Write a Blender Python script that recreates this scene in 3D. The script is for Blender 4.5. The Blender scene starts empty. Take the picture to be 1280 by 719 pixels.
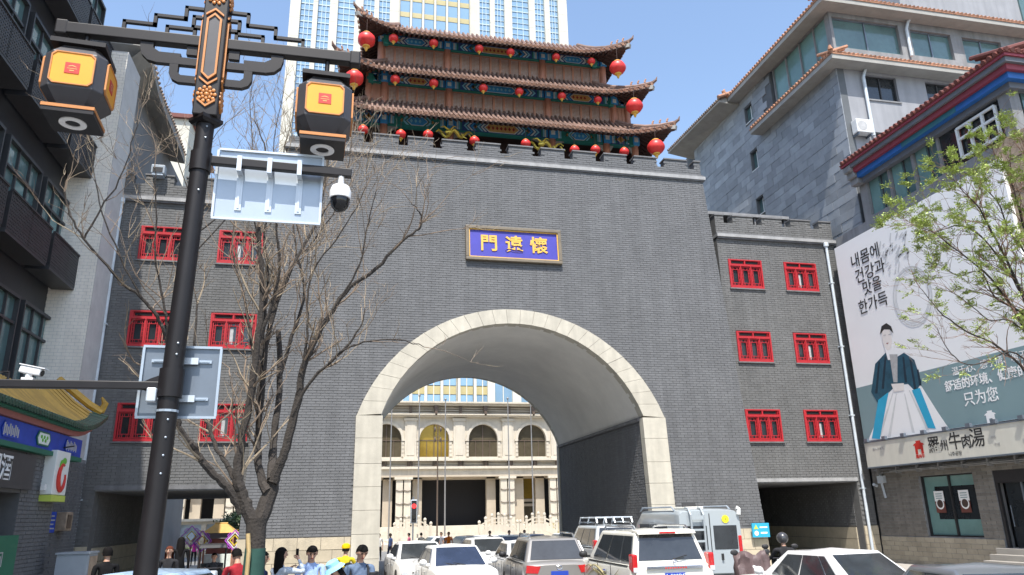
import bpy, bmesh, math, random
from math import sin, cos, pi, radians, sqrt, atan2
from mathutils import Vector, Matrix
random.seed(7)
S = bpy.context.scene
COL = S.collection

# ---------------------------------------------------------------- camera
cam_d = bpy.data.cameras.new('camera')
cam_d.sensor_fit = 'HORIZONTAL'; cam_d.sensor_width = 36.0; cam_d.lens = 930 / 1280 * 36
cam_d.clip_start = 0.1; cam_d.clip_end = 3000
cam = bpy.data.objects.new('camera', cam_d); COL.objects.link(cam)
CAM = Vector((-3.324, -29.088, 2.2))
YAW, PITCH, ROLL = 0.22243, 0.29778, -0.021356
_f = Vector((sin(YAW) * cos(PITCH), cos(YAW) * cos(PITCH), sin(PITCH)))
_r = Vector((cos(YAW), -sin(YAW), 0)); _u = _r.cross(_f)
_c, _s = cos(ROLL), sin(ROLL)
RT, UP, FW = _c * _r + _s * _u, -_s * _r + _c * _u, _f
cam.matrix_world = Matrix(((RT.x, UP.x, -FW.x, CAM.x), (RT.y, UP.y, -FW.y, CAM.y), (RT.z, UP.z, -FW.z, CAM.z), (0, 0, 0, 1)))
S.camera = cam

# ---------------------------------------------------------------- sky and sun
SUN = Vector((-0.24, -1.0, 1.95)).normalized()
W = bpy.data.worlds.new('World'); S.world = W; W.use_nodes = True
wn = W.node_tree.nodes; wl = W.node_tree.links
bg = wn['Background']; sky = wn.new('ShaderNodeTexSky'); sky.sky_type = 'NISHITA'
sky.sun_disc = False
sky.sun_elevation = math.asin(SUN.z); sky.sun_rotation = atan2(SUN.x, SUN.y)
sky.air_density = 1.15; sky.dust_density = 1.3; sky.ozone_density = 0.8; sky.altitude = 50
wl.new(sky.outputs[0], bg.inputs[0]); bg.inputs[1].default_value = 0.15
sun_d = bpy.data.lights.new('sun', 'SUN'); sun_d.energy = 3.7; sun_d.angle = radians(0.5); sun_d.color = (1, 0.955, 0.88)
sun_o = bpy.data.objects.new('sun', sun_d); COL.objects.link(sun_o)
sun_o.rotation_euler = SUN.to_track_quat('Z', 'Y').to_euler(); sun_o.location = (0, -40, 60)
S.view_settings.view_transform = 'Standard'; S.view_settings.look = 'None'
S.view_settings.exposure = 0.95; S.view_settings.gamma = 1.0; S.view_settings.use_curve_mapping = False

# ---------------------------------------------------------------- materials
def pm(name, col, rough=.65, metal=0, var=.14, scale=2.0, bump=0, bscale=30, island=0, objrand=0, spec=.5, emit=0, coat=0, streak=0, trans=0):
    m = bpy.data.materials.new(name); m.use_nodes = True
    nt = m.node_tree; N = nt.nodes; L = nt.links; b = N['Principled BSDF']
    b.inputs['Roughness'].default_value = rough; b.inputs['Metallic'].default_value = metal
    b.inputs['Specular IOR Level'].default_value = spec
    if coat: b.inputs['Coat Weight'].default_value = coat; b.inputs['Coat Roughness'].default_value = .05
    tc = N.new('ShaderNodeTexCoord'); src = tc.outputs['Object']
    if var or island or objrand or streak:
        n = N.new('ShaderNodeTexNoise'); n.inputs['Scale'].default_value = scale; n.inputs['Detail'].default_value = 6; n.inputs['Roughness'].default_value = .65
        L.new(src, n.inputs['Vector'])
        mr = N.new('ShaderNodeMapRange'); mr.inputs[1].default_value = .25; mr.inputs[2].default_value = .75
        mr.inputs[3].default_value = 1 - var; mr.inputs[4].default_value = 1 + var
        L.new(n.outputs['Fac'], mr.inputs[0]); fac = mr.outputs[0]
        def mul(a, bsock):
            x = N.new('ShaderNodeMath'); x.operation = 'MULTIPLY'; L.new(a, x.inputs[0]); L.new(bsock, x.inputs[1]); return x.outputs[0]
        def rng(sock, k):
            x = N.new('ShaderNodeMapRange'); x.inputs[3].default_value = 1 - k; x.inputs[4].default_value = 1 + k; L.new(sock, x.inputs[0]); return x.outputs[0]
        if island:
            g = N.new('ShaderNodeNewGeometry'); fac = mul(fac, rng(g.outputs['Random Per Island'], island))
        if objrand:
            g = N.new('ShaderNodeObjectInfo'); fac = mul(fac, rng(g.outputs['Random'], objrand))
        if streak:
            mp = N.new('ShaderNodeMapping'); mp.inputs['Scale'].default_value = (2.2, 2.2, .16); L.new(src, mp.inputs[0])
            n2 = N.new('ShaderNodeTexNoise'); n2.inputs['Scale'].default_value = 1.6; n2.inputs['Detail'].default_value = 5; L.new(mp.outputs[0], n2.inputs['Vector'])
            q = N.new('ShaderNodeMapRange'); q.inputs[1].default_value = .3; q.inputs[2].default_value = .7; q.inputs[3].default_value = 1 - streak; q.inputs[4].default_value = 1 + streak * .6
            L.new(n2.outputs['Fac'], q.inputs[0]); fac = mul(fac, q.outputs[0])
        vm = N.new('ShaderNodeVectorMath'); vm.operation = 'SCALE'; vm.inputs[0].default_value = col[:3]
        L.new(fac, vm.inputs['Scale']); L.new(vm.outputs[0], b.inputs['Base Color'])
    else:
        b.inputs['Base Color'].default_value = (*col[:3], 1)
    if bump:
        n3 = N.new('ShaderNodeTexNoise'); n3.inputs['Scale'].default_value = bscale; n3.inputs['Detail'].default_value = 5; L.new(src, n3.inputs['Vector'])
        bp = N.new('ShaderNodeBump'); bp.inputs['Strength'].default_value = bump; bp.inputs['Distance'].default_value = .02
        L.new(n3.outputs['Fac'], bp.inputs['Height']); L.new(bp.outputs[0], b.inputs['Normal'])
    if emit:
        b.inputs['Emission Color'].default_value = (*col[:3], 1); b.inputs['Emission Strength'].default_value = emit
    if trans: b.inputs['Transmission Weight'].default_value = trans
    return m
M = {}
def dm(k, *a, **kw): M[k] = pm(k, *a, **kw)
dm('asphalt', (.17, .168, .165), .9, var=.25, scale=1.2, bump=.4, bscale=60)
dm('paving', (.34, .32, .29), .85, var=.15, scale=.8, bump=.2, objrand=.08)
dm('kerb', (.36, .35, .33), .85, var=.2)
dm('roadpaint', (.75, .75, .72), .7, var=.2, scale=6)
dm('brick', (.138, .141, .147), .9, var=.10, scale=.5, bump=.2, bscale=40, island=.07, streak=.13)
dm('brick_warm', (.148, .148, .147), .88, var=.13, scale=.9, bump=.25, bscale=40, island=.07, streak=.14)
dm('mortar', (.116, .118, .123), .95, var=.15, scale=5)
dm('mortar_warm', (.134, .132, .127), .95, var=.15, scale=5)
dm('coping', (.16, .16, .165), .8, var=.18, scale=2, streak=.2)
dm('coping_light', (.33, .33, .33), .75, var=.2, scale=3, streak=.15)
dm('stone', (.46, .43, .36), .8, var=.12, scale=2.2, bump=.2, bscale=50, objrand=.06, streak=.12)
dm('wainstone', (.44, .38, .28), .85, var=.16, scale=3, bump=.25, bscale=50, objrand=.09)
dm('plaster', (.66, .645, .61), .9, var=.13, scale=.5, bump=.15, bscale=12)
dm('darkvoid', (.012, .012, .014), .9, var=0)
dm('red_frame', (.42, .02, .028), .45, var=.12, scale=6)
dm('red_dark', (.33, .02, .026), .5, var=.12, scale=6)
dm('glass_dark', (.025, .03, .035), .08, var=.3, scale=1.5, spec=.8)
dm('glass_blue', (.24, .38, .52), .1, var=.12, scale=.15, metal=.25, spec=.8)
dm('tower_mullion', (.42, .52, .58), .6, var=.05)
dm('tower_stone', (.55, .53, .46), .75, var=.08, scale=.4, streak=.08)
dm('podium_stone', (.52, .47, .385), .75, var=.10, scale=.7, streak=.10)
dm('podium_stone2', (.42, .36, .28), .8, var=.12, scale=.7)
dm('gold_panel', (.42, .36, .18), .4, var=.2, scale=.6)
dm('gold_glass', (.30, .19, .03), .12, var=.35, scale=.5, metal=.5)
dm('bronze_glass', (.085, .07, .045), .08, var=.35, scale=.6, spec=.8)
dm('bronze', (.10, .07, .05), .5, var=.15)
dm('rooftile', (.19, .118, .092), .7, var=.3, scale=3, island=.25)
dm('tile_end', (.46, .25, .16), .7, var=.3, scale=6, island=.25)
dm('rafter', (.07, .042, .035), .8, var=.25, scale=4)
dm('lattice_wood', (.40, .20, .135), .6, var=.2, scale=4)
dm('lattice_pane', (.42, .37, .34), .55, var=.15, scale=3)
dm('column_red', (.42, .19, .125), .55, var=.15, scale=3)
dm('paint_navy', (.04, .10, .30), .6, var=.15, scale=5)
dm('paint_blue', (.06, .36, .72), .6, var=.2, scale=5)
dm('paint_sky', (.28, .66, .80), .6, var=.2, scale=5)
dm('paint_green', (.03, .24, .20), .6, var=.2, scale=5)
dm('paint_white', (.75, .82, .78), .6, var=.15, scale=5)
dm('paint_gold', (.70, .42, .14), .5, var=.2, scale=5)
dm('paint_red', (.40, .05, .04), .6, var=.2, scale=5)
dm('lantern_red', (.66, .035, .03), .42, var=.10, scale=4)
dm('lantern_gold', (.72, .42, .07), .4, var=.15, scale=8)
dm('gilt', (.70, .55, .10), .35, metal=.4, var=.2, scale=6)
dm('plaque_blue', (.045, .042, .34), .5, var=.15, scale=2.5)
dm('frame_bronze', (.16, .13, .09), .5, var=.2, scale=5)
dm('white_paint', (.72, .73, .72), .5, var=.06, scale=2)
dm('pipe_white', (.55, .60, .64), .45, var=.15, scale=3)
dm('black_metal', (.022, .021, .024), .42, var=.2, scale=4, bump=.05)
dm('lamp_metal', (.014, .012, .013), .45, var=.2, scale=5, spec=.35)
dm('lamp_grey', (.06, .058, .064), .45, var=.12, scale=5)
dm('orange', (.80, .34, .015), .5, var=.05, scale=5)
dm('orange_metal', (.55, .22, .06), .4, var=.15, scale=8)
dm('red_logo', (.55, .03, .02), .5, var=.05)
dm('steel', (.40, .46, .53), .38, metal=.35, var=.10, scale=1.5)
dm('steel_light', (.58, .63, .68), .35, metal=.3, var=.08, scale=3)
dm('steel_dark', (.17, .20, .24), .4, metal=.35, var=.15, scale=2)
dm('dome_white', (.78, .78, .78), .35, var=.03)
dm('dome_black', (.012, .012, .014), .1, var=0)
dm('slate', (.25, .268, .29), .55, var=.16, scale=1.6, bump=.15, bscale=14, island=.22, objrand=.22)
dm('slate_back', (.11, .12, .13), .9)
dm('grey_plaster', (.29, .295, .315), .9, var=.10, scale=.8, bump=.08, streak=.12)
dm('concrete', (.235, .237, .242), .9, var=.18, scale=1.5, streak=.2)
dm('soffit', (.33, .32, .295), .9, var=.15, scale=2)
dm('clay_tile', (.40, .20, .12), .75, var=.3, scale=4, island=.25)
dm('clay_tile_dark', (.20, .15, .12), .8, var=.3, scale=4, island=.25)
dm('maroon_tile', (.15, .045, .035), .7, var=.2, scale=4, island=.2)
dm('band_red', (.25, .04, .06), .6, var=.12); dm('band_blue', (.02, .13, .42), .55, var=.12); dm('band_teal', (.03, .15, .20), .6, var=.12); dm('band_grey', (.14, .15, .17), .7, var=.12)
dm('green_glass', (.10, .17, .17), .1, var=.35, scale=.6, spec=.8)
dm('teal_glass', (.16, .28, .27), .12, var=.2, scale=.8)
dm('bb_white', (.86, .86, .86), .55, var=.035, scale=.5)
dm('bb_teal', (.21, .31, .33), .55, var=.05, scale=.6)
dm('bb_robe', (.02, .085, .13), .55, var=.35, scale=3)
dm('bb_robe_dark', (.01, .03, .05), .55)
dm('bb_shade', (.66, .67, .67), .55)
dm('bb_cyan', (.03, .38, .60), .55, var=.1)
dm('ink', (.03, .03, .03), .6, var=.1)
dm('sketch_grey', (.60, .61, .62), .6, var=.15, scale=6)
dm('ink_grey', (.42, .42, .42), .6, var=.2, scale=6)
dm('skin_print', (.80, .75, .71), .6, var=.05)
dm('sign_cream', (.66, .64, .56), .55, var=.05, scale=.8, streak=.06)
dm('tile_white', (.84, .79, .71), .7, var=.08, scale=1, streak=.08)
dm('tile_white_joint', (.55, .54, .52), .8)
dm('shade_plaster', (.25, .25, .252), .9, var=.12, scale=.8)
dm('black_facade', (.030, .031, .034), .5, var=.2, scale=1.5)
dm('flag_grey', (.26, .25, .24), .45, metal=.3)
dm('panel_dark', (.045, .046, .050), .45, var=.2, scale=2)
dm('perforated', (.035, .034, .037), .5, var=.3, scale=3)
dm('yellow_tile', (.48, .28, .04), .45, var=.2, scale=3, island=.15)
dm('green_tile', (.014, .07, .045), .35, var=.3, scale=4, island=.25)
dm('pink_board', (.33, .12, .11), .7, var=.12); dm('green_board', (.02, .14, .09), .6, var=.12)
dm('lightbox', (.75, .77, .74), .5, var=.04)
dm('leaf_green', (.14, .45, .05), .5, var=.1); dm('lime', (.50, .60, .10), .5, var=.1)
dm('green_sheet', (.015, .14, .08), .6, var=.12)
dm('cabinet', (.30, .34, .38), .5, var=.12, scale=2); dm('cabinet_rust', (.34, .26, .19), .8, var=.4, scale=4)
dm('bark', (.045, .038, .033), .95, var=.35, scale=7, bump=.9, bscale=26)
dm('twig', (.20, .15, .11), .9, var=.3, scale=5)
dm('twig_pale', (.30, .24, .17), .9, var=.3, scale=5)
dm('twig_red', (.20, .12, .085), .9, var=.3, scale=5)
dm('leaf', (.36, .44, .12), .55, var=.3, scale=4, island=.35)
dm('wrap_green', (.02, .07, .055), .8, var=.25, scale=6)
dm('bamboo', (.50, .36, .17), .7, var=.2)
dm('bush', (.36, .30, .05), .7, var=.3, scale=4, island=.35)
dm('skin', (.50, .29, .20), .5, var=.06, scale=6)
dm('hair', (.007, .006, .006), .85, var=.2, scale=20, spec=.15)
dm('tyre', (.02, .02, .02), .85, var=.15); dm('rim', (.45, .46, .47), .3, metal=.8, var=.05)
dm('chrome', (.65, .67, .70), .15, metal=.9, var=.03)
dm('tail_red', (.50, .012, .015), .2, var=.15, scale=12, coat=.5)
dm('headlamp', (.60, .63, .66), .12, var=.25, scale=14, coat=.6)
dm('plate_blue', (.02, .06, .40), .4, var=.05)
dm('black_trim', (.02, .02, .022), .6, var=.1)
dm('car_glass', (.03, .035, .04), .05, var=.5, scale=1.3, spec=.9)  # noise in the base colour stands in for varied reflections
dm('car_glass_blue', (.022, .03, .055), .06, var=.5, scale=1.3, spec=.9)  # same painted reflection noise on a bluer base
for k, c in (('car_white', (.78, .78, .77)), ('car_ivory', (.76, .74, .66)), ('car_grey', (.24, .23, .22)), ('car_silver', (.45, .48, .50)), ('car_van', (.40, .445, .475)), ('car_blue', (.36, .50, .66)), ('car_navy', (.03, .04, .07)), ('car_dark', (.05, .05, .055)), ('car_darkgrey', (.13, .14, .155))):
    dm(k, c, .3, var=.03, scale=.8, coat=.6, metal=.15 if k in ('car_grey', 'car_silver', 'car_van', 'car_darkgrey') else 0)
dm('quilt', (.11, .075, .075), .6, var=.2, scale=6, bump=.5, bscale=12)
def cloth(name, col): 
    if name not in M: dm(name, col, .9, var=.14, scale=9, bump=.5, bscale=18, spec=.12)
    return M[name]

# ---------------------------------------------------------------- mesh helpers
class MB:
    def __init__(s): s.v = []; s.f = []; s.m = []; s.M = None
    def add(s, vs, fs, mi=0):
        o = len(s.v)
        s.v.extend([tuple(s.M @ Vector(p)) for p in vs] if s.M else [tuple(p) for p in vs])
        for f in fs: s.f.append([i + o for i in f]); s.m.append(mi)
    def box(s, x0, x1, y0, y1, z0, z1, mi=0):
        s.add([(x0, y0, z0), (x1, y0, z0), (x1, y1, z0), (x0, y1, z0), (x0, y0, z1), (x1, y0, z1), (x1, y1, z1), (x0, y1, z1)],
              [(3, 2, 1, 0), (4, 5, 6, 7), (0, 1, 5, 4), (1, 2, 6, 5), (2, 3, 7, 6), (3, 0, 4, 7)], mi)
    def hexa(s, p, mi=0):   # 8 points: bottom ring then top ring
        s.add(p, [(3, 2, 1, 0), (4, 5, 6, 7), (0, 1, 5, 4), (1, 2, 6, 5), (2, 3, 7, 6), (3, 0, 4, 7)], mi)
    def bar(s, a, b, w, h=None, mi=0, up=(0, 0, 1)):
        a = Vector(a); b = Vector(b); h = h or w; d = (b - a).normalized(); u = Vector(up)
        if abs(d.dot(u)) > .98: u = Vector((0, 1, 0))
        r = d.cross(u).normalized(); u = r.cross(d)
        q = [-r * w / 2 - u * h / 2, r * w / 2 - u * h / 2, r * w / 2 + u * h / 2, -r * w / 2 + u * h / 2]
        s.hexa([a + x for x in q] + [b + x for x in q], mi)
    def tube(s, pts, rad, n=6, mi=0, cap=True):
        pts = [Vector(p) for p in pts]; k = len(pts)
        if not hasattr(rad, '__len__'): rad = [rad] * k
        vs = []; ref = None
        for i, p in enumerate(pts):
            d = (pts[min(i + 1, k - 1)] - pts[max(i - 1, 0)]).normalized()
            if ref is None: ref = d.orthogonal().normalized()
            ref = (ref - d * ref.dot(d)); ref = ref.normalized() if ref.length > 1e-6 else d.orthogonal().normalized()
            b = d.cross(ref)
            for j in range(n):
                a = 2 * pi * j / n; vs.append(p + (ref * cos(a) + b * sin(a)) * rad[i])
        fs = [(i * n + j, i * n + (j + 1) % n, (i + 1) * n + (j + 1) % n, (i + 1) * n + j) for i in range(k - 1) for j in range(n)]
        if cap: fs += [tuple(range(n - 1, -1, -1)), tuple((k - 1) * n + j for j in range(n))]
        s.add(vs, fs, mi)
    def lathe(s, prof, n=16, c=(0, 0, 0), mi=0):
        vs = [(c[0] + r * cos(2 * pi * j / n), c[1] + r * sin(2 * pi * j / n), c[2] + z) for r, z in prof for j in range(n)]
        fs = [(i * n + j, i * n + (j + 1) % n, (i + 1) * n + (j + 1) % n, (i + 1) * n + j) for i in range(len(prof) - 1) for j in range(n)]
        fs += [tuple(range(n - 1, -1, -1)), tuple((len(prof) - 1) * n + j for j in range(n))]
        s.add(vs, fs, mi)
    def prism(s, poly, ax, d0, d1, mi=0):   # ax 'xz': extruded in y; 'yz': in x; 'xy': in z
        g = {'xz': lambda a, b, d: (a, d, b), 'yz': lambda a, b, d: (d, a, b), 'xy': lambda a, b, d: (a, b, d)}[ax]
        n = len(poly); area = sum(poly[i][0] * poly[(i + 1) % n][1] - poly[(i + 1) % n][0] * poly[i][1] for i in range(n))
        flip = (area < 0) != (ax == 'xz')
        if flip: poly = poly[::-1]
        lo, hi = min(d0, d1), max(d0, d1)
        vs = [g(a, b, lo) for a, b in poly] + [g(a, b, hi) for a, b in poly]
        s.add(vs, [tuple(range(n - 1, -1, -1)), tuple(range(n, 2 * n))] + [(i, (i + 1) % n, n + (i + 1) % n, n + i) for i in range(n)], mi)
    def ball(s, c, r, mi=0, n=10, k=7):
        r = r if hasattr(r, '__len__') else (r, r, r)
        vs = [(c[0] + r[0] * sin(pi * i / k) * cos(2 * pi * j / n), c[1] + r[1] * sin(pi * i / k) * sin(2 * pi * j / n), c[2] - r[2] * cos(pi * i / k)) for i in range(1, k) for j in range(n)]
        b = len(vs); vs += [(c[0], c[1], c[2] - r[2]), (c[0], c[1], c[2] + r[2])]
        fs = [(i * n + j, i * n + (j + 1) % n, (i + 1) * n + (j + 1) % n, (i + 1) * n + j) for i in range(k - 2) for j in range(n)]
        fs += [(b, (j + 1) % n, j) for j in range(n)] + [(b + 1, (k - 2) * n + j, (k - 2) * n + (j + 1) % n) for j in range(n)]
        s.add(vs, fs, mi)
    def mesh(s, name, mats, smooth=False):
        me = bpy.data.meshes.new(name); me.from_pydata(s.v, [], s.f)
        for m in (mats if isinstance(mats, (list, tuple)) else [mats]): me.materials.append(M[m] if isinstance(m, str) else m)
        if any(s.m): me.polygons.foreach_set('material_index', s.m)
        if smooth:
            me.polygons.foreach_set('use_smooth', [True] * len(me.polygons))
            me.set_sharp_from_angle(angle=radians(40))
        me.update(); return me
WL = {}
def props(o, label=None, cat=None, group=None, kind=None):
    if label: o['label'] = label
    if cat: o['category'] = cat
    if group: o['group'] = group
    if kind: o['kind'] = kind
    return o
def link(o, parent=None, world=True, loc=(0, 0, 0), rot=None):
    COL.objects.link(o)
    if parent: o.parent = parent
    off = WL.get(parent.name, Vector()) if (parent and world) else Vector()
    o.location = Vector(loc) - off
    if rot: o.rotation_euler = rot
    WL[o.name] = Vector(loc) if world else WL.get(parent.name, Vector()) if parent else Vector(loc)
    return o
def ob(name, mb, mats, parent=None, world=True, smooth=False, label=None, cat=None, group=None, kind=None, bevel=0, loc=(0, 0, 0), rot=None):
    me = mb if isinstance(mb, bpy.types.Mesh) else mb.mesh(name, mats, smooth)
    o = bpy.data.objects.new(name, me); link(o, parent, world, loc, rot)
    if bevel:
        b = o.modifiers.new('bevel', 'BEVEL'); b.width = bevel; b.segments = 2; b.limit_method = 'ANGLE'; b.angle_limit = radians(35)
    return props(o, label, cat, group, kind)
def thing(name, label, cat, loc=(0, 0, 0), rz=0, group=None):
    o = bpy.data.objects.new(name, None); o.empty_display_size = .2; COL.objects.link(o)
    o.location = loc; o.rotation_euler = (0, 0, rz); WL[o.name] = Vector(loc)
    return props(o, label, cat, group)
def dup(o, parent=None, loc=None, rz=None, label=None, group=None):
    c = o.copy(); COL.objects.link(c)
    if parent: c.parent = parent
    if loc is not None: c.location = loc
    if rz is not None: c.rotation_euler = (0, 0, rz)
    if label: c['label'] = label
    if group: c['group'] = group
    for ch in list(o.children): dup(ch, c)
    return c
_tc = {}
def txt(body, size, mat, parent, loc, rot, name='lettering', bold=0, ext=.006, sx=1, label=None, spacing=1):
    key = (body, round(size, 3), mat, bold, ext, sx, spacing)
    if key not in _tc:
        c = bpy.data.curves.new('text', 'FONT'); c.body = body; c.size = size; c.align_x = 'CENTER'; c.align_y = 'CENTER'; c.extrude = ext; c.offset = bold; c.resolution_u = 2; c.space_character = spacing
        t = bpy.data.objects.new('text', c); COL.objects.link(t)
        bpy.context.view_layer.update()
        me = bpy.data.meshes.new_from_object(t.evaluated_get(bpy.context.evaluated_depsgraph_get()))
        bpy.data.objects.remove(t); bpy.data.curves.remove(c)
        me.materials.clear(); me.materials.append(M[mat]); me.transform(Matrix.Diagonal((sx, 1, 1, 1))); _tc[key] = me
    return ob(name, _tc[key], None, parent, loc=loc, rot=rot, label=label)
RF = (pi / 2, 0, 0)             # lettering on a wall facing -Y
RX = (pi / 2, 0, -pi / 2)       # lettering on a wall facing -X
def ray(px, py):
    return RT * ((px - 640) / 930) + UP * ((359.5 - py) / 930) + FW
def at(px, py, X=None, Y=None, Z=None):
    d = ray(px, py)
    t = (X - CAM.x) / d.x if X is not None else (Y - CAM.y) / d.y if Y is not None else (Z - CAM.z) / d.z
    return CAM + d * t
# ---------------------------------------------------------------- ground
def gz(y): return 0.0 if y < 0 else -0.02 * y if y < 45 else -0.9
def sheet(name, x0, x1, y0, y1, dz, mat, n=1):
    ys = sorted(set([y0, y1] + [y for y in (0, 45) if y0 < y < y1])); mb = MB(); v = []
    for y in ys: v += [(x0, y, gz(y) + dz), (x1, y, gz(y) + dz)]
    mb.add(v, [(2 * i, 2 * i + 1, 2 * i + 3, 2 * i + 2) for i in range(len(ys) - 1)])
    return ob(name, mb, mat, kind='structure')
sheet('ground', -900, 900, -300, 1500, -.02, 'asphalt')
sheet('road', -2.0, 10.5, -60, 45, 0, 'asphalt')
def pavement(x0, x1, y0, y1, name='pavement'):
    mb = MB(); mb.box(x0, x1, y0, y1, -.1, .05); return ob(name, mb, 'paving', kind='structure')
pavement(-6.7, -2.3, -8, -1.35); pavement(10.8, 19, -22, -.6)
mb = MB(); mb.box(-40, 40, 52, 120, -1.2, -.6); plaza = ob('plaza', mb, 'paving', kind='structure', )
for x in (1.9, 5.4):
    mb = MB()
    for k in range(9): mb.box(x - .07, x + .07, -26 + 5 * k - (8 if k == 8 else 0) * 0, -23 + 5 * k, .002, .006)
    ob('road_line', mb, 'roadpaint', kind='structure')

# ---------------------------------------------------------------- the great gate
G0, GB, XC = -1.45, .075, 3.12
def gy(z): return G0 + GB * z
def gxl(z): return -6.72 + .0345 * z
def gxr(z): return 12.96 - .0345 * z
RO, ZO, RI, ZI, HI, HO = 6.38, 3.81, 5.44, 4.15, 5.15, 6.05
gate = thing('city_gate', 'massive grey brick city gate tower block pierced by one wide stone arch', 'gate', (XC, 0, 0))
def arc(R, zc, hw, n):
    a0 = math.acos(hw / R); return [(XC - R * cos(a0 + (pi - 2 * a0) * i / n), zc + R * sin(a0 + (pi - 2 * a0) * i / n)) for i in range(n + 1)]
mb = MB(); YB = 11.5
oa = arc(5.95, 3.98, 5.62, 40)
def front(x, z): return (x, gy(z), z)
ZT = 17.3
# front and back shell with the arch left open
for fy in (front, lambda x, z: (x, YB, z)):
    z1 = oa[0][1]; xl, xr = oa[0][0], oa[-1][0]
    mb.add([fy(gxl(0), 0), fy(xl, 0), fy(xl, z1), fy(gxl(z1), z1)], [(0, 1, 2, 3)])
    mb.add([fy(xr, 0), fy(gxr(0), 0), fy(gxr(z1), z1), fy(xr, z1)], [(0, 1, 2, 3)])
    mb.add([fy(gxl(z1), z1), fy(xl, z1), fy(xl, ZT), fy(gxl(ZT), ZT)], [(0, 1, 2, 3)])
    mb.add([fy(xr, z1), fy(gxr(z1), z1), fy(gxr(ZT), ZT), fy(xr, ZT)], [(0, 1, 2, 3)])
    for i in range(40):
        (xa, za), (xb, zb) = oa[i], oa[i + 1]
        mb.add([fy(xa, za), fy(xb, zb), fy(xb, ZT), fy(xa, ZT)], [(0, 1, 2, 3)])
for g in (gxl, gxr): mb.add([(g(0), gy(0), 0), (g(0), YB, 0), (g(ZT), YB, ZT), (g(ZT), gy(ZT), ZT)], [(0, 1, 2, 3)])
mb.add([(gxl(ZT), gy(ZT), ZT), (gxr(ZT), gy(ZT), ZT), (gxr(ZT), YB, ZT), (gxl(ZT), YB, ZT)], [(0, 1, 2, 3)])
ob('wall', mb, 'mortar', gate)
# tunnel walls and barrel vault
ia = arc(RI, ZI, HI, 36)
for sx in (-1, 1):
    mb = MB(); x = XC + sx * HI; mb.add([(x, gy(0) + .2, -.3), (x, YB - .1, -.3), (x, YB - .1, ia[0][1] + .02), (x, gy(6) + .2, ia[0][1] + .02)], [(0, 1, 2, 3)])
    ob('tunnel_wall', mb, 'mortar', gate)
mb = MB(); mb.add([(x, gy(z) + .25, z) for x, z in ia] + [(x, YB - .2, z) for x, z in ia], [(i, i + 1, 38 + i, 37 + i) for i in range(36)])
ob('vault', mb, 'plaster', gate, smooth=True)
for sx in (-1, 1):
    mb = MB(); x = XC + sx * HI; mb.box(min(x, x - sx * .10), max(x, x - sx * .10), gy(6) + .3, YB - .3, ia[0][1] - .16, ia[0][1] - .04)
    ob('ledge', mb, 'coping', gate)
def bricks(rows, place, skip, dz, L, jt, depth, mats, parent, seed=1, name='brickwork', holes=()):
    """courses of single bricks standing proud of the mortar bed; place(u, z, d) -> point"""
    rnd = random.Random(seed); v = []; f = []
    r = 0
    z = rows[0]
    while z < rows[1] - dz * .5:
        u0, u1 = rows[2](z), rows[3](z); u = u0 - (L / 2 if r % 2 else 0)
        while u < u1:
            a, b = max(u, u0), min(u + L - jt, u1); u += L
            for h in holes:
                if h[2] - .05 < z + dz / 2 < h[3] + .02 and a < h[1] and b > h[0]:
                    if a < h[0]: b = h[0] - .004
                    elif b > h[1]: a = h[1] + .004
                    else: b = a
            if b - a < .03: continue
            if skip((a + b) / 2, z + dz / 2, a, b): continue
            d = depth * rnd.uniform(.7, 1.2); zz = z + dz - jt; k = len(v)
            v += [place(a, z, 0), place(b, z, 0), place(b, zz, 0), place(a, zz, 0), place(a, z, d), place(b, z, d), place(b, zz, d), place(a, zz, d)]
            f += [(k + 4, k + 5, k + 6, k + 7), (k, k + 1, k + 5, k + 4), (k + 1, k + 2, k + 6, k + 5), (k + 2, k + 3, k + 7, k + 6), (k + 3, k, k + 4, k + 7)]
        z += dz; r += 1
    m = MB(); m.v = v; m.f = f; m.m = [0] * len(f)
    return ob(name, m, mats, parent, kind='stuff')
def inarch(x, z, a, b):
    if z < 5.85: return abs(x - XC) < HO - .02 + .02 * 0
    return (x - XC) ** 2 + (z - ZO) ** 2 < (RO - .06) ** 2 or abs(x - XC) < 4 and z < 8
bricks((1.66, 16.84, gxl, gxr), lambda u, z, d: (u, gy(z) - d, z), inarch, .1, .30, .016, .02, 'brick', gate, 3)
for sx in (-1, 1):
    bricks((1.0 if sx < 0 else .0, 5.7, lambda z: gy(z) + .35, lambda z: YB - .5), lambda u, z, d, sx=sx: (XC + sx * (HI - d), u, z), lambda *a: False, .1, .30, .016, .02, 'brick', gate, 5)
# voussoirs, front ring and rear ring
NV = 27
def ring(yf, yb, tag_):
    a0 = math.acos(HO / RO); a1 = math.acos(HI / RI)
    for i in range(NV):
        m = MB(); e = .0003
        pts = []
        for t in (i / NV + e, (i + 1) / NV - e):
            A = a0 + (pi - 2 * a0) * t; B = a1 + (pi - 2 * a1) * t
            pts.append(((XC - RO * cos(A), ZO + RO * sin(A)), (XC - RI * cos(B), ZI + RI * sin(B))))
        (o0, i0), (o1, i1) = pts
        q = [i0, i1, o1, o0]; j = random.uniform(-.006, .006)
        m.hexa([(x, yf(z) + j, z) for x, z in q] + [(x, yb(z), z) for x, z in q])
        ob('arch_stone', m, 'stone', gate, bevel=.004)
ring(lambda z: gy(z) - .07, lambda z: gy(z) + .42, 'f')
ring(lambda z: YB + .05, lambda z: YB - .35, 'b')
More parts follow.
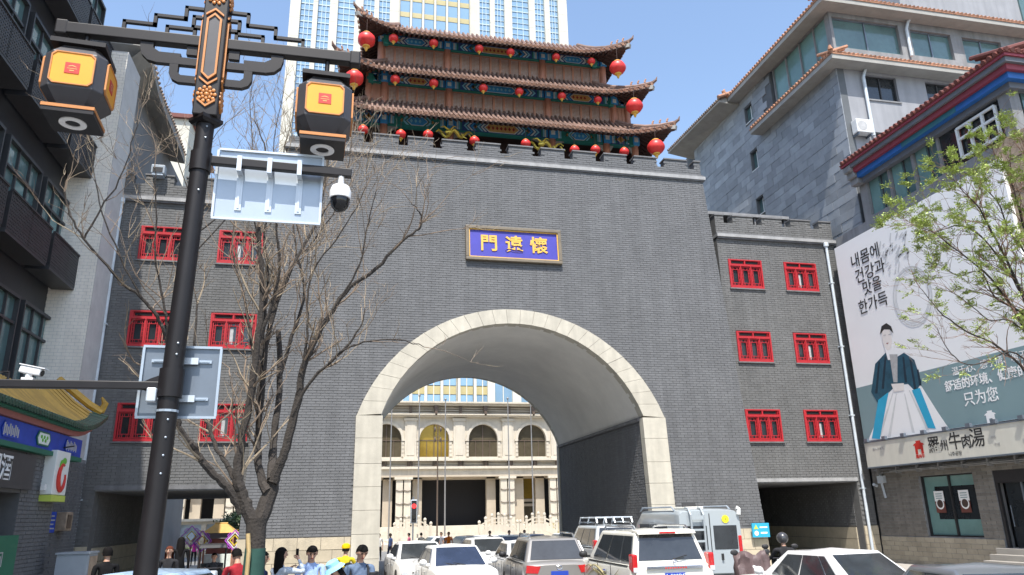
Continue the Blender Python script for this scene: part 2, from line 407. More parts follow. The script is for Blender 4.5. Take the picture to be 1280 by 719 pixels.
# stone piers beside the arch
for sx in (-1, 1):
    zs = [0, .88, 1.69, 2.49, 3.29, 4.1, 5.01, 5.84]
    for k in range(7):
        m = MB(); z0, z1 = zs[k] + .005, zs[k + 1] - .005; xi, xo = XC + sx * (HI - .05), XC + sx * (HO + .02)
        a, b = min(xi, xo), max(xi, xo); j = random.uniform(-.005, .005)
        m.hexa([(a, gy(z0) - .10 + j, z0), (b, gy(z0) - .10 + j, z0), (b, gy(z0) + .3, z0), (a, gy(z0) + .3, z0), (a, gy(z1) - .10 + j, z1), (b, gy(z1) - .10 + j, z1), (b, gy(z1) + .3, z1), (a, gy(z1) + .3, z1)])
        ob('pier_stone', m, 'stone', gate, bevel=.008)
        m = MB(); m.box(a, b, YB - .3, YB + .06, z0, z1); ob('pier_stone', m, 'stone', gate)
# wainscot of tan stone blocks at the foot
def wainscot(x0, x1, yf, z1, parent, rows=4, L=.78, seed=1):
    rnd = random.Random(seed); h = z1 / rows
    for r in range(rows):
        x = x0 - (L / 2 if r % 2 else 0)
        while x < x1 - .02:
            a, b = max(x, x0), min(x + L, x1); x += L
            if b - a < .06: continue
            z0_ = r * h + .006; z1_ = (r + 1) * h - .006; j = rnd.uniform(-.008, .008); m = MB()
            m.hexa([(a + .006, yf(z0_) + j, z0_), (b - .006, yf(z0_) + j, z0_), (b - .006, yf(z0_) + .2, z0_), (a + .006, yf(z0_) + .2, z0_), (a + .006, yf(z1_) + j, z1_), (b - .006, yf(z1_) + j, z1_), (b - .006, yf(z1_) + .2, z1_), (a + .006, yf(z1_) + .2, z1_)])
            ob('stone_block', m, 'wainstone', parent)
wainscot(gxl(.8), XC - HO - .03, lambda z: gy(z) - .05, 1.63, gate, seed=2)
wainscot(XC + HO + .03, gxr(.8), lambda z: gy(z) - .05, 1.55, gate, seed=3)
# cornice and battlement
mb = MB(); mb.box(gxl(17) - .12, gxr(17) + .12, gy(17) - .14, gy(17) + .3, 16.90, 17.06); ob('cornice', mb, 'coping_light', gate)
mb = MB(); mb.box(gxl(17) - .09, gxr(17) + .09, gy(17) - .10, gy(17) + .3, 16.84, 16.90); mb.box(gxl(17) - .05, gxr(17) + .05, gy(17) - .06, gy(17) + .25, 17.06, 17.16); ob('cornice_moulding', mb, 'coping', gate)
MP, MX = 1.475, -2.90
def gapat(x): t = ((x - MX + .19) / MP) % 1.0 * MP; return t < .40
mb = MB(); yb0, yb1 = gy(17.3) - .0, gy(17.3) + .45
mb.box(gxl(17.4), gxr(17.4), yb0, yb1, 17.16, 17.47)
k0 = -3
merl = []
x = MX + MP * k0
while x < gxr(17.5):
    a, b = max(x + .21, gxl(17.5)), min(x + MP - .19, gxr(17.5)); x += MP
    if b - a > .2: mb.box(a, b, yb0 + .001, yb1 - .001, 17.47, 17.86); merl.append((a, b))
ob('battlement_core', mb, 'mortar', gate)
bricks((17.17, 17.82, lambda z: gxl(17.5), lambda z: gxr(17.5)), lambda u, z, d: (u, yb0 - d, z), lambda x, z, a, b: z > 17.47 and not any(p - .02 <= a and b <= q + .02 or p < x < q and b - a < .5 and a > p - .1 and b < q + .1 for p, q in merl), .1, .30, .016, .02, 'brick', gate, 9)
for a, b in merl:
    m = MB(); m.box(a - .03, b + .03, yb0 - .05, yb1 + .05, 17.86, 17.92); ob('merlon_cap', m, 'coping', gate)
# name board
bd = thing('name_board', 'long blue board with three gold characters above the arch', 'sign', (3.25, gy(13), 12.2))
by = lambda z: gy(z) - .10
def slab(m, x0, x1, z0, z1, p, t, mi=0):
    m.hexa([(x0, by(z0) - p, z0), (x1, by(z0) - p, z0), (x1, by(z0) - p + t, z0), (x0, by(z0) - p + t, z0), (x0, by(z1) - p, z1), (x1, by(z1) - p, z1), (x1, by(z1) - p + t, z1), (x0, by(z1) - p + t, z1)], mi)
mb = MB(); slab(mb, 1.34, 5.16, 12.40, 13.68, 0, .08); ob('panel', mb, 'plaque_blue', bd)
for a in ((1.2, 5.3, 13.68, 13.82), (1.2, 5.3, 12.26, 12.40), (1.2, 1.34, 12.40, 13.68), (5.16, 5.3, 12.40, 13.68)):
    mb = MB(); slab(mb, *a, .10, .2); ob('frame_rail', mb, 'frame_bronze', bd, bevel=.02)
for a in ((1.34, 5.16, 13.64, 13.68), (1.34, 5.16, 12.40, 12.44), (1.34, 1.38, 12.44, 13.64), (5.12, 5.16, 12.44, 13.64)):
    mb = MB(); slab(mb, *a, .05, .06); ob('gilt_edge', mb, 'lantern_gold', bd)
for ch, x in (('門', 2.18), ('遠', 3.25), ('懷', 4.32)):
    txt(ch, .78, 'paint_white' if 0 else 'lantern_gold', bd, (x, by(13.02) - .02, 13.02), (pi / 2 - math.atan(GB), 0, 0), 'character', bold=.016, ext=.012)

# ---------------------------------------------------------------- side wings with red windows
def wall_holes(m, x0, x1, z0, z1, holes, y0, y1):
    xs = sorted({x0, x1, *[h[0] for h in holes], *[h[1] for h in holes]}); zs = sorted({z0, z1, *[h[2] for h in holes], *[h[3] for h in holes]})
    for i in range(len(xs) - 1):
        for j in range(len(zs) - 1):
            cx, cz = (xs[i] + xs[i + 1]) / 2, (zs[j] + zs[j + 1]) / 2
            if not any(h[0] < cx < h[1] and h[2] < cz < h[3] for h in holes): m.box(xs[i], xs[i + 1], y0, y1, zs[j], zs[j + 1])
def sash_mesh():
    m = MB(); w, h = .46, .92; t = .035
    for a in ((-w / 2, -w / 2 + t, 0, h), (w / 2 - t, w / 2, 0, h), (-w / 2 + t, w / 2 - t, 0, t), (-w / 2 + t, w / 2 - t, h - t, h)): m.box(a[0], a[1], -.03, .03, a[2], a[3])
    b = .021
    iw = w / 2 - .10
    for x in (-iw, iw): m.box(x - b / 2, x + b / 2, -.012, .012, t, h - t)
    for z in (.15, .30, .46, .62, .77):
        for s in (-1, 1): m.box(min(s * iw, s * (w / 2 - t)), max(s * iw, s * (w / 2 - t)), -.011, .011, z - b / 2, z + b / 2)
    for z in (.15, .77): m.box(-iw, iw, -.011, .011, z - b / 2, z + b / 2)
    for x in (-.07, .07):
        m.box(x - b / 2, x + b / 2, -.010, .010, t, .15); m.box(x - b / 2, x + b / 2, -.010, .010, .77, h - t)
    for z in (.225, .385, .54, .695):
        for s in (-1, 1): m.box(s * (iw + .03) - .006, s * (iw + .03) + .006, -.0105, .0105, z - .075, z + .075)
    return m.mesh('sash', 'red_frame')
SASH = sash_mesh()
def red_window(parent, x, z):       # x, z: lower left corner, 1.66 x 1.36
    w, h = 1.66, 1.36; m = MB()
    m.box(x, x + .07, -.05, .10, z, z + h); m.box(x + w - .07, x + w, -.05, .10, z, z + h)
    m.box(x + .07, x + w - .07, -.05, .10, z, z + .09); m.box(x + .07, x + w - .07, -.05, .10, z + h - .05, z + h)
    m.box(x + .07, x + w - .07, -.045, .09, z + 1.04, z + 1.14)
    for k in (1, 2): m.box(x + .07 + k * .507 - .02, x + .07 + k * .507 + .02, -.047, .085, z + .09, z + 1.04)
    zz = z + 1.14; hh = h - .05 - 1.14
    m.box(x + .07, x + w - .07, .03, .08, zz, zz + hh)
    for k in range(3): m.box(x + .07 + k * .74 - (0 if k == 0 else .03), x + .07 + k * .74 + (.06 if k == 0 else .03 if k == 1 else -.01), -.04, .03, zz, zz + hh)
    win = ob('window', m, 'red_frame', parent)
    m = MB(); m.box(x + .07, x + w - .07, .075, .09, z + .09, z + 1.04); ob('pane', m, 'glass_dark', win)
    for k in range(2):
        m = MB(); m.box(x + .17 + k * .72, x + .75 + k * .72, .0, .029, zz + .035, zz + hh - .03); ob('vent_slot', m, 'darkvoid', win)
    for k in range(3): ob('sash', SASH, None, win, loc=(x + .07 + .2535 + k * .507, .02, z + .105))
    m = MB(); m.box(x - .05, x + w + .05, -.07, .02, z - .06, z - .005); ob('sill', m, 'coping', win)
    if (int(x * 7) + int(z)) % 3 == 0:
        m = MB(); m.box(x + .66, x + .84, .062, .07, z + .16, z + .80); ob('curtain', m, 'ink_grey', win)
def wing(name, label, x0, x1, xt0, xt1, wins, mp0, side):
    t = thing(name, label, 'building', ((x0 + x1) / 2, 0, 0))
    rows = (5.0, 8.44, 11.81)
    holes = [(x, x + 1.66, z, z + 1.36) for x in wins for z in rows]
    m = MB(); wall_holes(m, x0, x1, 3.38, 14.28, holes, .02, .4)
    if x0 < xt0: m.box(x0, xt0, .02, .4, 0, 3.38)
    if xt1 < x1: m.box(xt1, x1, .02, .4, 0, 3.38)
    ob('wall', m, 'mortar_warm', t)
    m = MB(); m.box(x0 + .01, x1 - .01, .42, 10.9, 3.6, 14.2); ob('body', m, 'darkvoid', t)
    m = MB(); m.box(x0, x0 + .05, .4, 11, 0, 14.28); m.box(x1 - .05, x1, .4, 11, 0, 14.28); m.box(x0 + .05, x1 - .05, 10.9, 11, 3.38, 14.28); ob('side_wall', m, 'brick_warm', t)
    m = MB(); m.box(xt0, xt1, .02, 10.95, 3.30, 3.375); ob('passage_ceiling', m, 'concrete', t)
    for xx, s in ((xt0, -1), (xt1, 1)):
        m = MB(); m.box(min(xx, xx + .12 * s), max(xx, xx + .12 * s), .4, 10.95, -.2, 3.30); ob('passage_wall', m, 'mortar_warm', t)
        bricks((1.5, 3.25, lambda z: .45, lambda z: 10.8), lambda u, z, d, xx=xx, s=s: (xx - s * d, u, z), lambda *a: False, .1, .30, .016, .02, 'brick_warm', t, 4)
        m = MB()
        for k in range(9): 
            for r in range(3): m.box(xx - s * .05 if s > 0 else xx, xx if s > 0 else xx + .05, .45 + k * 1.15 + .01, .45 + (k + 1) * 1.15 - .01, r * .48 + .01, (r + 1) * .48 - .01)
        ob('passage_wainscot', m, 'wainstone', t)
    def sk(x, z, a, b): return (z < 3.40 and a < xt1 - .02 and b > xt0 + .02)
    bricks((1.55, 14.15, lambda z: x0, lambda z: x1), lambda u, z, d: (u, .02 - d, z), sk, .1, .30, .016, .02, 'brick_warm', t, 11 + side, holes=holes)
    for x in wins:
        for z in rows: red_window(t, x, z)
    m = MB(); m.box(xt0 - .05, xt1 + .05, -.02, .3, 3.34, 3.48); ob('lintel', m, 'coping_light' if side else 'coping', t)
    m = MB(); m.box(x0 - .02, x1 + .06, -.15, .3, 14.22, 14.36); ob('cornice', m, 'coping_light', t)
    m = MB(); m.box(x0, x1 + .04, -.10, .3, 14.15, 14.22); m.box(x0, x1 + .03, -.06, .28, 14.36, 14.44); ob('cornice_moulding', m, 'coping', t)
    m = MB(); m.box(x0, x1, .0, .4, 14.44, 14.92); merl = []; x = mp0
    while x < x1:
        a, b = max(x, x0), min(x + 1.05, x1); x += 1.5
        if b - a > .2: m.box(a, b, .001, .399, 14.92, 15.3); merl.append((a, b))
    ob('battlement_core', m, 'mortar_warm', t)
    bricks((14.45, 15.28, lambda z: x0, lambda z: x1), lambda u, z, d: (u, -d, z), lambda x, z, a, b: z > 14.9 and not any(p - .02 <= a and b <= q + .02 for p, q in merl), .1, .30, .016, .02, 'brick_warm', t, 17 + side)
    for a, b in merl:
        m = MB(); m.box(a - .02, b + .02, -.05, .44, 15.3, 15.36); ob('merlon_cap', m, 'coping', t)
    for a, b in ((x0, xt0), (xt1, x1)):
        if b - a > .1: wainscot(a, b, lambda z: -.05, 1.5, t, rows=4, seed=5)
    return t
wl_ = wing('gate_wing', 'lower grey brick wing left of the gate with six red lattice windows', -12.42, -6.35, -11.66, -6.5, (-11.30, -8.47), -12.9, 0)
wr_ = wing('gate_wing', 'lower grey brick wing right of the gate with six red lattice windows', 12.9, 18.95, 13.3, 18.28, (13.34, 16.14), 12.3, 1)
m = MB(); m.box(13.3, 18.28, 10.2, 10.4, -.3, 3.3); ob('passage_end_wall', m, 'black_facade', wr_)  # black end wall added across the far end to keep the passage dark
m = MB(); m.box(12.8, 17.4, .9, 4, 15.75, 15.9); ob('roof_canopy', m, 'concrete', wr_)
m = MB()
for x in (13.0, 14.2, 15.6, 17.2): m.box(x - .04, x + .04, 1.0, 1.08, 14.6, 15.75)
ob('canopy_post', m, 'coping', wr_)
def downpipe(label, x, ztop):
    t = thing('drainpipe', label, 'drainpipe', (x, -.12, .0), group='white drainpipes')
    m = MB(); m.tube([(x, -.12, .0), (x, -.12, ztop)], .065, 10); ob('pipe', m, 'pipe_white', t, smooth=True)
    m = MB(); m.lathe([(.06, 0), (.12, .06), (.12, .22), (.10, .24)], 10, (x, -.12, ztop - .02)); ob('hopper', m, 'pipe_white', t, smooth=True)
    for z in (3.0, 6.1, 9.2, 12.2):
        m = MB(); m.box(x - .09, x + .09, -.19, .0, z, z + .05); ob('bracket', m, 'pipe_white', t)
downpipe('white drainpipe running down the far left edge of the left wing', -12.1, 14.0)
downpipe('white drainpipe running down between the right wing and the large billboard', 18.45, 14.0)
# ---------------------------------------------------------------- gate tower (three-eaved timber pavilion on the gate)
pag = thing('gate_pavilion', 'ornate timber pavilion with three brown tiled eaves standing on top of the gate', 'pavilion', (XC, 5.5, 17.3))
YC = 6.2
def roof(xl, xr, ye, ze, lift, run, slope, full=False):
    """hipped eave: four slopes of sheet, tile rolls and rafters; eave underside at ze"""
    rf = MB(); rolls = MB(); ends = MB(); raf = MB()
    hx, hy = (xr - xl) / 2, YC - ye; cx = (xl + xr) / 2
    for side in range(4):
        half = hx if side % 2 == 0 else hy; dep = hy if side % 2 == 0 else hx
        rot = Matrix.Translation((cx, YC, 0)) @ Matrix.Rotation(side * pi / 2, 4, 'Z')
        def P(u, v, dz=0):      # u along eave (-half..half), v inward distance
            au = half - abs(u); L = max(0, 1 - au / 2.6)
            out = .30 * L * L * (1 - min(1, v / run)); z = ze + .28 + lift * L ** 2.2 * max(0, 1 - v / (run + .6)) + slope * (v * .72 + .28 * v * v / run) + dz
            return rot @ Vector((u * (1 + out / half), -dep + v - out, z))
        N_ = 46
        us = [-half + 2 * half * i / N_ for i in range(N_ + 1)]
        vs = []; NV_ = 4
        for u in us:
            vm = min(run, half - abs(u))
            vs += [P(u, vm * k / NV_) for k in range(NV_ + 1)]
        w = NV_ + 1
        rf.add(vs, [(i * w + k, (i + 1) * w + k, (i + 1) * w + k + 1, i * w + k + 1) for i in range(N_) for k in range(NV_)])
        rf.add([P(u, 0) for u in us] + [P(u, 0, -.09) for u in us], [(i, N_ + 1 + i, N_ + 2 + i, i + 1) for i in range(N_)])
        # soffit boards
        vs = []
        for u in us:
            vm = min(run, half - abs(u)); vs += [P(u, 0, -.09), P(u, vm * .5, -.20), P(u, vm, -.34)]
        raf.add(vs, [(i * 3 + k, i * 3 + k + 1, (i + 1) * 3 + k + 1, (i + 1) * 3 + k) for i in range(N_) for k in range(2)])
        if side == 2: continue
        n = int(2 * half / .235)
        for i in range(n + 1):
            u = -half + .02 + (2 * half - .04) * i / n; vm = min(run, half - abs(u))
            rolls.tube([P(u, -.05, .05), P(u, vm * .5, .05), P(u, max(vm, .05), .05)], .062, 6, cap=False)
            a, b = P(u, -.07, .05), P(u, -.045, .05); ends.tube([a, b], .075, 8)
            if i < n:
                u2 = u + half / n; a = P(u2, -.055, -.01); b = P(u2, -.03, -.01); ends.tube([a, b], .05, 5)
            if half - abs(u) > .15:
                rv = min(1.3, vm)
                raf.bar(P(u, .02, -.12), P(u, rv, -.22), .09, .09); raf.bar(P(u, .30, -.22), P(u, max(rv, .35), -.33), .09, .09)
    ob('roof_sheet', rf, 'rooftile', pag, smooth=True)
    ob('tile_rolls', rolls, 'rooftile', pag, smooth=True, kind='stuff')
    ob('tile_ends', ends, 'tile_end', pag, kind='stuff')
    ob('rafters', raf, 'rafter', pag, kind='stuff')
    # hip ridges with small beasts and the corner beam
    for sx in (-1, 1):
        for sy in (-1, 1):
            m = MB(); pts = []
            for k in range(6):
                v = run * k / 5; L = max(0, 1 - v / 2.6); o = .30 * L * L * (1 - v / run)
                pts.append(Vector((cx + sx * (hx - v + o), YC + sy * (hy - v + o), ze + .37 + lift * L ** 2.2 * max(0, 1 - v / (run + .6)) + slope * (v * .72 + .28 * v * v / run))))
            m.tube(pts, [.10, .12, .13, .13, .13, .13], 8)
            tip = pts[0]; m.tube([tip, tip + Vector((sx * .16, sy * .16, .10)), tip + Vector((sx * .2, sy * .2, .26))], [.1, .07, .02], 6)
            ob('hip_ridge', m, 'rooftile', pag, smooth=True)
            for k in range(1, 4):
                m = MB(); p = pts[0].lerp(pts[2], k / 4) + Vector((0, 0, .12)); m.tube([p, p + Vector((sx * .02, sy * .02, .12)), p + Vector((sx * .05, sy * .05, .14)), p + Vector((sx * .05, sy * .05, .18))], [.05, .045, .035, .015], 6)
                ob('roof_beast', m, 'tile_end', pag, smooth=True)
            m = MB(); a = pts[0] + Vector((sx * .05, sy * .05, -.28)); b = pts[5] + Vector((0, 0, -.62)); m.bar(a, b, .2, .2)
            ob('corner_beam', m, 'soffit', pag)
            m = MB(); q = pts[3] + Vector((-sx * .1, -sy * .1, -1.0)); m.box(q.x - .12, q.x + .12, q.y - .12, q.y + .12, q.z - .1, q.z + .4); m.box(q.x - .2, q.x + .2, q.y - .08, q.y + .08, q.z + .1, q.z + .25)
            ob('corner_bracket', m, 'paint_green', pag, bevel=.03)
roof(-3.30, 9.60, 1.6, 24.16, .62, 1.75, .86)
roof(-4.15, 10.45, 1.1, 21.64, .50, 2.05, .86)
roof(-4.90, 11.2, .6, 19.24, .50, 2.05, .84)
# top roof above the third eave (steep hipped gable with ridge)
m = MB(); m.hexa([(-1.2, 3.2, 25.3), (7.45, 3.2, 25.3), (7.45, 9.2, 25.3), (-1.2, 9.2, 25.3), (.2, 5.7, 26.6), (6.05, 5.7, 26.6), (6.05, 6.7, 26.6), (.2, 6.7, 26.6)])
ob('upper_roof', m, 'rooftile', pag)
m = MB(); m.tube([(.2, 6.2, 26.7), (6.05, 6.2, 26.7)], .16, 8); ob('main_ridge', m, 'rooftile', pag, smooth=True)
def chev(m, x, z0, z1, d, w, y, mi):     # one painted chevron band
    zc = (z0 + z1) / 2
    for a, b in ((z0, zc), (zc, z1)):
        xa, xb = (x, x + d) if a == z0 else (x + d, x)
        m.add([(xa, y, a), (xa + w, y, a), (xb + w, y, b), (xb, y, b)], [(0, 1, 2, 3)], mi)
PM = ['paint_navy', 'paint_blue', 'paint_sky', 'paint_green', 'paint_white', 'paint_gold', 'paint_red']
def painted_beam(x0, x1, z0, z1, y, style):
    m = MB(); h = z1 - z0; m.box(x0, x1, y, y + .3, z0, z1, 3 if style == 2 else 0)
    yy = y - .004; L = x1 - x0; e = h * .12
    for k, c in enumerate((1, 4, 2, 3)):     # box heads
        for xa in (x0 + .04 + k * .085, x1 - .12 - k * .085): m.add([(xa, yy, z0 + e), (xa + .075, yy, z0 + e), (xa + .075, yy, z1 - e), (xa, yy, z1 - e)], [(0, 1, 2, 3)], c)
    xa, xb = x0 + .45, x1 - .45; c0, c1 = (x0 + x1) / 2 - L * .19, (x0 + x1) / 2 + L * .19
    n = max(2, int((c0 - xa) / .16))
    for k in range(n):
        c = (2, 4, 1, 3)[k % 4] if style != 2 else (3, 2, 3, 4)[k % 4]; t = xa + (c0 - xa) * k / n; w = (c0 - xa) / n * .62
        chev(m, t + h * .35, z0 + e, z1 - e, -h * .35, w, yy, c); chev(m, x0 + x1 - t - w - h * .35, z0 + e, z1 - e, h * .35, w, yy, c)
    zc = (z0 + z1) / 2; g = h * .40
    pl = [(c0, zc), (c0 + g, zc + g), (c1 - g, zc + g), (c1, zc), (c1 - g, zc - g), (c0 + g, zc - g)]
    m.add([(a, yy - .002, b) for a, b in pl], [(0, 1, 2, 3, 4, 5)], 4)
    s = .84; cx = (c0 + c1) / 2
    m.add([(cx + (a - cx) * .93, yy - .004, zc + (b - zc) * s) for a, b in pl], [(0, 1, 2, 3, 4, 5)], 5 if style == 1 else 1)
    k = 0; t = c0 + g
    while t < c1 - g:
        m.add([(t, yy - .006, zc - g * .45), (t + .07, yy - .006, zc), (t, yy - .006, zc + g * .45), (t - .07, yy - .006, zc)], [(0, 1, 2, 3)], 6 if style == 1 else 2); t += .2; k += 1
    m.add([(x0 + L * .2, yy, zc - .05), (x0 + L * .2 + .1, yy, zc - .1), (x0 + L * .2 + .2, yy, zc), (x0 + L * .2 + .1, yy, zc + .1)], [(0, 1, 2, 3)], 5)
    m.add([(x1 - L * .2, yy, zc - .05), (x1 - L * .2 - .1, yy, zc - .1), (x1 - L * .2 - .2, yy, zc), (x1 - L * .2 - .1, yy, zc + .1)], [(0, 1, 2, 3)], 5)
    ob('painted_beam', m, PM, pag)
    m = MB(); m.box(x0, x1, y - .05, y + .25, z0 - .045, z0 - .002); ob('beam_moulding', m, 'paint_green', pag)
_pan = {}
def lattice(x, z0, z1, y, w):
    k = (round(z1 - z0, 2), round(w, 2))
    if k not in _pan:
        m = MB(); h = z1 - z0; t = .055
        m.box(0, t, -.03, .05, 0, h); m.box(w - t, w, -.03, .05, 0, h); m.box(t, w - t, -.03, .05, h - t, h); m.box(t, w - t, -.03, .05, 0, .1)
        p = MB(); p.box(t, w - t, .02, .035, .1, h - t)
        d = .075; j = 0
        q = t + d
        while q < w - t - .02: m.box(q - .006, q + .006, .002, .018, .1, h - t); q += d
        q = .1 + d
        while q < h - t: m.box(t, w - t, .003, .017, q - .006, q + .006); q += d
        _pan[k] = (m.mesh('lattice_panel', 'lattice_wood'), p.mesh('lattice_backing', 'lattice_pane'))
    a = ob('lattice_panel', _pan[k][0], None, pag, loc=(x, y, z0)); ob('lattice_backing', _pan[k][1], None, a, loc=(x, y, z0))
def tier(y, zb, zl, zf, cols, styles, outer):
    """zb..zl lattice, zl..zf painted beam"""
    for x in cols:
        m = MB(); m.tube([(x, y, zb), (x, y, zf)], .17, 14); ob('column', m, 'column_red', pag, smooth=True)
        m = MB(); m.box(x - .17, x + .17, y - .24, y - .14, zl + .05, zf - .02, 0); m.box(x - .09, x + .09, y - .26, y - .24, zl + .12, zl + .32, 1); ob('column_capital', m, ['paint_blue', 'paint_white'], pag)
    for i in range(3):
        a, b = cols[i] + .17, cols[i + 1] - .17
        painted_beam(a, b, zl + .04, zl + .54, y - .1, styles[i])
        m = MB(); m.box(a, b, y - .06, y + .1, zl + .54, zf + .1, 0)
        k = a + .3
        while k < b - .2: m.box(k, k + .5, y - .09, y - .06, zl + .60, zf - .02, 1); k += .9
        ob('upper_beam', m, ['paint_green', 'paint_red'], pag)
        n = 6 if i != 1 else 9
        w = (b - a) / n
        for k in range(n): lattice(a + k * w, zb, zl - .03, y, w)
    m = MB(); m.box(cols[0], cols[3], y + .35, YC * 2 - y - .1, zb - .4, zf + .4); ob('inner_wall', m, 'rafter', pag)
    if outer:
        for a, b in ((cols[0] - outer, cols[0] - .17), (cols[3] + .17, cols[3] + outer)):
            m = MB(); m.box(a, b, y + .0, y + .12, zb, zl, 0)
            k = a + .08
            while k < b - .1: m.box(k, k + .05, y - .03, y, zb, zl, 0); k += .2
            ob('side_panel', m, 'lattice_wood', pag)
            painted_beam(a, b, zl + .04, zl + .54, y - .1, 0)
            m = MB(); m.box(a, b, y - .05, y + .1, zl + .54, zf + .1); ob('upper_beam', m, 'paint_green', pag)
        for x in (cols[0] - outer, cols[3] + outer):
            m = MB(); m.tube([(x, y, zb), (x, y, zf)], .15, 12); ob('column', m, 'column_red', pag, smooth=True)
tier(3.0, 23.0, 24.54, 25.3, (-2.4, .86, 5.77, 9.05), (0, 1, 0), 0)
tier(2.5, 20.4, 22.0, 22.8, (-2.2, .88, 5.84, 9.3), (1, 0, 1), .75)
# lowest tier: dark porch with painted beams on red columns
y = 2.0
for i, x in enumerate((-3.6, -2.2, .88, 5.84, 8.6, 10.1)):
    m = MB(); m.tube([(x, y, 17.3), (x, y, 20.4)], .18, 12); ob('column', m, 'column_red', pag, smooth=True)
    m = MB(); m.box(x - .17, x + .17, y - .26, y - .15, 19.55, 20.2, 0); m.box(x - .1, x + .1, y - .28, y - .26, 19.7, 19.95, 1); ob('column_capital', m, ['paint_blue', 'paint_white'], pag)
for a, b, st in ((-3.42, -2.38, 1), (-2.02, .70, 2), (1.06, 5.66, 1), (6.02, 8.42, 2), (8.78, 9.92, 1)):
    painted_beam(a, b, 19.55, 20.15, y - .1, st)
    m = MB(); m.box(a, b, y - .06, y + .1, 20.15, 20.35); ob('upper_beam', m, 'paint_green', pag)
    m = MB(); zq = 19.5; L = b - a   # curved bracket boards under the beam
    m.prism([(a, zq), (a + L * .18, zq), (a + L * .05, zq - .25), (a, zq - .32)], 'xz', y - .04, y + .04); ob('bracket_board', m, 'soffit', pag); m = MB(); m.prism([(b, zq), (b - L * .18, zq), (b - L * .05, zq - .25), (b, zq - .32)], 'xz', y - .04, y + .04)
    ob('bracket_board', m, 'soffit', pag)
m = MB(); m.box(-3.4, 9.9, 3.4, 9, 17.3, 20.5); ob('inner_wall', m, 'rafter', pag)
# gilded dragons
def dragon(label, x, z):
    t = thing('gilded_dragon', label, 'ornament', (x, 1.6, z), group='gilded dragons on the pavilion')
    pts = [(x + .85 * (k / 14 - .5) * 2, 1.62 - .12 * cos(k * .9), z + .13 * sin(k * 1.15) + .06 * (k / 14)) for k in range(15)]
    m = MB(); m.tube(pts, [.02 + .075 * sin(pi * min(1, (k + 1) / 15)) for k in range(15)], 8); ob('body', m, 'gilt', t, smooth=True)
    p = pts[4]
    m = MB(); m.ball((x - .25, 1.46, z + .02), (.17, .14, .14)); m.tube([(x - .3, 1.4, z + .1), (x - .5, 1.38, z + .24), (x - .66, 1.4, z + .2)], [.05, .035, .01], 6); m.tube([(x - .2, 1.4, z + .1), (x - .05, 1.38, z + .28), (x + .12, 1.4, z + .26)], [.05, .035, .01], 6); m.tube([(x - .3, 1.36, z - .04), (x - .45, 1.3, z - .1)], [.07, .04], 6); ob('head', m, 'gilt', t, smooth=True)
    m = MB()
    for dx in (-.6, .35, .7): m.tube([(x + dx, 1.55, z), (x + dx + .1, 1.5, z - .18), (x + dx + .22, 1.5, z - .22)], [.045, .035, .015], 6)
    ob('claws', m, 'gilt', t, smooth=True)
dragon('gilded dragon on the beam above the left part of the battlement', 1.02, 19.18)
dragon('gilded dragon on the beam above the right part of the battlement', 5.42, 18.98)

# ---------------------------------------------------------------- red lanterns
def lantern(label, r, loc, group, cord):
    t = thing('red_lantern', label, 'lantern', loc, 0, group)
    n = 16; m = MB(); k = 9; vs = []
    for i in range(k + 1):
        a = pi * (.09 + .82 * i / k)
        for j in range(n):
            q = r * sin(a) * (1.0 + (.0 if j % 2 else -.05)); vs.append((q * cos(2 * pi * j / n), q * sin(2 * pi * j / n), -r * .88 * cos(a)))
    m.add(vs, [(i * n + j, i * n + (j + 1) % n, (i + 1) * n + (j + 1) % n, (i + 1) * n + j) for i in range(k) for j in range(n)])
    ob('shade', m, 'lantern_red', t, world=False, smooth=True)
    for z, s, nm in ((r * .86, 1, 'top_cap'), (-r * .86, -1, 'bottom_cap')):
        m = MB(); m.lathe([(r * .42, -r * .06), (r * .42, r * .04), (r * .3, r * .1)] if s > 0 else [(r * .28, -r * .12), (r * .42, -r * .02), (r * .42, r * .06)], 14, (0, 0, z)); ob(nm, m, 'lantern_gold', t, world=False, smooth=True)
    m = MB(); m.lathe([(r * .03, -r * 1.45), (r * .10, -r * 1.4), (r * .2, -r * 1.1), (r * .26, -r * .95)], 12); ob('tassel', m, 'lantern_gold', t, world=False, smooth=True)
    m = MB(); m.tube([(0, 0, r * .95), (0, 0, r * .95 + cord)], .012, 5); ob('cord', m, 'rafter', t, world=False)
    return t
pos = ['far left', 'second from left', 'third from left', 'fourth from left', 'fifth from left', 'sixth and rightmost']
for row, (nm, pts, yy, ey) in enumerate((('upper', [(-1.87, 24.23), (.05, 24.22), (2.29, 24.2), (3.86, 24.2), (6.2, 24.22), (8.06, 24.2)], 1.9, 24.2), ('middle', [(-1.76, 21.69), (.02, 21.69), (2.38, 21.7), (4.13, 21.7), (6.25, 21.7), (8.09, 21.7)], 1.4, 21.7))):
    for i, (x, z) in enumerate(pts):
        lantern('small red lantern, %s in the row under the %s eave' % (pos[i], nm), .235 - .006 * i, (x, yy, z - .05), 'small red lanterns under the eaves', .25)
p3 = ['far left', 'second', 'third', 'fourth', 'fifth', 'sixth', 'seventh', 'eighth and rightmost']
for i, (x, z) in enumerate([(-3.12, 18.67), (-1.47, 18.6), (-.26, 18.7), (1.85, 18.6), (4.25, 18.68), (6.6, 18.58), (7.63, 18.68), (9.07, 18.7)]):
    lantern('small red lantern behind the battlement, %s of its row of eight' % p3[i], .24, (x, .9, z - .06), 'small red lanterns under the eaves', .5)
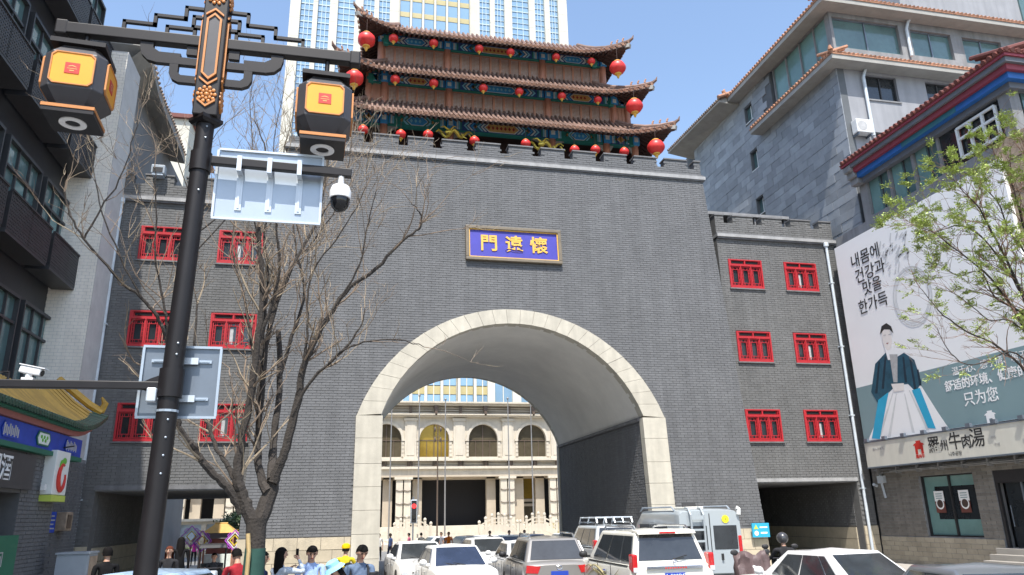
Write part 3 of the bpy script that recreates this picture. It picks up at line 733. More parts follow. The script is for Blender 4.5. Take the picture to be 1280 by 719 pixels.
for lb, p in (('large red lantern hanging from the left tip of the top eave', (-3.14, 1.3, 23.51)), ('large red lantern hanging from the left tip of the middle eave', (-3.6, .8, 21.1)), ('large red lantern hanging from the right tip of the top eave', (9.21, 1.3, 23.52)), ('large red lantern hanging from the right tip of the middle eave', (9.73, .8, 21.11)), ('large red lantern hanging from the right tip of the lowest eave', (10.44, .3, 18.71))):
    lantern(lb, .42, p, 'large red lanterns at the eave tips', .75)

# ---------------------------------------------------------------- hotel tower and podium behind
tw = thing('hotel_tower', 'tall pale office tower with blue glass strips rising behind the gate', 'tower', (10, 95, 0))
kx = (95 + 29.088) / (80 + 29.088)
def TX(x): return -3.324 + (x + 3.324) * kx
piers = [(-15.2, -13.57), (-11.54, -10.78), (-8.85, -7.56), (-4.76, -3.42), (-1.59, -.8), (1.01, 2.56), (14.93, 16.49), (18.35, 19.22), (20.95, 22.33), (25.41, 26.52), (28.3, 29.27), (30.85, 32.51)]
TB, TT = 20, 128
for a, b in piers:
    m = MB(); m.box(TX(a), TX(b), 94.5, 96.2, TB, TT)
    ob('pier', m, 'tower_stone', tw)
m = MB()
for a, b in piers:
    for z in range(TB, TT, 4): m.box(TX(a) + .004, TX(b) - .004, 94.485, 94.5, z + 0.1, z + .16)
ob('pier_joints', m, 'tile_white_joint', tw, kind='stuff')
m1 = MB(); m2 = MB()
gaps = [(piers[i][1], piers[i + 1][0]) for i in range(len(piers) - 1)]
for gi, (a, b) in enumerate(gaps):
    a, b = TX(a), TX(b)
    if gi == 5: continue
    m = MB(); m.box(a, b, 95.2, 95.4, TB, TT); ob('glass_strip', m, 'glass_blue', tw)
    for k in (1, 2): m1.box(a + (b - a) * k / 3 - .06, a + (b - a) * k / 3 + .06, 95.05, 95.2, TB, TT)
    for k, z in enumerate([TB + 1.33 * q for q in range(int((TT - TB) / 1.33))]): m1.box(a, b, 95.08, 95.19, z, z + (.10 if k % 3 else .22))
ob('mullions', m1, 'tower_mullion', tw, kind='stuff')
a0, b0 = TX(2.56), TX(14.93); pw = (b0 - a0) / 6; m2 = MB()
pane = MB(); pane.box(-pw / 2 + .25, pw / 2 - .25, -.05, .05, 0, 2.6); pane = pane.mesh('window_pane', 'glass_blue')
spn = MB(); spn.box(-pw / 2 + .25, pw / 2 - .25, -.12, .05, 0, 1.1); spn = spn.mesh('spandrel_panel', 'gold_panel')
for c in range(7): m2.box(a0 + c * pw - .2, a0 + c * pw + .2, 94.7, 95.6, TB, TT)
ob('bay_mullions', m2, 'tower_stone', tw)
z = TB + 36
while z < TT - 4:
    for c in range(6):
        ob('window_pane', pane, None, tw, loc=(a0 + (c + .5) * pw, 95.3, z)); ob('spandrel_panel', spn, None, tw, loc=(a0 + (c + .5) * pw, 95.3, z + 2.6))
    z += 3.7
m = MB(); m.box(a0, b0, 95.3, 95.5, TB, TB + 36); ob('lower_glass', m, 'glass_blue', tw)
m = MB(); m.box(TX(-15.2), TX(32.51), 95.6, 120, 0, TT); ob('core', m, 'tower_stone', tw)
# lower block of the tower seen through the arch
lb = thing('hotel_block', 'hotel lower block with gold and blue panels seen above the podium cornice', 'building', (11, 80, 0))
xs = [3.5, 5.83, 8.0, 10.36, 12.92, 15.33]
pane = MB(); pane.box(-.95, .95, -.05, .05, 0, 1.75); pane = pane.mesh('window_pane', 'glass_blue')
spn = MB(); spn.box(-.95, .95, -.12, .05, 0, 1.2); spn = spn.mesh('spandrel_panel', 'gold_panel')
m = MB()
allx = [-20 + 2.36 * k for k in range(10)] + xs
for x in allx: m.box(x - .2, x + .2, 79.6, 80.5, 14, 26)
ob('mullions', m, 'tower_stone', lb)
for x in allx:
    for z in (17.75, 20.9, 24.05): ob('window_pane', pane, None, lb, loc=(x + 1.18, 80.1, z)); ob('spandrel_panel', spn, None, lb, loc=(x + 1.18, 80.1, z + 1.82))
    mm = MB(); mm.box(x + 1.11, x + 1.25, 79.95, 80.05, 14, 26); ob('mullion', mm, 'tower_stone', lb)
for a, b in ((17.2, 18.3), (21.0, 22.3), (25.5, 27)):
    m = MB(); m.box(a, b, 79.5, 80.6, 14, 26); ob('pier', m, 'tower_stone', lb)
for a, b in ((18.3, 21.0), (22.3, 25.5)):
    m = MB(); m.box(a, b, 80.0, 80.2, 14, 26); ob('glass_strip', m, 'glass_blue', lb)
    m = MB(); m.box((a + b) / 2 - .06, (a + b) / 2 + .06, 79.9, 80, 14, 26); ob('mullion', m, 'tower_stone', lb)
m = MB(); m.box(-22, 30, 80.5, 94, 0, 26); ob('core', m, 'tower_stone', lb)
# podium
pod = thing('hotel_podium', 'ornate cream hotel podium with arched windows seen through the gate arch', 'building', (12, 70, 0))
ac = [-24.9, -18.2, -11.5, -4.8, 1.98, 8.2, 14.71, 21.4, 28.1]
PX0, PX1 = -29, 33
m = MB()
def arch_wall(m, c, x0, x1, z0, z1, y0, y1, r, zs, zsp):   # wall piece x0..x1 round one arched opening
    m.box(x0, c - r, y0, y1, z0, z1); m.box(c + r, x1, y0, y1, z0, z1); m.box(c - r, c + r, y0, y1, z0, zs)
    n = 12
    for i in range(n):
        xa, xb = c - r * cos(pi * i / n), c - r * cos(pi * (i + 1) / n); za, zb = zsp + r * sin(pi * i / n), zsp + r * sin(pi * (i + 1) / n)
        m.hexa([(xa, y0, za), (xb, y0, zb), (xb, y1, zb), (xa, y1, za), (xa, y0, z1), (xb, y0, z1), (xb, y1, z1), (xa, y1, z1)])
mid = [PX0] + [(ac[i] + ac[i + 1]) / 2 for i in range(len(ac) - 1)] + [PX1]
for i, c in enumerate(ac): arch_wall(m, c, mid[i], mid[i + 1], 9.45, 14.9, 70, 70.8, 1.95, 9.76, 12.05)
ob('wall', m, 'podium_stone', pod)
for i, c in enumerate(ac):
    if not -8 < c < 30: continue
    m = MB(); n = 14
    pl = [(c - 1.95, 9.76)] + [(c - 1.95 * cos(pi * k / n), 12.05 + 1.95 * sin(pi * k / n)) for k in range(n + 1)] + [(c + 1.95, 9.76)]
    m.prism(pl, 'xz', 70.45, 70.55); w = ob('arched_window', m, 'gold_glass' if abs(c - 8.2) < .1 else 'bronze_glass', pod)
    m = MB(); m.box(c - .05, c + .05, 70.35, 70.45, 9.76, 14); m.box(c - 1.95, c + 1.95, 70.36, 70.44, 11.85, 11.95); m.box(c - 1.0, c - .93, 70.36, 70.44, 9.76, 11.85); m.box(c + .93, c + 1.0, 70.36, 70.44, 9.76, 11.85); ob('glazing_bar', m, 'bronze', w)
    m = MB()
    for k in range(n):
        A, B = pi * k / n, pi * (k + 1) / n
        m.hexa([(c - 1.95 * cos(A), 69.85, 12.05 + 1.95 * sin(A)), (c - 1.95 * cos(B), 69.85, 12.05 + 1.95 * sin(B)), (c - 2.3 * cos(B), 69.85, 12.05 + 2.3 * sin(B)), (c - 2.3 * cos(A), 69.85, 12.05 + 2.3 * sin(A)), (c - 1.95 * cos(A), 70, 12.05 + 1.95 * sin(A)), (c - 1.95 * cos(B), 70, 12.05 + 1.95 * sin(B)), (c - 2.3 * cos(B), 70, 12.05 + 2.3 * sin(B)), (c - 2.3 * cos(A), 70, 12.05 + 2.3 * sin(A))])
    m.box(c - 2.45, c - 1.95, 69.8, 70, 11.8, 12.05); m.box(c + 1.95, c + 2.45, 69.8, 70, 11.8, 12.05)
    for z in (9.8, 10.3, 10.8, 11.3): m.box(c - 2.3, c - 1.96, 69.9, 70, z, z + .42); m.box(c + 1.96, c + 2.3, 69.9, 70, z, z + .42)
    ob('window_surround', m, 'podium_stone', pod)
for x in mid[1:-1]:
    m = MB(); m.box(x - .75, x + .75, 69.72, 70, 9.5, 14.4); m.box(x - .9, x + .9, 69.6, 70, 14.4, 14.75); m.box(x - .9, x + .9, 69.6, 70, 9.46, 9.8); m.box(x - .5, x + .5, 69.66, 69.72, 9.95, 14.2); ob('pilaster', m, 'podium_stone', pod)
def course(z0, z1, y, mat='podium_stone', nm='cornice'):
    m = MB(); m.box(PX0, PX1, y, 71, z0, z1); ob(nm, m, mat, pod)
course(14.9, 15.1, 69.3); course(15.1, 15.25, 69.0); course(15.25, 16.35, 69.9, 'podium_stone2', 'frieze'); course(16.35, 16.6, 68.9); course(16.6, 16.8, 68.5)
course(9.2, 9.45, 69.0); course(8.5, 9.2, 69.8, 'podium_stone2', 'frieze'); course(8.2, 8.5, 69.1); course(7.4, 8.2, 69.5, 'podium_stone', 'fascia'); course(7.2, 7.4, 69.3, 'podium_stone2')
for z0 in (15.4, 15.7, 16.0, 8.62, 8.82, 9.02):
    m = MB(); m.box(PX0, PX1, 69.55, 69.65, z0, z0 + .10); ob('rail', m, 'podium_stone', pod)
x = -28.0; i = 0
while x < 32:
    m = MB(); m.prism([(x - .3, 16.3), (x + .3, 16.3), (x + .12, 15.1), (x - .12, 15.1)], 'xz', 69.0, 69.6) if i % 2 else m.box(x - .15, x + .15, 69.3, 69.6, 15.3, 16.3)
    ob('bracket', m, 'bronze', pod)
    m = MB(); m.box(x - .12, x + .12, 69.3, 69.6, 8.5, 9.15); m.box(x - .35, x - .25, 69.3, 69.6, 8.5, 9.15); m.box(x + .25, x + .35, 69.3, 69.6, 8.5, 9.15); ob('baluster', m, 'bronze', pod); x += 3.3; i += 1
for x in (4.25, 17.75, 24.4, -2.6, -16, -22.5):
    for dx in (-.5, .5):
        m = MB(); m.box(x + dx - .42, x + dx + .42, 69.2, 70.0, -.6, 6.9); m.box(x + dx - .47, x + dx + .47, 69.1, 70, -.6, .9); ob('column', m, 'podium_stone', pod)
    m = MB(); m.box(x - 1.15, x + 1.15, 69.0, 70.0, 6.9, 7.2); ob('capital', m, 'podium_stone', pod)
    for s in (-1, 1):
        m = MB(); m.box(x + s * 1.9 - .6, x + s * 1.9 + .6, 70.8, 71.6, -.6, 7.2); ob('inner_pier', m, 'podium_stone2', pod)
    for z in (2.4, 4.0, 5.6):
        m = MB(); m.tube([(x - .95 + .19 * k, 69.12, z - .12 * sin(pi * ((k % 5) / 5))) for k in range(11)], .05, 5); ob('light_string', m, 'bronze', pod)
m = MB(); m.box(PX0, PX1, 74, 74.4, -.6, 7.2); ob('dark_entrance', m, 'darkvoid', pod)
m = MB(); m.box(PX0, PX1, 70.8, 74, 7.0, 7.2); ob('soffit', m, 'podium_stone2', pod)
for x, w in ((21.0, 2.4), (-26, 2.4)):
    m = MB(); m.box(x - w, x + w, 72.6, 72.8, 0, 7.0); ob('shop_glass', m, 'bronze_glass', pod)
    for z in (3.4, 4.0): 
        m = MB(); m.box(x - w, x + w, 72.4, 72.6, z, z + .35); ob('shop_transom', m, 'podium_stone2', pod)
    m = MB(); m.box(x - w, x + w, 72.4, 72.55, 4.4, 7.0); ob('shop_fascia', m, 'gold_glass', pod)
m = MB(); m.box(PX0, PX1, 70.8, 79.5, 7.3, 16.5); ob('body', m, 'podium_stone2', pod)
# terrace and stairs in front
m = MB(); m.box(PX0, PX1, 64, 75, -1.2, 1.15); ob('terrace', m, 'podium_stone', kind='structure')
for k in range(5):
    m = MB(); m.box(-8, 33, 61.2 + k * .55, 64, -1.2, -.55 + k * .33); ob('terrace_step', m, 'podium_stone', kind='structure')
m = MB(); m.box(-40, 40, 50.0, 61.1, -1.2, -.3); ob('plaza_terrace', m, 'podium_stone', kind='structure')
# arched balustrades of little bridges
def bridge(label, x0, x1, y):
    t = thing('stone_bridge', label, 'bridge', ((x0 + x1) / 2, y, -.3), group='white marble bridges on the plaza')
    f = lambda x: .85 + .8 * sin(pi * (x - x0) / (x1 - x0))
    N = 12; m = MB()
    for i in range(N):
        xa, xb = x0 + (x1 - x0) * i / N, x0 + (x1 - x0) * (i + 1) / N
        m.hexa([(xa, y - .15, max(f(xa) - 1.0, -.29)), (xb, y - .15, max(f(xb) - 1.0, -.29)), (xb, y + .15, max(f(xb) - 1.0, -.29)), (xa, y + .15, max(f(xa) - 1.0, -.29)), (xa, y - .15, f(xa) - .28), (xb, y - .15, f(xb) - .28), (xb, y + .15, f(xb) - .28), (xa, y + .15, f(xa) - .28)])
    ob('deck', m, 'podium_stone', t)
    m = MB()
    for i in range(N):
        xa, xb = x0 + (x1 - x0) * i / N, x0 + (x1 - x0) * (i + 1) / N; m.bar((xa, y, f(xa) + .35), (xb, y, f(xb) + .35), .14, .14)
        m.bar((xa, y, f(xa) - .05), (xb, y, f(xb) - .05), .12, .12)
    ob('handrail', m, 'podium_stone', t)
    for i in range(0, N + 1, 2):
        xa = x0 + (x1 - x0) * i / N; m = MB(); m.box(xa - .13, xa + .13, y - .13, y + .13, f(xa) - .35, f(xa) + .6); m.lathe([(.1, 0), (.17, .1), (.16, .25), (.05, .36)], 8, (xa, y, f(xa) + .6)); ob('post', m, 'podium_stone', t)
bridge('white stone bridge balustrade at left of the plaza beside the traffic light', 2.2, 6.0, 53.5)
bridge('white stone bridge balustrade on the middle of the plaza', 11.2, 15.4, 53.5)
bridge('white stone bridge balustrade at right of the plaza by the gold fence', 15.9, 20.0, 54.2)
# flagpoles, lamp post, traffic light
for lb2, x, h in (('slim steel flagpole, leftmost of those seen through the arch', 1.68, 15), ('slim steel flagpole just right of the traffic light', 4.75, 15.6), ('slim steel flagpole left of the dark entrance', 7.68, 15.2), ('slim steel flagpole in front of the pale double column', 14.9, 15.4), ('slim steel flagpole before the bronze shop glass', 17.6, 15.2), ('slim steel flagpole, rightmost of those seen through the arch', 20.6, 14.8)):
    t = thing('flagpole', lb2, 'flagpole', (x, 55, -.3), group='flagpoles on the plaza'); m = MB(); m.lathe([(.09, 0), (.08, 5), (.055, h)], 10, (x, 55, -.3)); ob('pole', m, 'flag_grey', t, smooth=True)
    m = MB(); m.lathe([(.3, 0), (.3, .25), (.18, .45)], 10, (x, 55, -.3)); ob('base', m, 'podium_stone', t); m = MB(); m.ball((x, 55, -.3 + h + .1), .14); ob('finial', m, 'flag_grey', t, smooth=True)
t = thing('lamp_post', 'dark slender lamp post with twin heads in front of the gold arched window', 'lamp post', (6.6, 53, -.3))
m = MB(); m.lathe([(.2, 0), (.16, .6), (.09, .8), (.08, 5), (.06, 12.2)], 10, (6.6, 53, -.3)); ob('post', m, 'bronze', t, smooth=True)
for s in (-1, 1):
    for z in (10.5, 11.6):
        m = MB(); m.tube([(6.6, 53, z), (6.6 + s * .25, 53, z + .2), (6.6 + s * .3, 53, z)], .03, 6); m.lathe([(.05, 0), (.12, .15), (.12, .4), (.04, .5)], 8, (6.6 + s * .3, 53, z - .45)); ob('lamp_head', m, 'bronze', t, smooth=True)
t = thing('traffic_light', 'pedestrian traffic light showing red on a thin pole beyond the arch', 'traffic light', (2.9, 40, -.8))
m = MB(); m.tube([(2.9, 40, -.8), (2.9, 40, 4.0)], .06, 8); ob('pole', m, 'steel_dark', t, smooth=True)
m = MB(); m.box(2.66, 3.22, 39.75, 39.97, 1.75, 3.75); hd = ob('housing', m, 'steel_light', t, bevel=.05); m = MB(); m.box(2.72, 3.16, 39.72, 39.749, 1.82, 3.68); ob('face', m, 'black_trim', hd)
dm('red_lamp', (1, .03, .03), .5, var=0, emit=1.2)
m = MB(); m.tube([(2.94, 39.72, 3.2), (2.94, 39.68, 3.2)], .2, 12); ob('red_lamp', m, 'red_lamp', hd); m = MB(); m.tube([(2.94, 39.72, 2.3), (2.94, 39.68, 2.3)], .2, 12); ob('green_lamp', m, 'dome_black', hd)
t = thing('gold_fence', 'low gilt railing on the terrace at right of the plaza', 'fence', (24, 62, 1.2))
for k in range(14):
    m = MB(); m.box(21.4 + k * .28, 21.55 + k * .28, 60.8, 60.9, -.3, 1.2); ob('bar', m, 'gold_panel', t)
m = MB(); m.box(21.3, 25.4, 60.78, 60.92, 1.2, 1.32); m.box(21.3, 25.4, 60.78, 60.92, -.1, .02); ob('rail', m, 'gold_panel', t)
# ---------------------------------------------------------------- left side of the street
tb = thing('tiled_house', 'pale white-tiled house with a curved overhanging eave left of the gate', 'house', (-13.5, -.5, 0))
m = MB(); m.box(-13.6, -12.10, -1.8, -.05, 0, 19.6); ob('corner_wall', m, 'tile_white_joint', tb)
m = MB(); rnd = random.Random(4); z = .1
while z < 19.5:
    x = -13.6 + (0.12 if int(z / .12) % 2 else 0)
    while x < -12.13:
        m.box(x, min(x + .225, -12.105), -1.812 - rnd.uniform(0, .004), -1.8, z, z + .108); x += .24
    z += .12
ob('wall_tiles', m, 'tile_white', tb, kind='stuff')
eo = [(184, 58), (190, 82), (198.5, 120), (207, 143), (216, 163.5), (224, 185), (231, 205)]
eo = [at(a, b, X=-11.75) for a, b in eo]; ei = [(158, 77), (166, 99), (177, 120), (187, 140), (199, 168), (208, 190), (213, 201.5)]
ei = [at(a, b, X=-12.5) for a, b in ei]
y1 = 20
m = MB(); v = []
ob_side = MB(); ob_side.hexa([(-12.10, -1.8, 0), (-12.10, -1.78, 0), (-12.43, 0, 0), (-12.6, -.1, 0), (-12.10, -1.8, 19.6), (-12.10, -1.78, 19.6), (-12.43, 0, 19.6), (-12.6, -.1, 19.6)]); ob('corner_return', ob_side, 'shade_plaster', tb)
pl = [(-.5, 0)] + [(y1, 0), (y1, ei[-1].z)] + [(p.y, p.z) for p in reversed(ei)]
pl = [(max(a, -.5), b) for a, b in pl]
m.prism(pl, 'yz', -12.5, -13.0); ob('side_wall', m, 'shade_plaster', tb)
m = MB(); n = len(eo)
v = [p for p in eo] + [p for p in ei] + [p + Vector((0, 0, .35)) for p in eo] + [p + Vector((-.3, 0, .9)) for p in ei]
f = []
for i in range(n - 1): f += [(i, i + 1, n + i + 1, n + i), (2 * n + i, 3 * n + i, 3 * n + i + 1, 2 * n + i + 1), (i, 2 * n + i, 2 * n + i + 1, i + 1)]
m.add(v, f); ob('eave_soffit', m, 'soffit', tb)
m = MB()
for i in range(n - 1):
    for k in range(6):
        p = eo[i].lerp(eo[i + 1], k / 6) + Vector((.02, 0, .36)); m.tube([p + Vector((.03, 0, 0)), p + Vector((-.5, 0, .3))], .07, 6)
ob('eave_tiles', m, 'clay_tile_dark', tb, kind='stuff')
fy = min(p.y for p in eo) - .15; fz = eo[0].z
m = MB(); m.box(-15, -11.75, fy, -.5, fz - .1, fz + .12); ob('front_eave', m, 'soffit', tb)
m = MB()
for k in range(14):
    x = -11.8 - k * .22; m.tube([(x, fy - .03, fz + .18), (x, fy + .6, fz + .5)], .075, 7)
m.box(-15, -11.75, fy + .0, fy + .5, fz + .12, fz + .2)
ob('front_eave_tiles', m, 'green_tile', tb, kind='stuff')
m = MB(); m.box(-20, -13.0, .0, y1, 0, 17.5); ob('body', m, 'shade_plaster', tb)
# pale house further back
fb = thing('pale_house', 'pale cream house top showing behind the curved eave', 'house', (-16, 30, 0))
a = at(196, 146, Y=30); m = MB(); m.box(a.x - 6, a.x + 2.6, 30, 40, 0, a.z); ob('wall', m, 'tower_stone', fb); m = MB(); m.box(a.x - 6.2, a.x + 2.9, 29.7, 40.2, a.z, a.z + .35); ob('parapet', m, 'maroon_tile', fb)
# little things on the left wing battlement
t = thing('air_conditioner', 'white air conditioner unit on the left wing battlement', 'air conditioner', (-10.9, -.2, 15.3))
m = MB(); m.box(-11.15, -10.65, -.4, -.06, 15.25, 15.62); ob('case', m, 'cabinet', t, bevel=.03); m = MB(); m.box(-11.08, -10.72, -.415, -.401, 15.3, 15.5)
ob('grille', m, 'black_trim', t); m = MB(); m.box(-11.1, -10.7, -.38, .0, 15.18, 15.245); ob('bracket', m, 'steel', t)
# black modern building
BX = -13.3; BY = -1.0
bk = thing('black_building', 'black modern building with perforated metal balconies at the left edge', 'building', (BX, -14, 0))
m = MB(); m.box(BX - 10, BX - .2, -34, BY + .1, 0, 21.6); ob('body', m, 'black_facade', bk)
zb0 = at(52, 328, X=BX + .62).z; zb1 = at(46, 129, X=BX + .62).z; FH = (zb1 - zb0) / 2 if zb1 - zb0 > 6 else zb1 - zb0
for yy in range(0, 11):
    y0 = BY - .35 - yy * 2.9
    for fl in range(-1, 4):
        z0 = zb0 - FH + .15 + (fl + 1) * FH
        m = MB(); m.box(BX - .22, BX - .1, y0 - 2.55, y0 - .15, z0 + .1, z0 + 3.0); w = ob('window', m, 'green_glass', bk)
        m = MB(); m.box(BX - .1, BX - .02, y0 - 1.75, y0 - 1.68, z0 + .1, z0 + 3.0); m.box(BX - .1, BX - .02, y0 - .9, y0 - .84, z0 + .1, z0 + 3.0); m.box(BX - .1, BX - .0, y0 - 2.55, y0 - .15, z0 + 2.2, z0 + 2.28); m.box(BX - .12, BX + .04, y0 - 2.62, y0 - 2.55, z0, z0 + 3.1); m.box(BX - .12, BX + .04, y0 - .15, y0 - .08, z0, z0 + 3.1); m.box(BX - .12, BX + .04, y0 - 2.55, y0 - .15, z0 + 3.0, z0 + 3.1); ob('window_frame', m, 'panel_dark', w)
        if (yy * 3 + fl) % 3 == 0:
            m = MB(); m.box(BX - .095, BX - .07, y0 - 1.6, y0 - 1.0, z0 + .2, z0 + 2.1); ob('curtain', m, 'teal_glass', w)
for fl in range(4):
    z0 = zb0 + fl * FH
    for k in range(8):
        y0 = BY - .15 - k * 3.3
        m = MB(); m.box(BX - .1, BX + .6, y0 - 3.0, y0, z0, z0 + .12); b = ob('balcony', m, 'panel_dark', bk)
        for j in range(2):
            m = MB(); ya, yb = y0 - 3.0 + j * 1.5 + .01, y0 - 3.0 + (j + 1) * 1.5 - .01; xx = BX + .6
            for q in range(15): m.box(xx - .01, xx + .01, ya + (yb - ya) * q / 14 - .03, ya + (yb - ya) * q / 14 + .03, z0 + .12, z0 + 1.22)
            for q in range(12): m.box(xx - .011, xx + .011, ya, yb, z0 + .12 + 1.1 * q / 11 - .028, z0 + .12 + 1.1 * q / 11 + .028)
            ob('perforated_panel', m, 'perforated', b)
        m = MB(); m.box(BX - .1, BX + .6, y0 - .02, y0, z0 + .12, z0 + 1.22); m.box(BX - .1, BX + .6, y0 - 3, y0 - 2.98, z0 + .12, z0 + 1.22); m.box(BX + .55, BX + .64, y0 - 3.02, y0 + .02, z0 + 1.22, z0 + 1.28); ob('balcony_rail', m, 'perforated', b)
# shop with yellow tile roof
sh = thing('corner_shop', 'small shop with yellow and green tiled eave and blue painted frieze at left', 'shop', (-11.3, -6, 0))
ya, yb = -16, -3.0
def EZ(y): t = max(0, (y + 5.2) / 2.2); return .55 * t * t
def strip(nm, z0, z1, x, dx, mat, kind=None, yend=yb):
    m = MB(); ys = [ya + (yend - ya) * k / 24 for k in range(25)]
    for k in range(24):
        a, b = ys[k], ys[k + 1]
        m.hexa([(x - dx, a, z0 + EZ(a)), (x, a, z0 + EZ(a)), (x, b, z0 + EZ(b)), (x - dx, b, z0 + EZ(b)), (x - dx, a, z1 + EZ(a)), (x, a, z1 + EZ(a)), (x, b, z1 + EZ(b)), (x - dx, b, z1 + EZ(b))])
    return ob(nm, m, mat, sh, kind=kind)
strip('pink_board', 4.66, 4.80, -10.98, .3, 'pink_board'); strip('eave_board', 4.80, 4.86, -10.86, .6, 'green_board')
fr = MB(); fr.box(-11.3, -11.05, ya, -4.0, 4.12, 4.64); frz = ob('frieze', fr, 'plaque_blue', sh)
dm('frieze_blue', (.015, .06, .42), .55, var=.25, scale=3)
frz.data.materials[0] = M['frieze_blue']
m = MB(); m.box(-11.32, -11.0, ya, -4.0, 4.0, 4.12); ob('green_beam', m, 'green_board', sh)
for k in range(6):
    y0 = -5.0 - k * 2.1
    m = MB(); m.prism([(y0 - .5, 4.38), (y0 - .36, 4.56), (y0 + .36, 4.56), (y0 + .5, 4.38), (y0 + .36, 4.2), (y0 - .36, 4.2)], 'yz', -11.04, -11.02, 0); m.prism([(y0 - .42, 4.38), (y0 - .32, 4.52), (y0 + .32, 4.52), (y0 + .42, 4.38), (y0 + .32, 4.24), (y0 - .32, 4.24)], 'yz', -11.03, -11.015, 1) if k % 2 else None
    if k % 2:
        for q in range(5): m.ball((-11.01, y0 - .2 + q * .1, 4.38 + .04 * (-1) ** q), (.012, .06, .05), 2, 6, 4)
    else:
        for q in range(9): m.box(-11.02, -11.012, y0 - .4 + q * .1, y0 - .34 + q * .1, 4.24 + .04 * (q % 2), 4.52 - .04 * (q % 3), 3)
    ob('frieze_cartouche', m, ['green_board' if k % 2 else 'frieze_blue', 'paint_white', 'leaf_green', 'ink_grey'], sh)
m = MB(); y = ya
while y < yb:
    z = 4.93 + EZ(y); m.tube([(-10.72, y, z), (-11.2, y, z + .14)], .075, 7); m.tube([(-10.74, y + .09, z - .05), (-11.2, y + .09, z + .07)], .05, 5); y += .18
ob('drip_tiles', m, 'green_tile', sh, kind='stuff', smooth=True)
m = MB(); y = ya
while y < yb - .1:
    z = 5.06 + EZ(y); m.tube([(-11.15, y, z), (-11.7, y, z + .38), (-12.3, y, z + .95)], .07, 6); m.hexa([(-11.1, y, z - .05), (-11.1, y + .2, z - .05), (-11.7, y + .2, z + .3), (-11.7, y, z + .3), (-11.1, y, z), (-11.1, y + .2, z), (-11.7, y + .2, z + .36), (-11.7, y, z + .36)]); m.hexa([(-11.7, y, z + .3), (-11.7, y + .2, z + .3), (-12.35, y + .2, z + .9), (-12.35, y, z + .9), (-11.7, y, z + .36), (-11.7, y + .2, z + .36), (-12.35, y + .2, z + .96), (-12.35, y, z + .96)]); y += .2
ob('roof_tiles', m, 'yellow_tile', sh, kind='stuff', smooth=True)
m = MB(); p = [(-10.9, yb, 5.05 + EZ(yb)), (-11.3, yb - .02, 5.3 + EZ(yb)), (-12.3, yb - .05, 6.1 + EZ(yb))]; m.tube(p, [.13, .12, .12], 8); m.tube([(-10.95, yb, 5.1 + EZ(yb)), (-10.85, yb, 5.35 + EZ(yb)), (-10.98, yb, 5.55 + EZ(yb))], [.12, .1, .03], 7); ob('ridge_end', m, 'yellow_tile', sh, smooth=True)
# walls of the shop
m = MB(); wall_holes(m, -16, -3.9, 0, 4.0, [], 0, .1); m = MB()
for y0, y1, z0, z1 in ((-7.6, -5.2, 0, 4.0), (-16, -7.6, 3.0, 4.0), (-16, -12, 0, 3.0)): m.box(-11.7, -11.2, y0, y1, z0, z1)
ob('wall', m, 'mortar', sh)
bricks((0.9, 3.98, lambda z: -7.6, lambda z: -5.2), lambda u, z, d: (-11.2 + d, u, z), lambda *a: False, .1, .30, .016, .02, 'brick', sh, 21)
bricks((0.0, 3.98, lambda z: -11.7, lambda z: -11.2), lambda u, z, d: (u, -5.2 + 0 + d, z), lambda *a: False, .1, .30, .016, .02, 'brick', sh, 22)
m = MB(); m.box(-11.72, -11.18, -7.62, -5.18, 0, .95); ob('plinth', m, 'concrete', sh)
m = MB(); m.box(-12.6, -12.4, -16, -7.6, 0, 3.0); ob('shop_window', m, 'glass_dark', sh)
m = MB(); m.box(-11.19, -11.08, -12.0, -7.2, 3.08, 3.92); sb = ob('sign_board', m, 'panel_dark', sh)
txt('烟酒', .62, 'bb_white', sb, (-11.06, -9.3, 3.5), (pi / 2, 0, pi / 2), 'lettering', bold=.01)
m = MB(); m.box(-11.6, -11.25, -7.5, -5.3, 4.0, 4.1); ob('lintel', m, 'concrete', sh)
m = MB(); m.box(-11.1, -11.0, -6.6, -6.45, 3.1, 3.26); ob('junction_box', m, 'white_paint', sh)
m = MB(); m.box(-12.6, -11.9, -5.0, -.6, 0, 4.3); ob('rear_wall', m, 'concrete', sh)
bricks((0.0, 4.2, lambda z: -5.0, lambda z: -.6), lambda u, z, d: (-11.9 + d, u, z), lambda *a: False, .1, .30, .016, .02, 'brick', sh, 25)
# light box sign
c = at(70, 592, X=-10.9)
t = thing('light_box_sign', 'white light box sign with a red and green apple-like swirl', 'sign', (c.x, c.y, c.z))
m = MB(); m.box(c.x - .55, c.x, c.y - .12, c.y + .95, c.z - .55, c.z + .62); bx = ob('box', m, 'lightbox', t, bevel=.02)
m = MB(); m.box(c.x - .56, c.x + .01, c.y - .13, c.y + .96, c.z - .72, c.z - .56); ob('base_strip', m, 'lime', t)
m = MB(); q = [(c.x + .012, c.y + .42 + .27 * cos(2 * pi * k / 20 + 1.2), c.z - .08 + .34 * sin(2 * pi * k / 20 + 1.2)) for k in range(18)]; m.tube(q, [.03 + .05 * sin(pi * k / 17) for k in range(18)], 5); ob('red_swirl', m, 'red_logo', t)
m = MB(); m.ball((c.x + .012, c.y + .30, c.z + .22), (.012, .14, .16), 0); m.ball((c.x + .012, c.y + .5, c.z + .36), (.012, .16, .09), 0); ob('green_leaf', m, 'leaf_green', t)
m = MB(); m.tube([(c.x - .3, c.y + .5, c.z + .6), (c.x - .3, c.y + .5, c.z + .8), (c.x - .9, c.y + .5, c.z + .85)], .03, 6); m.tube([(c.x - .3, c.y + .7, c.z + .72), (c.x + .1, c.y + .8, c.z + .8)], .02, 5); ob('bracket', m, 'black_metal', t)
c = at(63, 653, X=-11.85)
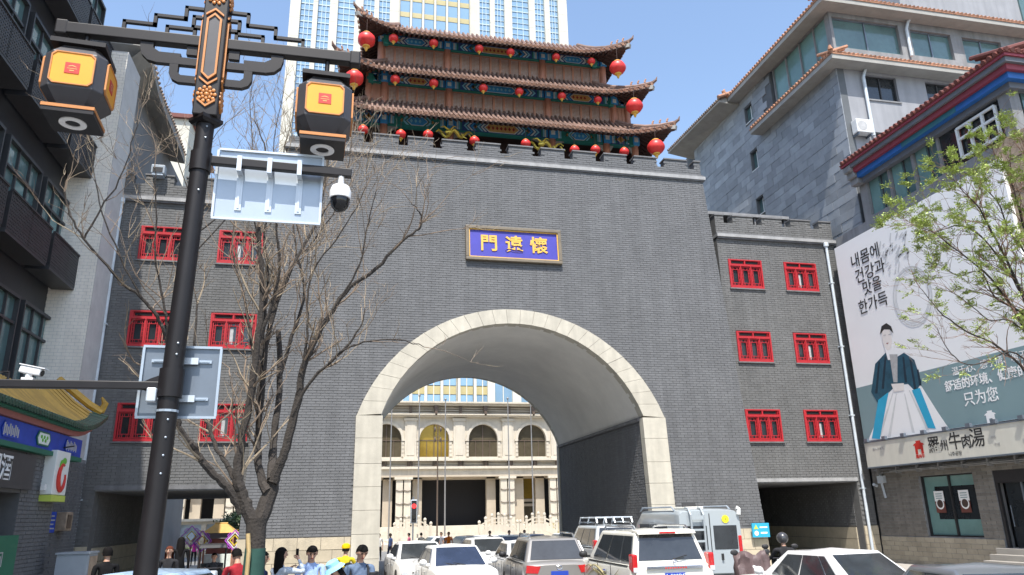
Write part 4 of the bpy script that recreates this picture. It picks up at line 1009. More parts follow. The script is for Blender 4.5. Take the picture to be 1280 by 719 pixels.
t = thing('blue_plate', 'small blue notice plate on the shaded wall under the light box sign', 'sign', c); m = MB(); m.box(c.x - .02, c.x + .04, c.y - .3, c.y + .3, c.z - .3, c.z + .3); ob('plate', m, 'frieze_blue', t)
m = MB()
for k in range(4): m.box(c.x + .041, c.x + .045, c.y - .22, c.y + .22 - .08 * (k % 2), c.z - .2 + k * .12, c.z - .16 + k * .12)
ob('printed_lines', m, 'ink_grey', t)
c = at(80, 652, X=-11.7)
t = thing('meter_box', 'brown meter box with dark cover fixed beside the blue plate', 'meter box', c); m = MB(); m.box(c.x - .2, c.x + .1, c.y - .15, c.y + .45, c.z - .28, c.z + .28); ob('box', m, 'cabinet_rust', t, bevel=.02); m = MB(); m.box(c.x + .1, c.x + .12, c.y - .05, c.y + .3, c.z - .2, c.z + .2); ob('cover', m, 'bronze', t)
t = thing('utility_cabinet', 'grey steel utility cabinet with a rusty side on the left pavement', 'cabinet', (-10.35, -5.3, 0))
m = MB(); m.box(-10.75, -9.95, -5.7, -4.9, .1, 1.45); ob('case', m, 'cabinet', t, bevel=.02); m = MB(); m.box(-9.949, -9.93, -5.62, -4.98, .2, 1.38); ob('door', m, 'cabinet_rust', t); m = MB(); m.box(-10.78, -9.92, -5.73, -4.87, 1.45, 1.5); ob('lid', m, 'cabinet', t); m = MB(); m.box(-10.74, -9.96, -5.72, -5.701, .2, 1.4); ob('front_panel', m, 'cabinet', t)
t = thing('green_banner', 'green printed sheet stretched over the lower shop front', 'banner', (-11, -9.5, 0))
m = MB(); m.box(-11.05, -11.0, -12.5, -7.75, .2, 2.0); ob('sheet', m, 'green_sheet', t); txt('空间', .38, 'ink_grey', t, (-10.99, -8.9, 1.45), (pi / 2, 0, pi / 2)); txt('出租', .38, 'ink_grey', t, (-10.99, -8.9, .95), (pi / 2, 0, pi / 2))

# ---------------------------------------------------------------- right side: slate-clad block
sb = thing('slate_building', 'tall block with grey slate side wall and clay tiled eaves right of the gate', 'building', (25, 5, 0))
XS = 19.5
m = MB()
holes = [(6.04, 6.9, 24.45, 25.5), (6.07, 6.85, 21.3, 22.5), (6.05, 6.85, 18.5, 19.5)]
m.box(XS + .03, XS + .4, -1.5, 13.6, 0, 14.3)
def wy(y0, y1, z0, z1, holes, m):
    ys = sorted({y0, y1, *[h[0] for h in holes], *[h[1] for h in holes]}); zs = sorted({z0, z1, *[h[2] for h in holes], *[h[3] for h in holes]})
    for i in range(len(ys) - 1):
        for j in range(len(zs) - 1):
            a, b = (ys[i] + ys[i + 1]) / 2, (zs[j] + zs[j + 1]) / 2
            if not any(h[0] < a < h[1] and h[2] < b < h[3] for h in holes): m.box(XS + .03, XS + .4, ys[i], ys[i + 1], zs[j], zs[j + 1])
wy(-1.5, 13.6, 14.3, 23.5, holes[1:], m); wy(4.0, 13.6, 23.5, 26.4, holes[:1], m)
ob('backing_wall', m, 'slate_back', sb)
rnd = random.Random(8); nt = 0; st = MB(); TW, TH = .92, .43
tiles = []
r = 0; z = 14.4
while z < 26.3:
    y = -1.5 - (TW / 2 if r % 2 else 0) + rnd.uniform(-.05, .05)
    ytop = 13.6
    while y < ytop:
        a, b = max(y, -1.5), min(y + TW, ytop); y += TW
        if b - a < .1 or (z + TH > 23.45 and a < 4.0): continue
        for h in holes:
            if a < h[1] and b > h[0] and z < h[3] and z + TH > h[2]:
                if a < h[0]: b = h[0]
                elif b > h[1]: a = h[1]
                else: b = a
        if b - a > .1: tiles.append((a, b, z))
    z += TH; r += 1
tiles.sort(key=lambda t: t[0] * .5 + abs(t[2] - 20) * .3)
for i, (a, b, z) in enumerate(tiles):
    j = rnd.uniform(0, .022); m = MB() if i < 300 else st; m.box(XS - j, XS + .03, a + .006, b - .006, z + .006, z + TH - .006)
    if i < 300: ob('slate_panel', m, 'slate', sb)
ob('slate_panels', st, 'slate', sb, kind='stuff')
for h in holes:
    m = MB(); m.box(XS + .22, XS + .26, h[0], h[1], h[2], h[3]); w = ob('window', m, 'green_glass', sb); m = MB(); m.box(XS + .19, XS + .22, (h[0] + h[1]) / 2 - .03, (h[0] + h[1]) / 2 + .03, h[2], h[3]); m.box(XS - .02, XS + .2, h[0], h[1], h[2] - .03, h[2] + .02); ob('window_frame', m, 'white_paint', w)
# front face
YF = -1.5
wins = [(21.1, 22.85, 21.4, 22.8), (24.55, 26.15, 21.63, 22.8), (21.1, 22.3, 18.3, 19.6), (28, 29.7, 21.5, 22.8)]
m = MB(); wall_holes(m, XS + .41, 40, 0, 23.5, [(a, b, c_, d) for a, b, c_, d in wins], YF + .02, YF + .4); ob('front_wall', m, 'grey_plaster', sb)
for a, b, c_, d in wins:
    m = MB(); m.box(a, b, YF + .22, YF + .26, c_, d); w = ob('window', m, 'glass_dark', sb); m = MB(); m.box((a + b) / 2 - .03, (a + b) / 2 + .03, YF + .16, YF + .22, c_, d); m.box(a, b, YF + .16, YF + .22, c_, c_ + .06); m.box(a, b, YF + .16, YF + .22, d - .06, d); m.box(a, a + .05, YF + .16, YF + .22, c_ + .06, d - .06); m.box(b - .05, b, YF + .16, YF + .22, c_ + .06, d - .06); ob('window_frame', m, 'panel_dark', w)
    m = MB(); m.box(a - .06, b + .06, YF - .04, YF + .2, c_ - .08, c_ - .004); ob('window_sill', m, 'concrete', w)
uw = [(19.75, 23.6, 24.22, 26.0), (24.3, 26.75, 24.3, 25.85), (27.45, 29.9, 24.25, 25.8), (30.9, 33.4, 24.25, 25.8)]
m = MB(); wall_holes(m, XS + .1, 40, 23.5, 26.6, uw, YF + .02, YF + .4); ob('upper_front_wall', m, 'concrete', sb)
for a, b, c_, d in uw:
    m = MB(); m.box(a, b, YF + .2, YF + .25, c_, d); w = ob('window', m, 'green_glass', sb)
    for x in ((a + b) / 2,): m = MB(); m.box(x - .03, x + .03, YF + .14, YF + .2, c_, d); m.box(a, b, YF + .14, YF + .2, c_, c_ + .06); m.box(a, b, YF + .14, YF + .2, d - .06, d); ob('window_frame', m, 'steel_dark', w)
# corner glazing on the slate side above the middle eave
for k in range(4):
    y0 = -1.35 + k * 1.28; m = MB(); m.box(XS + .2, XS + .25, y0, y0 + 1.22, 24.0, 26.2); w = ob('window', m, 'teal_glass', sb); m = MB(); m.box(XS + .1, XS + .26, y0 + 1.22, y0 + 1.28, 23.9, 26.3); ob('window_frame', m, 'concrete', w)
m = MB(); m.box(XS + .05, XS + .3, -1.5, 3.9, 23.5, 23.98); m.box(XS + .05, XS + .3, -1.5, 3.9, 26.22, 26.5); ob('sill_band', m, 'concrete', sb)
def eave(y0, y1, zx, x0, x1, zfr, ov=.9, nm=''):
    """tiled eave with flat soffit along the slate side (y0..y1) and along the front (x0..x1)"""
    m = MB(); m.box(XS - ov, XS + .1, y0 - 0, y1, zx - .26, zx - .02); m.box(XS - ov, x1, YF - ov, y0, zx - .26, zx - .02); ob('eave_soffit', m, 'soffit', sb)
    m = MB(); y = y0 - ov
    while y < y1: m.tube([(XS - ov - .06, y, zx + .06), (XS + .2, y, zx + .50)], .08, 7); y += .24
    m.hexa([(XS - ov - .04, YF - ov - .04, zx - .02), (XS + .2, YF + .2, zx - .02), (XS + .2, y1, zx - .02), (XS - ov - .04, y1, zx - .02), (XS - ov - .04, YF - ov - .04, zx + .03), (XS + .2, YF + .2, zx + .44), (XS + .2, y1, zx + .44), (XS - ov - .04, y1, zx + .03)])
    x = XS - ov
    while x < x1: m.tube([(x, YF - ov - .06, zx + .06), (x, YF + .2, zx + .50)], .08, 7); x += .24
    m.hexa([(XS - ov, YF - ov - .04, zx - .02), (x1, YF - ov - .04, zx - .02), (x1, YF + .2, zx - .02), (XS + .2, YF + .2, zx - .02), (XS - ov, YF - ov - .04, zx + .03), (x1, YF - ov - .04, zx + .03), (x1, YF + .2, zx + .44), (XS + .2, YF + .2, zx + .44)])
    ob('eave_tiles', m, 'clay_tile', sb, kind='stuff')
    m = MB(); m.tube([(XS - ov - .1, YF - ov - .1, zx + .16), (XS + .1, YF + .1, zx + .58)], .12, 8); m.tube([(XS - ov - .1, YF - ov - .1, zx + .16), (XS - ov - .16, YF - ov - .16, zx + .32)], [.12, .05], 7); ob('hip_ridge', m, 'clay_tile', sb, smooth=True)
eave(YF, 5.4, 23.2, 0, 36, 0, .75)
eave(YF, 7.4, 26.5, 0, 40, 0, .75)
# far gable eave with white soffit
m = MB(); y0, y1, z0 = 7.4, 14.6, 26.3
m.hexa([(18.2, y0, z0 - .1), (20, y0, z0 - .3), (20, y1, z0 - .3), (18.2, y1 + .4, z0 + .25), (18.2, y0, z0 + .0), (20, y0, z0 + .8), (20, y1, z0 + .8), (18.2, y1 + .4, z0 + .36)]); ob('far_eave_soffit', m, 'soffit', sb)
m = MB(); y = y0
while y < y1 + .3: t_ = (y - y0) / (y1 - y0); m.tube([(18.12, y, z0 + .06 + .34 * t_), (20, y, z0 + .9)], .08, 7); y += .24
ob('far_eave_tiles', m, 'clay_tile_dark', sb, kind='stuff')
m = MB(); m.tube([(18.1, y0 - .1, z0 + .15), (20, y0 - .1, z0 + 1.0)], .13, 8); m.tube([(18.6, y0 - .1, z0 + .4), (18.5, y0 - .1, z0 + .6), (18.6, y0 - .1, z0 + .75)], [.14, .12, .03], 7); ob('far_ridge', m, 'clay_tile', sb, smooth=True)
m = MB(); m.box(XS + .4, 40, YF + .4, 18, 0, 26.6); ob('body', m, 'slate_back', sb)
m = MB(); m.box(28.0, 44, 2.5, 16, 27, 33); ob('penthouse', m, 'grey_plaster', sb)
m = MB(); m.box(36.8, 38.6, 2.4, 2.5, 30.6, 32.6); ob('penthouse_window', m, 'green_glass', sb)
for x, zt, zb in ((20.85, 23.0, 19.3), (23.95, 26.2, 24.1)):
    m = MB(); m.tube([(x + .25, YF - .14, zt + .1), (x, YF - .14, zt - .5), (x, YF - .14, zb)], .075, 8); m.lathe([(.08, 0), (.16, .15), (.16, .3)], 9, (x + .25, YF - .14, zt)); ob('drainpipe', m, 'pipe_white', sb, smooth=True)
t = thing('air_conditioner', 'white air conditioner unit on the plaster front beside the drainpipe', 'air conditioner', (20.2, -1.8, 19.3))
m = MB(); m.box(19.75, 20.65, -1.95, -1.55, 19.25, 19.95); ob('case', m, 'white_paint', t, bevel=.03); m = MB(); m.tube([(20.05, -1.96, 19.6), (20.05, -1.952, 19.6)], .26, 16); ob('grille', m, 'ink_grey', t)
m = MB(); m.box(19.8, 19.86, -1.9, -1.5, 19.15, 19.25); m.box(20.5, 20.56, -1.9, -1.5, 19.15, 19.25); ob('bracket', m, 'steel_dark', t)

# ---------------------------------------------------------------- right side: restaurant building
rb = thing('restaurant_building', 'three storey restaurant building with painted eave along the right side', 'building', (19.2, -8, 0))
XR = 19.0
m = MB(); whole = [(-5.5, -2.82, 1.12, 3.37), (-9.2, -6.38, 0.0, 3.38)]
def wx(y0, y1, z0, z1, holes, x0, x1, m):
    ys = sorted({y0, y1, *[h[0] for h in holes], *[h[1] for h in holes]}); zs = sorted({z0, z1, *[h[2] for h in holes], *[h[3] for h in holes]})
    for i in range(len(ys) - 1):
        for j in range(len(zs) - 1):
            a, b = (ys[i] + ys[i + 1]) / 2, (zs[j] + zs[j + 1]) / 2
            if not any(h[0] < a < h[1] and h[2] < b < h[3] for h in holes): m.box(x0, x1, ys[i], ys[i + 1], zs[j], zs[j + 1])
wx(-24, -.1, 0, 3.9, whole, XR, XR + .35, m); ob('ground_floor_wall', m, 'concrete', rb)
dm('rest_brick', (.20, .185, .165), .88, var=.15, scale=1.5, island=.15, streak=.12, bump=.2)
dm('rest_stone', (.36, .32, .25), .9, var=.2, scale=1.5, island=.10, bump=.2)
bricks((1.1, 3.85, lambda z: -12.0, lambda z: -.1), lambda u, z, d: (XR - d, u, z), lambda *a: False, .12, .45, .014, .012, 'rest_brick', rb, 31, holes=whole)
bricks((0.0, 1.08, lambda z: -6.36, lambda z: -.1), lambda u, z, d: (XR - .03 - d, u, z), lambda *a: False, .18, .5, .012, .012, 'rest_stone', rb, 32)
m = MB(); m.box(XR - .03, XR, -6.36, -.1, 0, 1.09); ob('plinth', m, 'concrete', rb)
m = MB(); m.box(XR, XR + .35, -24, -.1, 3.9, 14.45); ob('upper_wall', m, 'concrete', rb)
# restaurant window with two posters
a, b, z0, z1 = whole[0]
m = MB(); m.box(XR + .18, XR + .2, a, b, z0, z1); w = ob('window', m, 'glass_dark', rb)
m = MB(); m.box(XR + .17, XR + .179, -3.35, b, z0, z1); m.box(XR + .17, XR + .179, a, -3.35, z0, z0 + .62); m.box(XR + .171, XR + .179, a, -3.35, 2.95, z1); ob('frosted_film', m, 'teal_glass', w)
m = MB(); m.box(XR + .08, XR + .17, a, b, z0, z0 + .05); m.box(XR + .08, XR + .17, a, b, z1 - .05, z1); m.box(XR + .08, XR + .17, a, a + .06, z0 + .05, z1 - .05); m.box(XR + .08, XR + .17, b - .06, b, z0 + .05, z1 - .05); m.box(XR + .10, XR + .168, -4.24, -4.16, z0 + .05, z1 - .05); ob('window_frame', m, 'black_trim', w)
for y in (-3.56, -4.78):
    t = thing('poster', 'soup bowl poster on the restaurant window, %s one' % ('left' if y > -4 else 'right'), 'poster', (XR + .12, y, 2.0))
    m = MB(); m.box(XR + .12, XR + .13, y - .24, y + .24, 2.4, 2.78, 0); m.box(XR + .12, XR + .13, y - .24, y + .24, 1.98, 2.4, 1); ob('sheet', m, ['bb_white', 'maroon_tile'], t)
    m = MB(); m.tube([(XR + .118, y, 2.3), (XR + .119, y, 2.3)], .2, 18, 0); m.tube([(XR + .116, y, 2.31), (XR + .117, y, 2.31)], .15, 16, 1); ob('bowl_print', m, ['bb_white', 'rafter'], t)
    m = MB()
    for k in range(3): m.box(XR + .117, XR + .119, y - .16, y + .16, 2.5 + k * .08, 2.53 + k * .08)
    ob('printed_lines', m, 'bb_teal', t)
# doorway and steps
a, b, z0, z1 = whole[1]
m = MB(); m.box(XR + 1.0, XR + 1.1, a, b, 0, z1); ob('doorway_back', m, 'black_facade', rb)
m = MB(); m.box(XR + .02, XR + .12, a, b, 2.95, z1); m.box(XR + .02, XR + .12, b - .12, b, .8, 2.95); m.box(XR + .02, XR + .12, a, a + .12, .8, 2.95); ob('door_frame', m, 'black_metal', rb)
for y in (-7.0, -7.75, -8.5):
    m = MB(); m.box(XR + .2, XR + .24, y - .36, y + .36, .8, 2.95); d = ob('door', m, 'glass_dark', rb); m = MB(); m.box(XR + .14, XR + .2, y - .36, y - .30, .8, 2.95); m.tube([(XR + .12, y + .25, 1.5), (XR + .12, y + .25, 2.2)], .02, 6); ob('door_handle', m, 'steel_dark', d)
for k in range(4):
    m = MB(); m.box(XR - 1.3 + k * .3, XR + 1.0 if k == 3 else XR - 1.0 + k * .3, -9.4, -6.3, .05, .24 + k * .19); ob('step', m, 'paving', rb, bevel=.01)
# pipes and cables below the sign
m = MB(); m.tube([(XR - .1, -12, 3.72), (XR - .1, -.4, 3.74)], .035, 6); m.tube([(XR - .16, -12, 3.6), (XR - .16, -.9, 3.62)], .025, 6); m.tube([(XR - .22, -12, 3.66), (XR - .22, -1.5, 3.66)], .03, 6)
for k in range(9): m.box(XR - .26, XR, -.8 - k * 1.15, -.74 - k * 1.15, 3.54, 3.8)
ob('pipe_run', m, 'concrete', rb)
m = MB(); m.tube([(XR - .08, -.7, 3.6), (XR - .1, -.75, 3.2), (XR - .06, -.8, 2.6)], .05, 6); m.box(XR - .18, XR - .02, -.95, -.6, 3.2, 3.5); m.tube([(XR - .15, -.5, 3.1), (XR - .35, -.55, 3.16)], .06, 8); ob('wall_camera', m, 'steel_light', rb)
# window strip above the billboard
zs0, zs1 = 14.56, 16.2; YE = -10.45
m = MB(); m.box(XR, XR + .4, YE, -2.3, 14.45, zs0); m.box(XR, XR + .4, YE, -2.3, zs1, 17.0); m.box(XR, XR + .5, -2.75, -2.3, zs0, zs1); ob('strip_wall', m, 'concrete', rb)
ys = [-2.75, -4.2, -5.6, -7.0]
for i in range(3):
    m = MB(); m.box(XR + .15, XR + .2, ys[i + 1] + .12, ys[i] - .02, zs0, zs1); w = ob('window', m, 'green_glass', rb)
    m = MB(); m.box(XR + .02, XR + .22, ys[i + 1], ys[i + 1] + .12, zs0, zs1); ob('mullion', m, 'concrete', w)
    m = MB(); m.box(XR + .13, XR + .149, ys[i] - .62, ys[i] - .05, zs0, zs1); ob('curtain', m, 'teal_glass', w)
    m = MB(); m.box(XR + .1, XR + .15, ys[i + 1] + .62, ys[i + 1] + .66, zs0, zs1); ob('glazing_bar', m, 'panel_dark', w)
# white framed casement
m = MB(); m.box(XR + .1, XR + .14, -9.9, -7.0, zs0, zs1); w = ob('window', m, 'glass_dark', rb)
m = MB(); y0, y1, a, b = -9.75, -8.0, 14.75, 15.95
for q in (y0, y0 + .58, y0 + 1.17, y1): m.box(XR - .08, XR + .02, q - .045, q + .045, a, b)
for q in (a, a + .75, b): m.box(XR - .075, XR + .015, y0, y1, q - .045, q + .045)
ob('white_casement', m, 'white_paint', w)
m = MB(); m.box(XR - .05, XR + .4, -10.4, -9.95, 14.45, 17.0); ob('corner_post', m, 'concrete', rb)
m = MB(); m.box(XR + .6, 24, YE + .15, YE + .2, zs0, zs1); w = ob('window', m, 'green_glass', rb)
for k in range(3):
    m = MB(); m.box(XR + 1.9 + k * 1.5, XR + 1.98 + k * 1.5, YE + .05, YE + .15, zs0, zs1); ob('glazing_bar', m, 'steel_dark', w)
m = MB(); m.box(XR + .4, 24, YE, YE + .3, 14.45, zs0); m.box(XR + .4, 24, YE, YE + .3, zs1, 17.0); ob('end_wall', m, 'concrete', rb)
for z0, z1, mt, p in ((16.15, 16.38, 'band_grey', .18), (16.38, 16.62, 'band_blue', .40), (16.62, 16.84, 'band_red', .55), (16.84, 17.02, 'band_grey', .68)):
    m = MB(); m.box(XR - p, XR + .1, YE - p, -2.75 if mt != 'band_grey' else -2.55, z0, z1); m.box(XR + .1, 24, YE - p, YE, z0, z1); ob('painted_band', m, mt, rb)
m = MB(); m.box(XR - .42, XR - .401, -8.5, -5.6, 16.39, 16.61); ob('teal_patch', m, 'band_teal', rb)
for p, z in ((.66, 16.88), (.5, 16.6), (.36, 16.3)):
    m = MB(); m.box(XR - p - .05, XR - .05, -2.75, -2.25, z - .18, z + .12); ob('beam_end', m, 'concrete', rb, bevel=.05)
m = MB(); m.box(XR - .76, XR + .3, YE - .76, -2.2, 17.02, 17.12); m.box(XR + .3, 24, YE - .76, YE + .3, 17.02, 17.12); ob('eave_board', m, 'band_red', rb)
m = MB(); y = YE - .7
while y < -2.2: m.tube([(XR - .84, y, 17.2), (XR + .6, y, 17.75)], .085, 7); y += .25
m.hexa([(XR - .8, YE - .8, 17.12), (XR + .6, YE + .6, 17.12), (XR + .6, -2.2, 17.12), (XR - .8, -2.2, 17.12), (XR - .8, YE - .8, 17.16), (XR + .6, YE + .6, 17.68), (XR + .6, -2.2, 17.68), (XR - .8, -2.2, 17.16)])
m.hexa([(XR - .8, YE - .8, 17.12), (24, YE - .8, 17.12), (24, YE + .6, 17.12), (XR + .6, YE + .6, 17.12), (XR - .8, YE - .8, 17.158), (24, YE - .8, 17.158), (24, YE + .6, 17.678), (XR + .6, YE + .6, 17.678)])
x = XR - .7
while x < 24: m.tube([(x, YE - .84, 17.2), (x, YE + .6, 17.75)], .085, 7); x += .25
ob('roof_tiles', m, 'maroon_tile', rb, kind='stuff')
m = MB(); m.box(XR + .41, 24, YE + .31, -1.9, 14.4, 17.0); m.box(XR + 1.2, 30, -24, -1.9, 0, 14.4); ob('body', m, 'concrete', rb)
# big billboard
bb = thing('billboard', 'huge white and teal billboard with a woman in hanbok and Korean lettering', 'billboard', (XR - .1, -4.7, 5))
BBX = 18.5
def cv(y, z, X=BBX): k = (X - CAM.x) / (19 - CAM.x); return CAM.y + (y - CAM.y) * k, CAM.z + (z - CAM.z) * k
YL, ZT_ = cv(.05, 14.02); YR, ZB_ = cv(-9.45, 5.0); ZM_ = cv(0, 7.36)[1]
m = MB(); m.box(BBX, XR - .01, YR, YL, ZB_, ZT_); ob('panel', m, 'bb_white', bb)
m = MB(); m.box(BBX - .005, BBX, YR, YL, ZB_ + .01, ZM_); ob('teal_band', m, 'bb_teal', bb)
def bp(px, py): p = at(px, py, X=BBX - .01); return (p.y, p.z)
def flat(nm, pts, mat, d, parent=bb, X=BBX + .12):
    m = MB(); m.add([(X - d, y, z) for y, z in pts], [tuple(range(len(pts)))]); m.add([(X - d + .0015, y, z) for y, z in pts], [tuple(range(len(pts)))]); return ob(nm, m, mat, parent)
flat('skirt_print', [bp(*p) for p in ((1112, 487), (1098, 520), (1085, 551), (1130, 545), (1187, 537), (1172, 515), (1150, 480), (1135, 470))], 'bb_white', .130)
flat('robe_print', [bp(*p) for p in ((1107, 441), (1094, 455), (1089, 490), (1098, 505), (1112, 490), (1120, 482), (1135, 480), (1145, 490), (1152, 478), (1143, 450), (1130, 441), (1120, 447))], 'bb_robe', .133)
flat('ribbon_print', [bp(*p) for p in ((1098, 500), (1090, 548), (1100, 549), (1108, 505), (1111, 490))], 'bb_cyan', .136)
flat('ribbon_print', [bp(*p) for p in ((1140, 488), (1160, 535), (1170, 536), (1150, 485))], 'bb_cyan', .136)
flat('collar_print', [bp(*p) for p in ((1112, 443), (1117, 478), (1122, 478), (1122, 443))], 'ink_grey', .137)
for k_, (a_, b_) in enumerate((((1098, 452), (1094, 492)), ((1106, 446), (1102, 486)), ((1137, 450), (1143, 488)), ((1146, 462), (1149, 482)), ((1128, 446), (1131, 478)))):
    flat('robe_fold', [bp(a_[0], a_[1]), bp(a_[0] + 2.2, a_[1]), bp(b_[0] + 3.0, b_[1]), bp(b_[0], b_[1])], 'bb_robe_dark', .1345)
for k_, (a_, b_) in enumerate((((1120, 492), (1110, 546)), ((1130, 492), (1140, 541)), ((1136, 488), (1158, 538)), ((1116, 490), (1098, 545)))):
    flat('skirt_fold', [bp(a_[0], a_[1]), bp(a_[0] + 1.2, a_[1]), bp(b_[0] + 3.5, b_[1]), bp(b_[0], b_[1])], 'bb_shade', .1315)
for a_, b_ in ((1104.5, 419), (1110.5, 418)): flat('brow_print', [bp(a_, b_), bp(a_ + 3, b_ - .6), bp(a_ + 3, b_ + .4), bp(a_, b_ + .6)], 'ink_grey', .1385)
flat('lips_print', [bp(1107.5, 429), bp(1111, 428.4), bp(1109.5, 430.4)], 'pink_board', .1385)
flat('face_print', [(bp(1108, 419)[0] - .34 * cos(2 * pi * k / 16) * .8, bp(1108, 423)[1] + .52 * sin(2 * pi * k / 16)) for k in range(16)], 'skin_print', .135)
flat('hair_print', [bp(*p) for p in ((1100, 418), (1102, 408), (1108, 404), (1114, 408), (1117, 417), (1112, 412), (1105, 412))], 'ink', .137)
flat('neck_print', [bp(*p) for p in ((1104, 428), (1110, 450), (1118, 450), (1115, 428))], 'bb_white', .134)
flat('hands_print', [bp(*p) for p in ((1114, 480), (1118, 490), (1130, 488), (1130, 479))], 'skin_print', .138)
q = bp(1140, 370)
m = MB()
for R_, w in ((1.0, .06), (.86, .03), (.93, .02)):
    for k in range(32):
        a0, a1 = 2 * pi * k / 32, 2 * pi * (k + 1) / 32
        m.add([(BBX - .011, q[0] + R_ * cos(a0), q[1] + R_ * 1.15 * sin(a0)), (BBX - .011, q[0] + R_ * cos(a1), q[1] + R_ * 1.15 * sin(a1)), (BBX - .011, q[0] + (R_ + w) * cos(a1), q[1] + (R_ + w) * 1.15 * sin(a1)), (BBX - .011, q[0] + (R_ + w) * cos(a0), q[1] + (R_ + w) * 1.15 * sin(a0))], [(0, 1, 2, 3)])
ob('bowl_sketch', m, 'sketch_grey', bb)
rnd = random.Random(12)
m = MB(); c = bp(1112, 320)
for k in range(40):
    a, b = c[0] + rnd.uniform(-.95, .75), c[1] + rnd.uniform(-.8, .7); l = rnd.uniform(.15, .5); an = rnd.uniform(.3, 1.2)
    m.add([(BBX - .011, a, b), (BBX - .011, a - l * cos(an), b + l * sin(an)), (BBX - .011, a - l * cos(an) - .05, b + l * sin(an) - .05), (BBX - .011, a - .06, b - .04)], [(0, 1, 2, 3)])
ob('ink_sketch', m, 'sketch_grey', bb)
for body, px, py, s in (('내몸에', 1081, 321, .70), ('건강과', 1087, 340, .70), ('맛을', 1090, 358, .68), ('한가득', 1091, 380, .68)):
    c = bp(px, py); txt(body, s, 'ink', bb, (BBX - .01, c[0], c[1]), RX, 'lettering', bold=.004, sx=1.0, ext=.003)
for body, px, py, s, sx, bo in (('温于心、感于情、暖于胃', -7.3, 7.04, .34, .95, 0), ('舒适的环境、健康的美味', -7.25, 6.54, .42, .95, .008), ('只为您', -6.55, 5.93, .54, .95, .004)):
    c = cv(px, py, BBX - .01); txt(body, s, 'bb_white', bb, (BBX - .01, c[0], c[1]), RX, 'lettering', bold=bo, sx=sx, ext=.003)
def house_logo(y, z, s, mat, parent, X, d):
    def F(nm, pts): flat(nm, [(y - a * s, z + b * s) for a, b in pts], mat, d, parent, X)
    F('logo_roof', [(-.5, .12), (-.42, .22), (-.2, .30), (-.22, .42), (.22, .42), (.2, .30), (.42, .22), (.5, .12), (.3, .14), (-.3, .14)])
    F('logo_wall', [(-.36, .14), (-.36, -.42), (-.14, -.42), (-.14, -.12), (.14, -.12), (.14, -.42), (.36, -.42), (.36, .14)])
c = bp(1238, 521); house_logo(c[0], c[1], .50, 'bb_white', bb, BBX + .12, .131)
for k in range(8):
    m = MB(); m.box(BBX - .2, BBX, -1.0 - k * 1.1, -.96 - k * 1.1, ZB_ - .05, ZB_ + .01); m.box(BBX - .26, BBX - .14, -1.1 - k * 1.1, -.9 - k * 1.1, ZB_ - .06, ZB_ + .08); ob('spotlight', m, 'steel_dark', bb)
# sign band
SX = 18.32
sg = thing('restaurant_sign', 'long cream restaurant sign band with red house logo and brush lettering', 'sign', (SX, -5, 3.9))
def sc(y, z): return cv(y, z, SX)
y0_, z0_ = sc(.10, 3.90); y1_, z1_ = sc(-12.5, 4.92)
m = MB(); m.box(SX, SX + .22, y1_, y0_, z0_, z1_); ob('panel', m, 'sign_cream', sg); m = MB(); m.box(SX - .02, XR - .0, y1_ - .02, y0_ + .02, z1_, z1_ + .05); m.box(SX - .02, SX + .24, y1_ - .02, y0_ + .02, z0_ - .05, z0_); ob('edge_trim', m, 'steel_dark', sg)
m = MB()
for k in range(11): m.box(SX + .2, XR, y0_ - .3 - k * 1.1, y0_ - .24 - k * 1.1, z0_ + .05, z0_ + .12)
ob('support_bracket', m, 'concrete', sg)
def sp_(y, z): a, b = sc(y, z); return (SX - .004, a, b)
a = sp_(-3.12, 4.48); house_logo(a[1], a[2], .60, 'red_logo', sg, SX, .004)
txt('羅州牛', .155, 'red_logo', sg, sp_(-3.12, 4.12), RX, ext=.002, bold=.004)
for i, (ch, s_, dz_) in enumerate((('羅', .66, .02), ('州', .42, -.04), ('牛', .66, .06), ('肉', .5, 0), ('湯', .70, .08))):
    txt(ch, s_, 'ink', sg, sp_(-3.92 - i * .52 - (.04 if i > 1 else 0), 4.44 + dz_), RX, 'character', ext=.002, bold=.006, sx=.95)
for body, s_, mt, y_, z_ in (('나주곰탕', .17, 'ink', -4.9, 4.08), ('外卖', .12, 'ink_grey', -6.75, 4.5), ('专线', .12, 'ink_grey', -6.85, 4.25), ('电话: 024', .2, 'ink_grey', -8.3, 4.25), ('羅州 牛肉湯', .13, 'ink_grey', -.75, 4.62)):
    txt(body, s_, mt, sg, sp_(y_, z_), RX, ext=.002)
# neighbour beyond the billboard edge
nb = thing('brown_facade', 'brown panelled facade at the right edge beyond the billboard', 'building', (XR, -16, 5))
m = MB(); m.box(XR - .35, XR - .001, -26, -9.6, 4.96, 14.4); ob('wall', m, 'cabinet_rust', nb)
for k in range(8):
    m = MB(); m.box(XR - .37, XR - .351, -26, -9.6, 5.5 + k * 1.15, 5.53 + k * 1.15); ob('joint_trim', m, 'bronze', nb)
# blue toilet sign on the gate foot
c = at(951, 663, Y=-1.5)
t = thing('blue_sign', 'small blue direction sign on the stone foot at the right end of the gate', 'sign', c)
m = MB(); m.box(c.x - .42, c.x + .3, -1.62, -1.55, c.z - .25, c.z + .27); ob('plate', m, 'bb_cyan', t)
m = MB(); m.prism([(c.x - .36, c.z + .05), (c.x - .16, c.z + .05), (c.x - .26, c.z + .22)], 'xz', -1.625, -1.621, 0); m.tube([(c.x - .26, -1.626, c.z - .1), (c.x - .26, -1.622, c.z - .1)], .09, 12, 1); m.box(c.x - .1, c.x + .22, -1.625, -1.621, c.z + .09, c.z + .14, 1); m.box(c.x - .08, c.x + .2, -1.625, -1.621, c.z - .12, c.z - .06, 1); ob('printed_marks', m, ['lime', 'bb_white'], t)
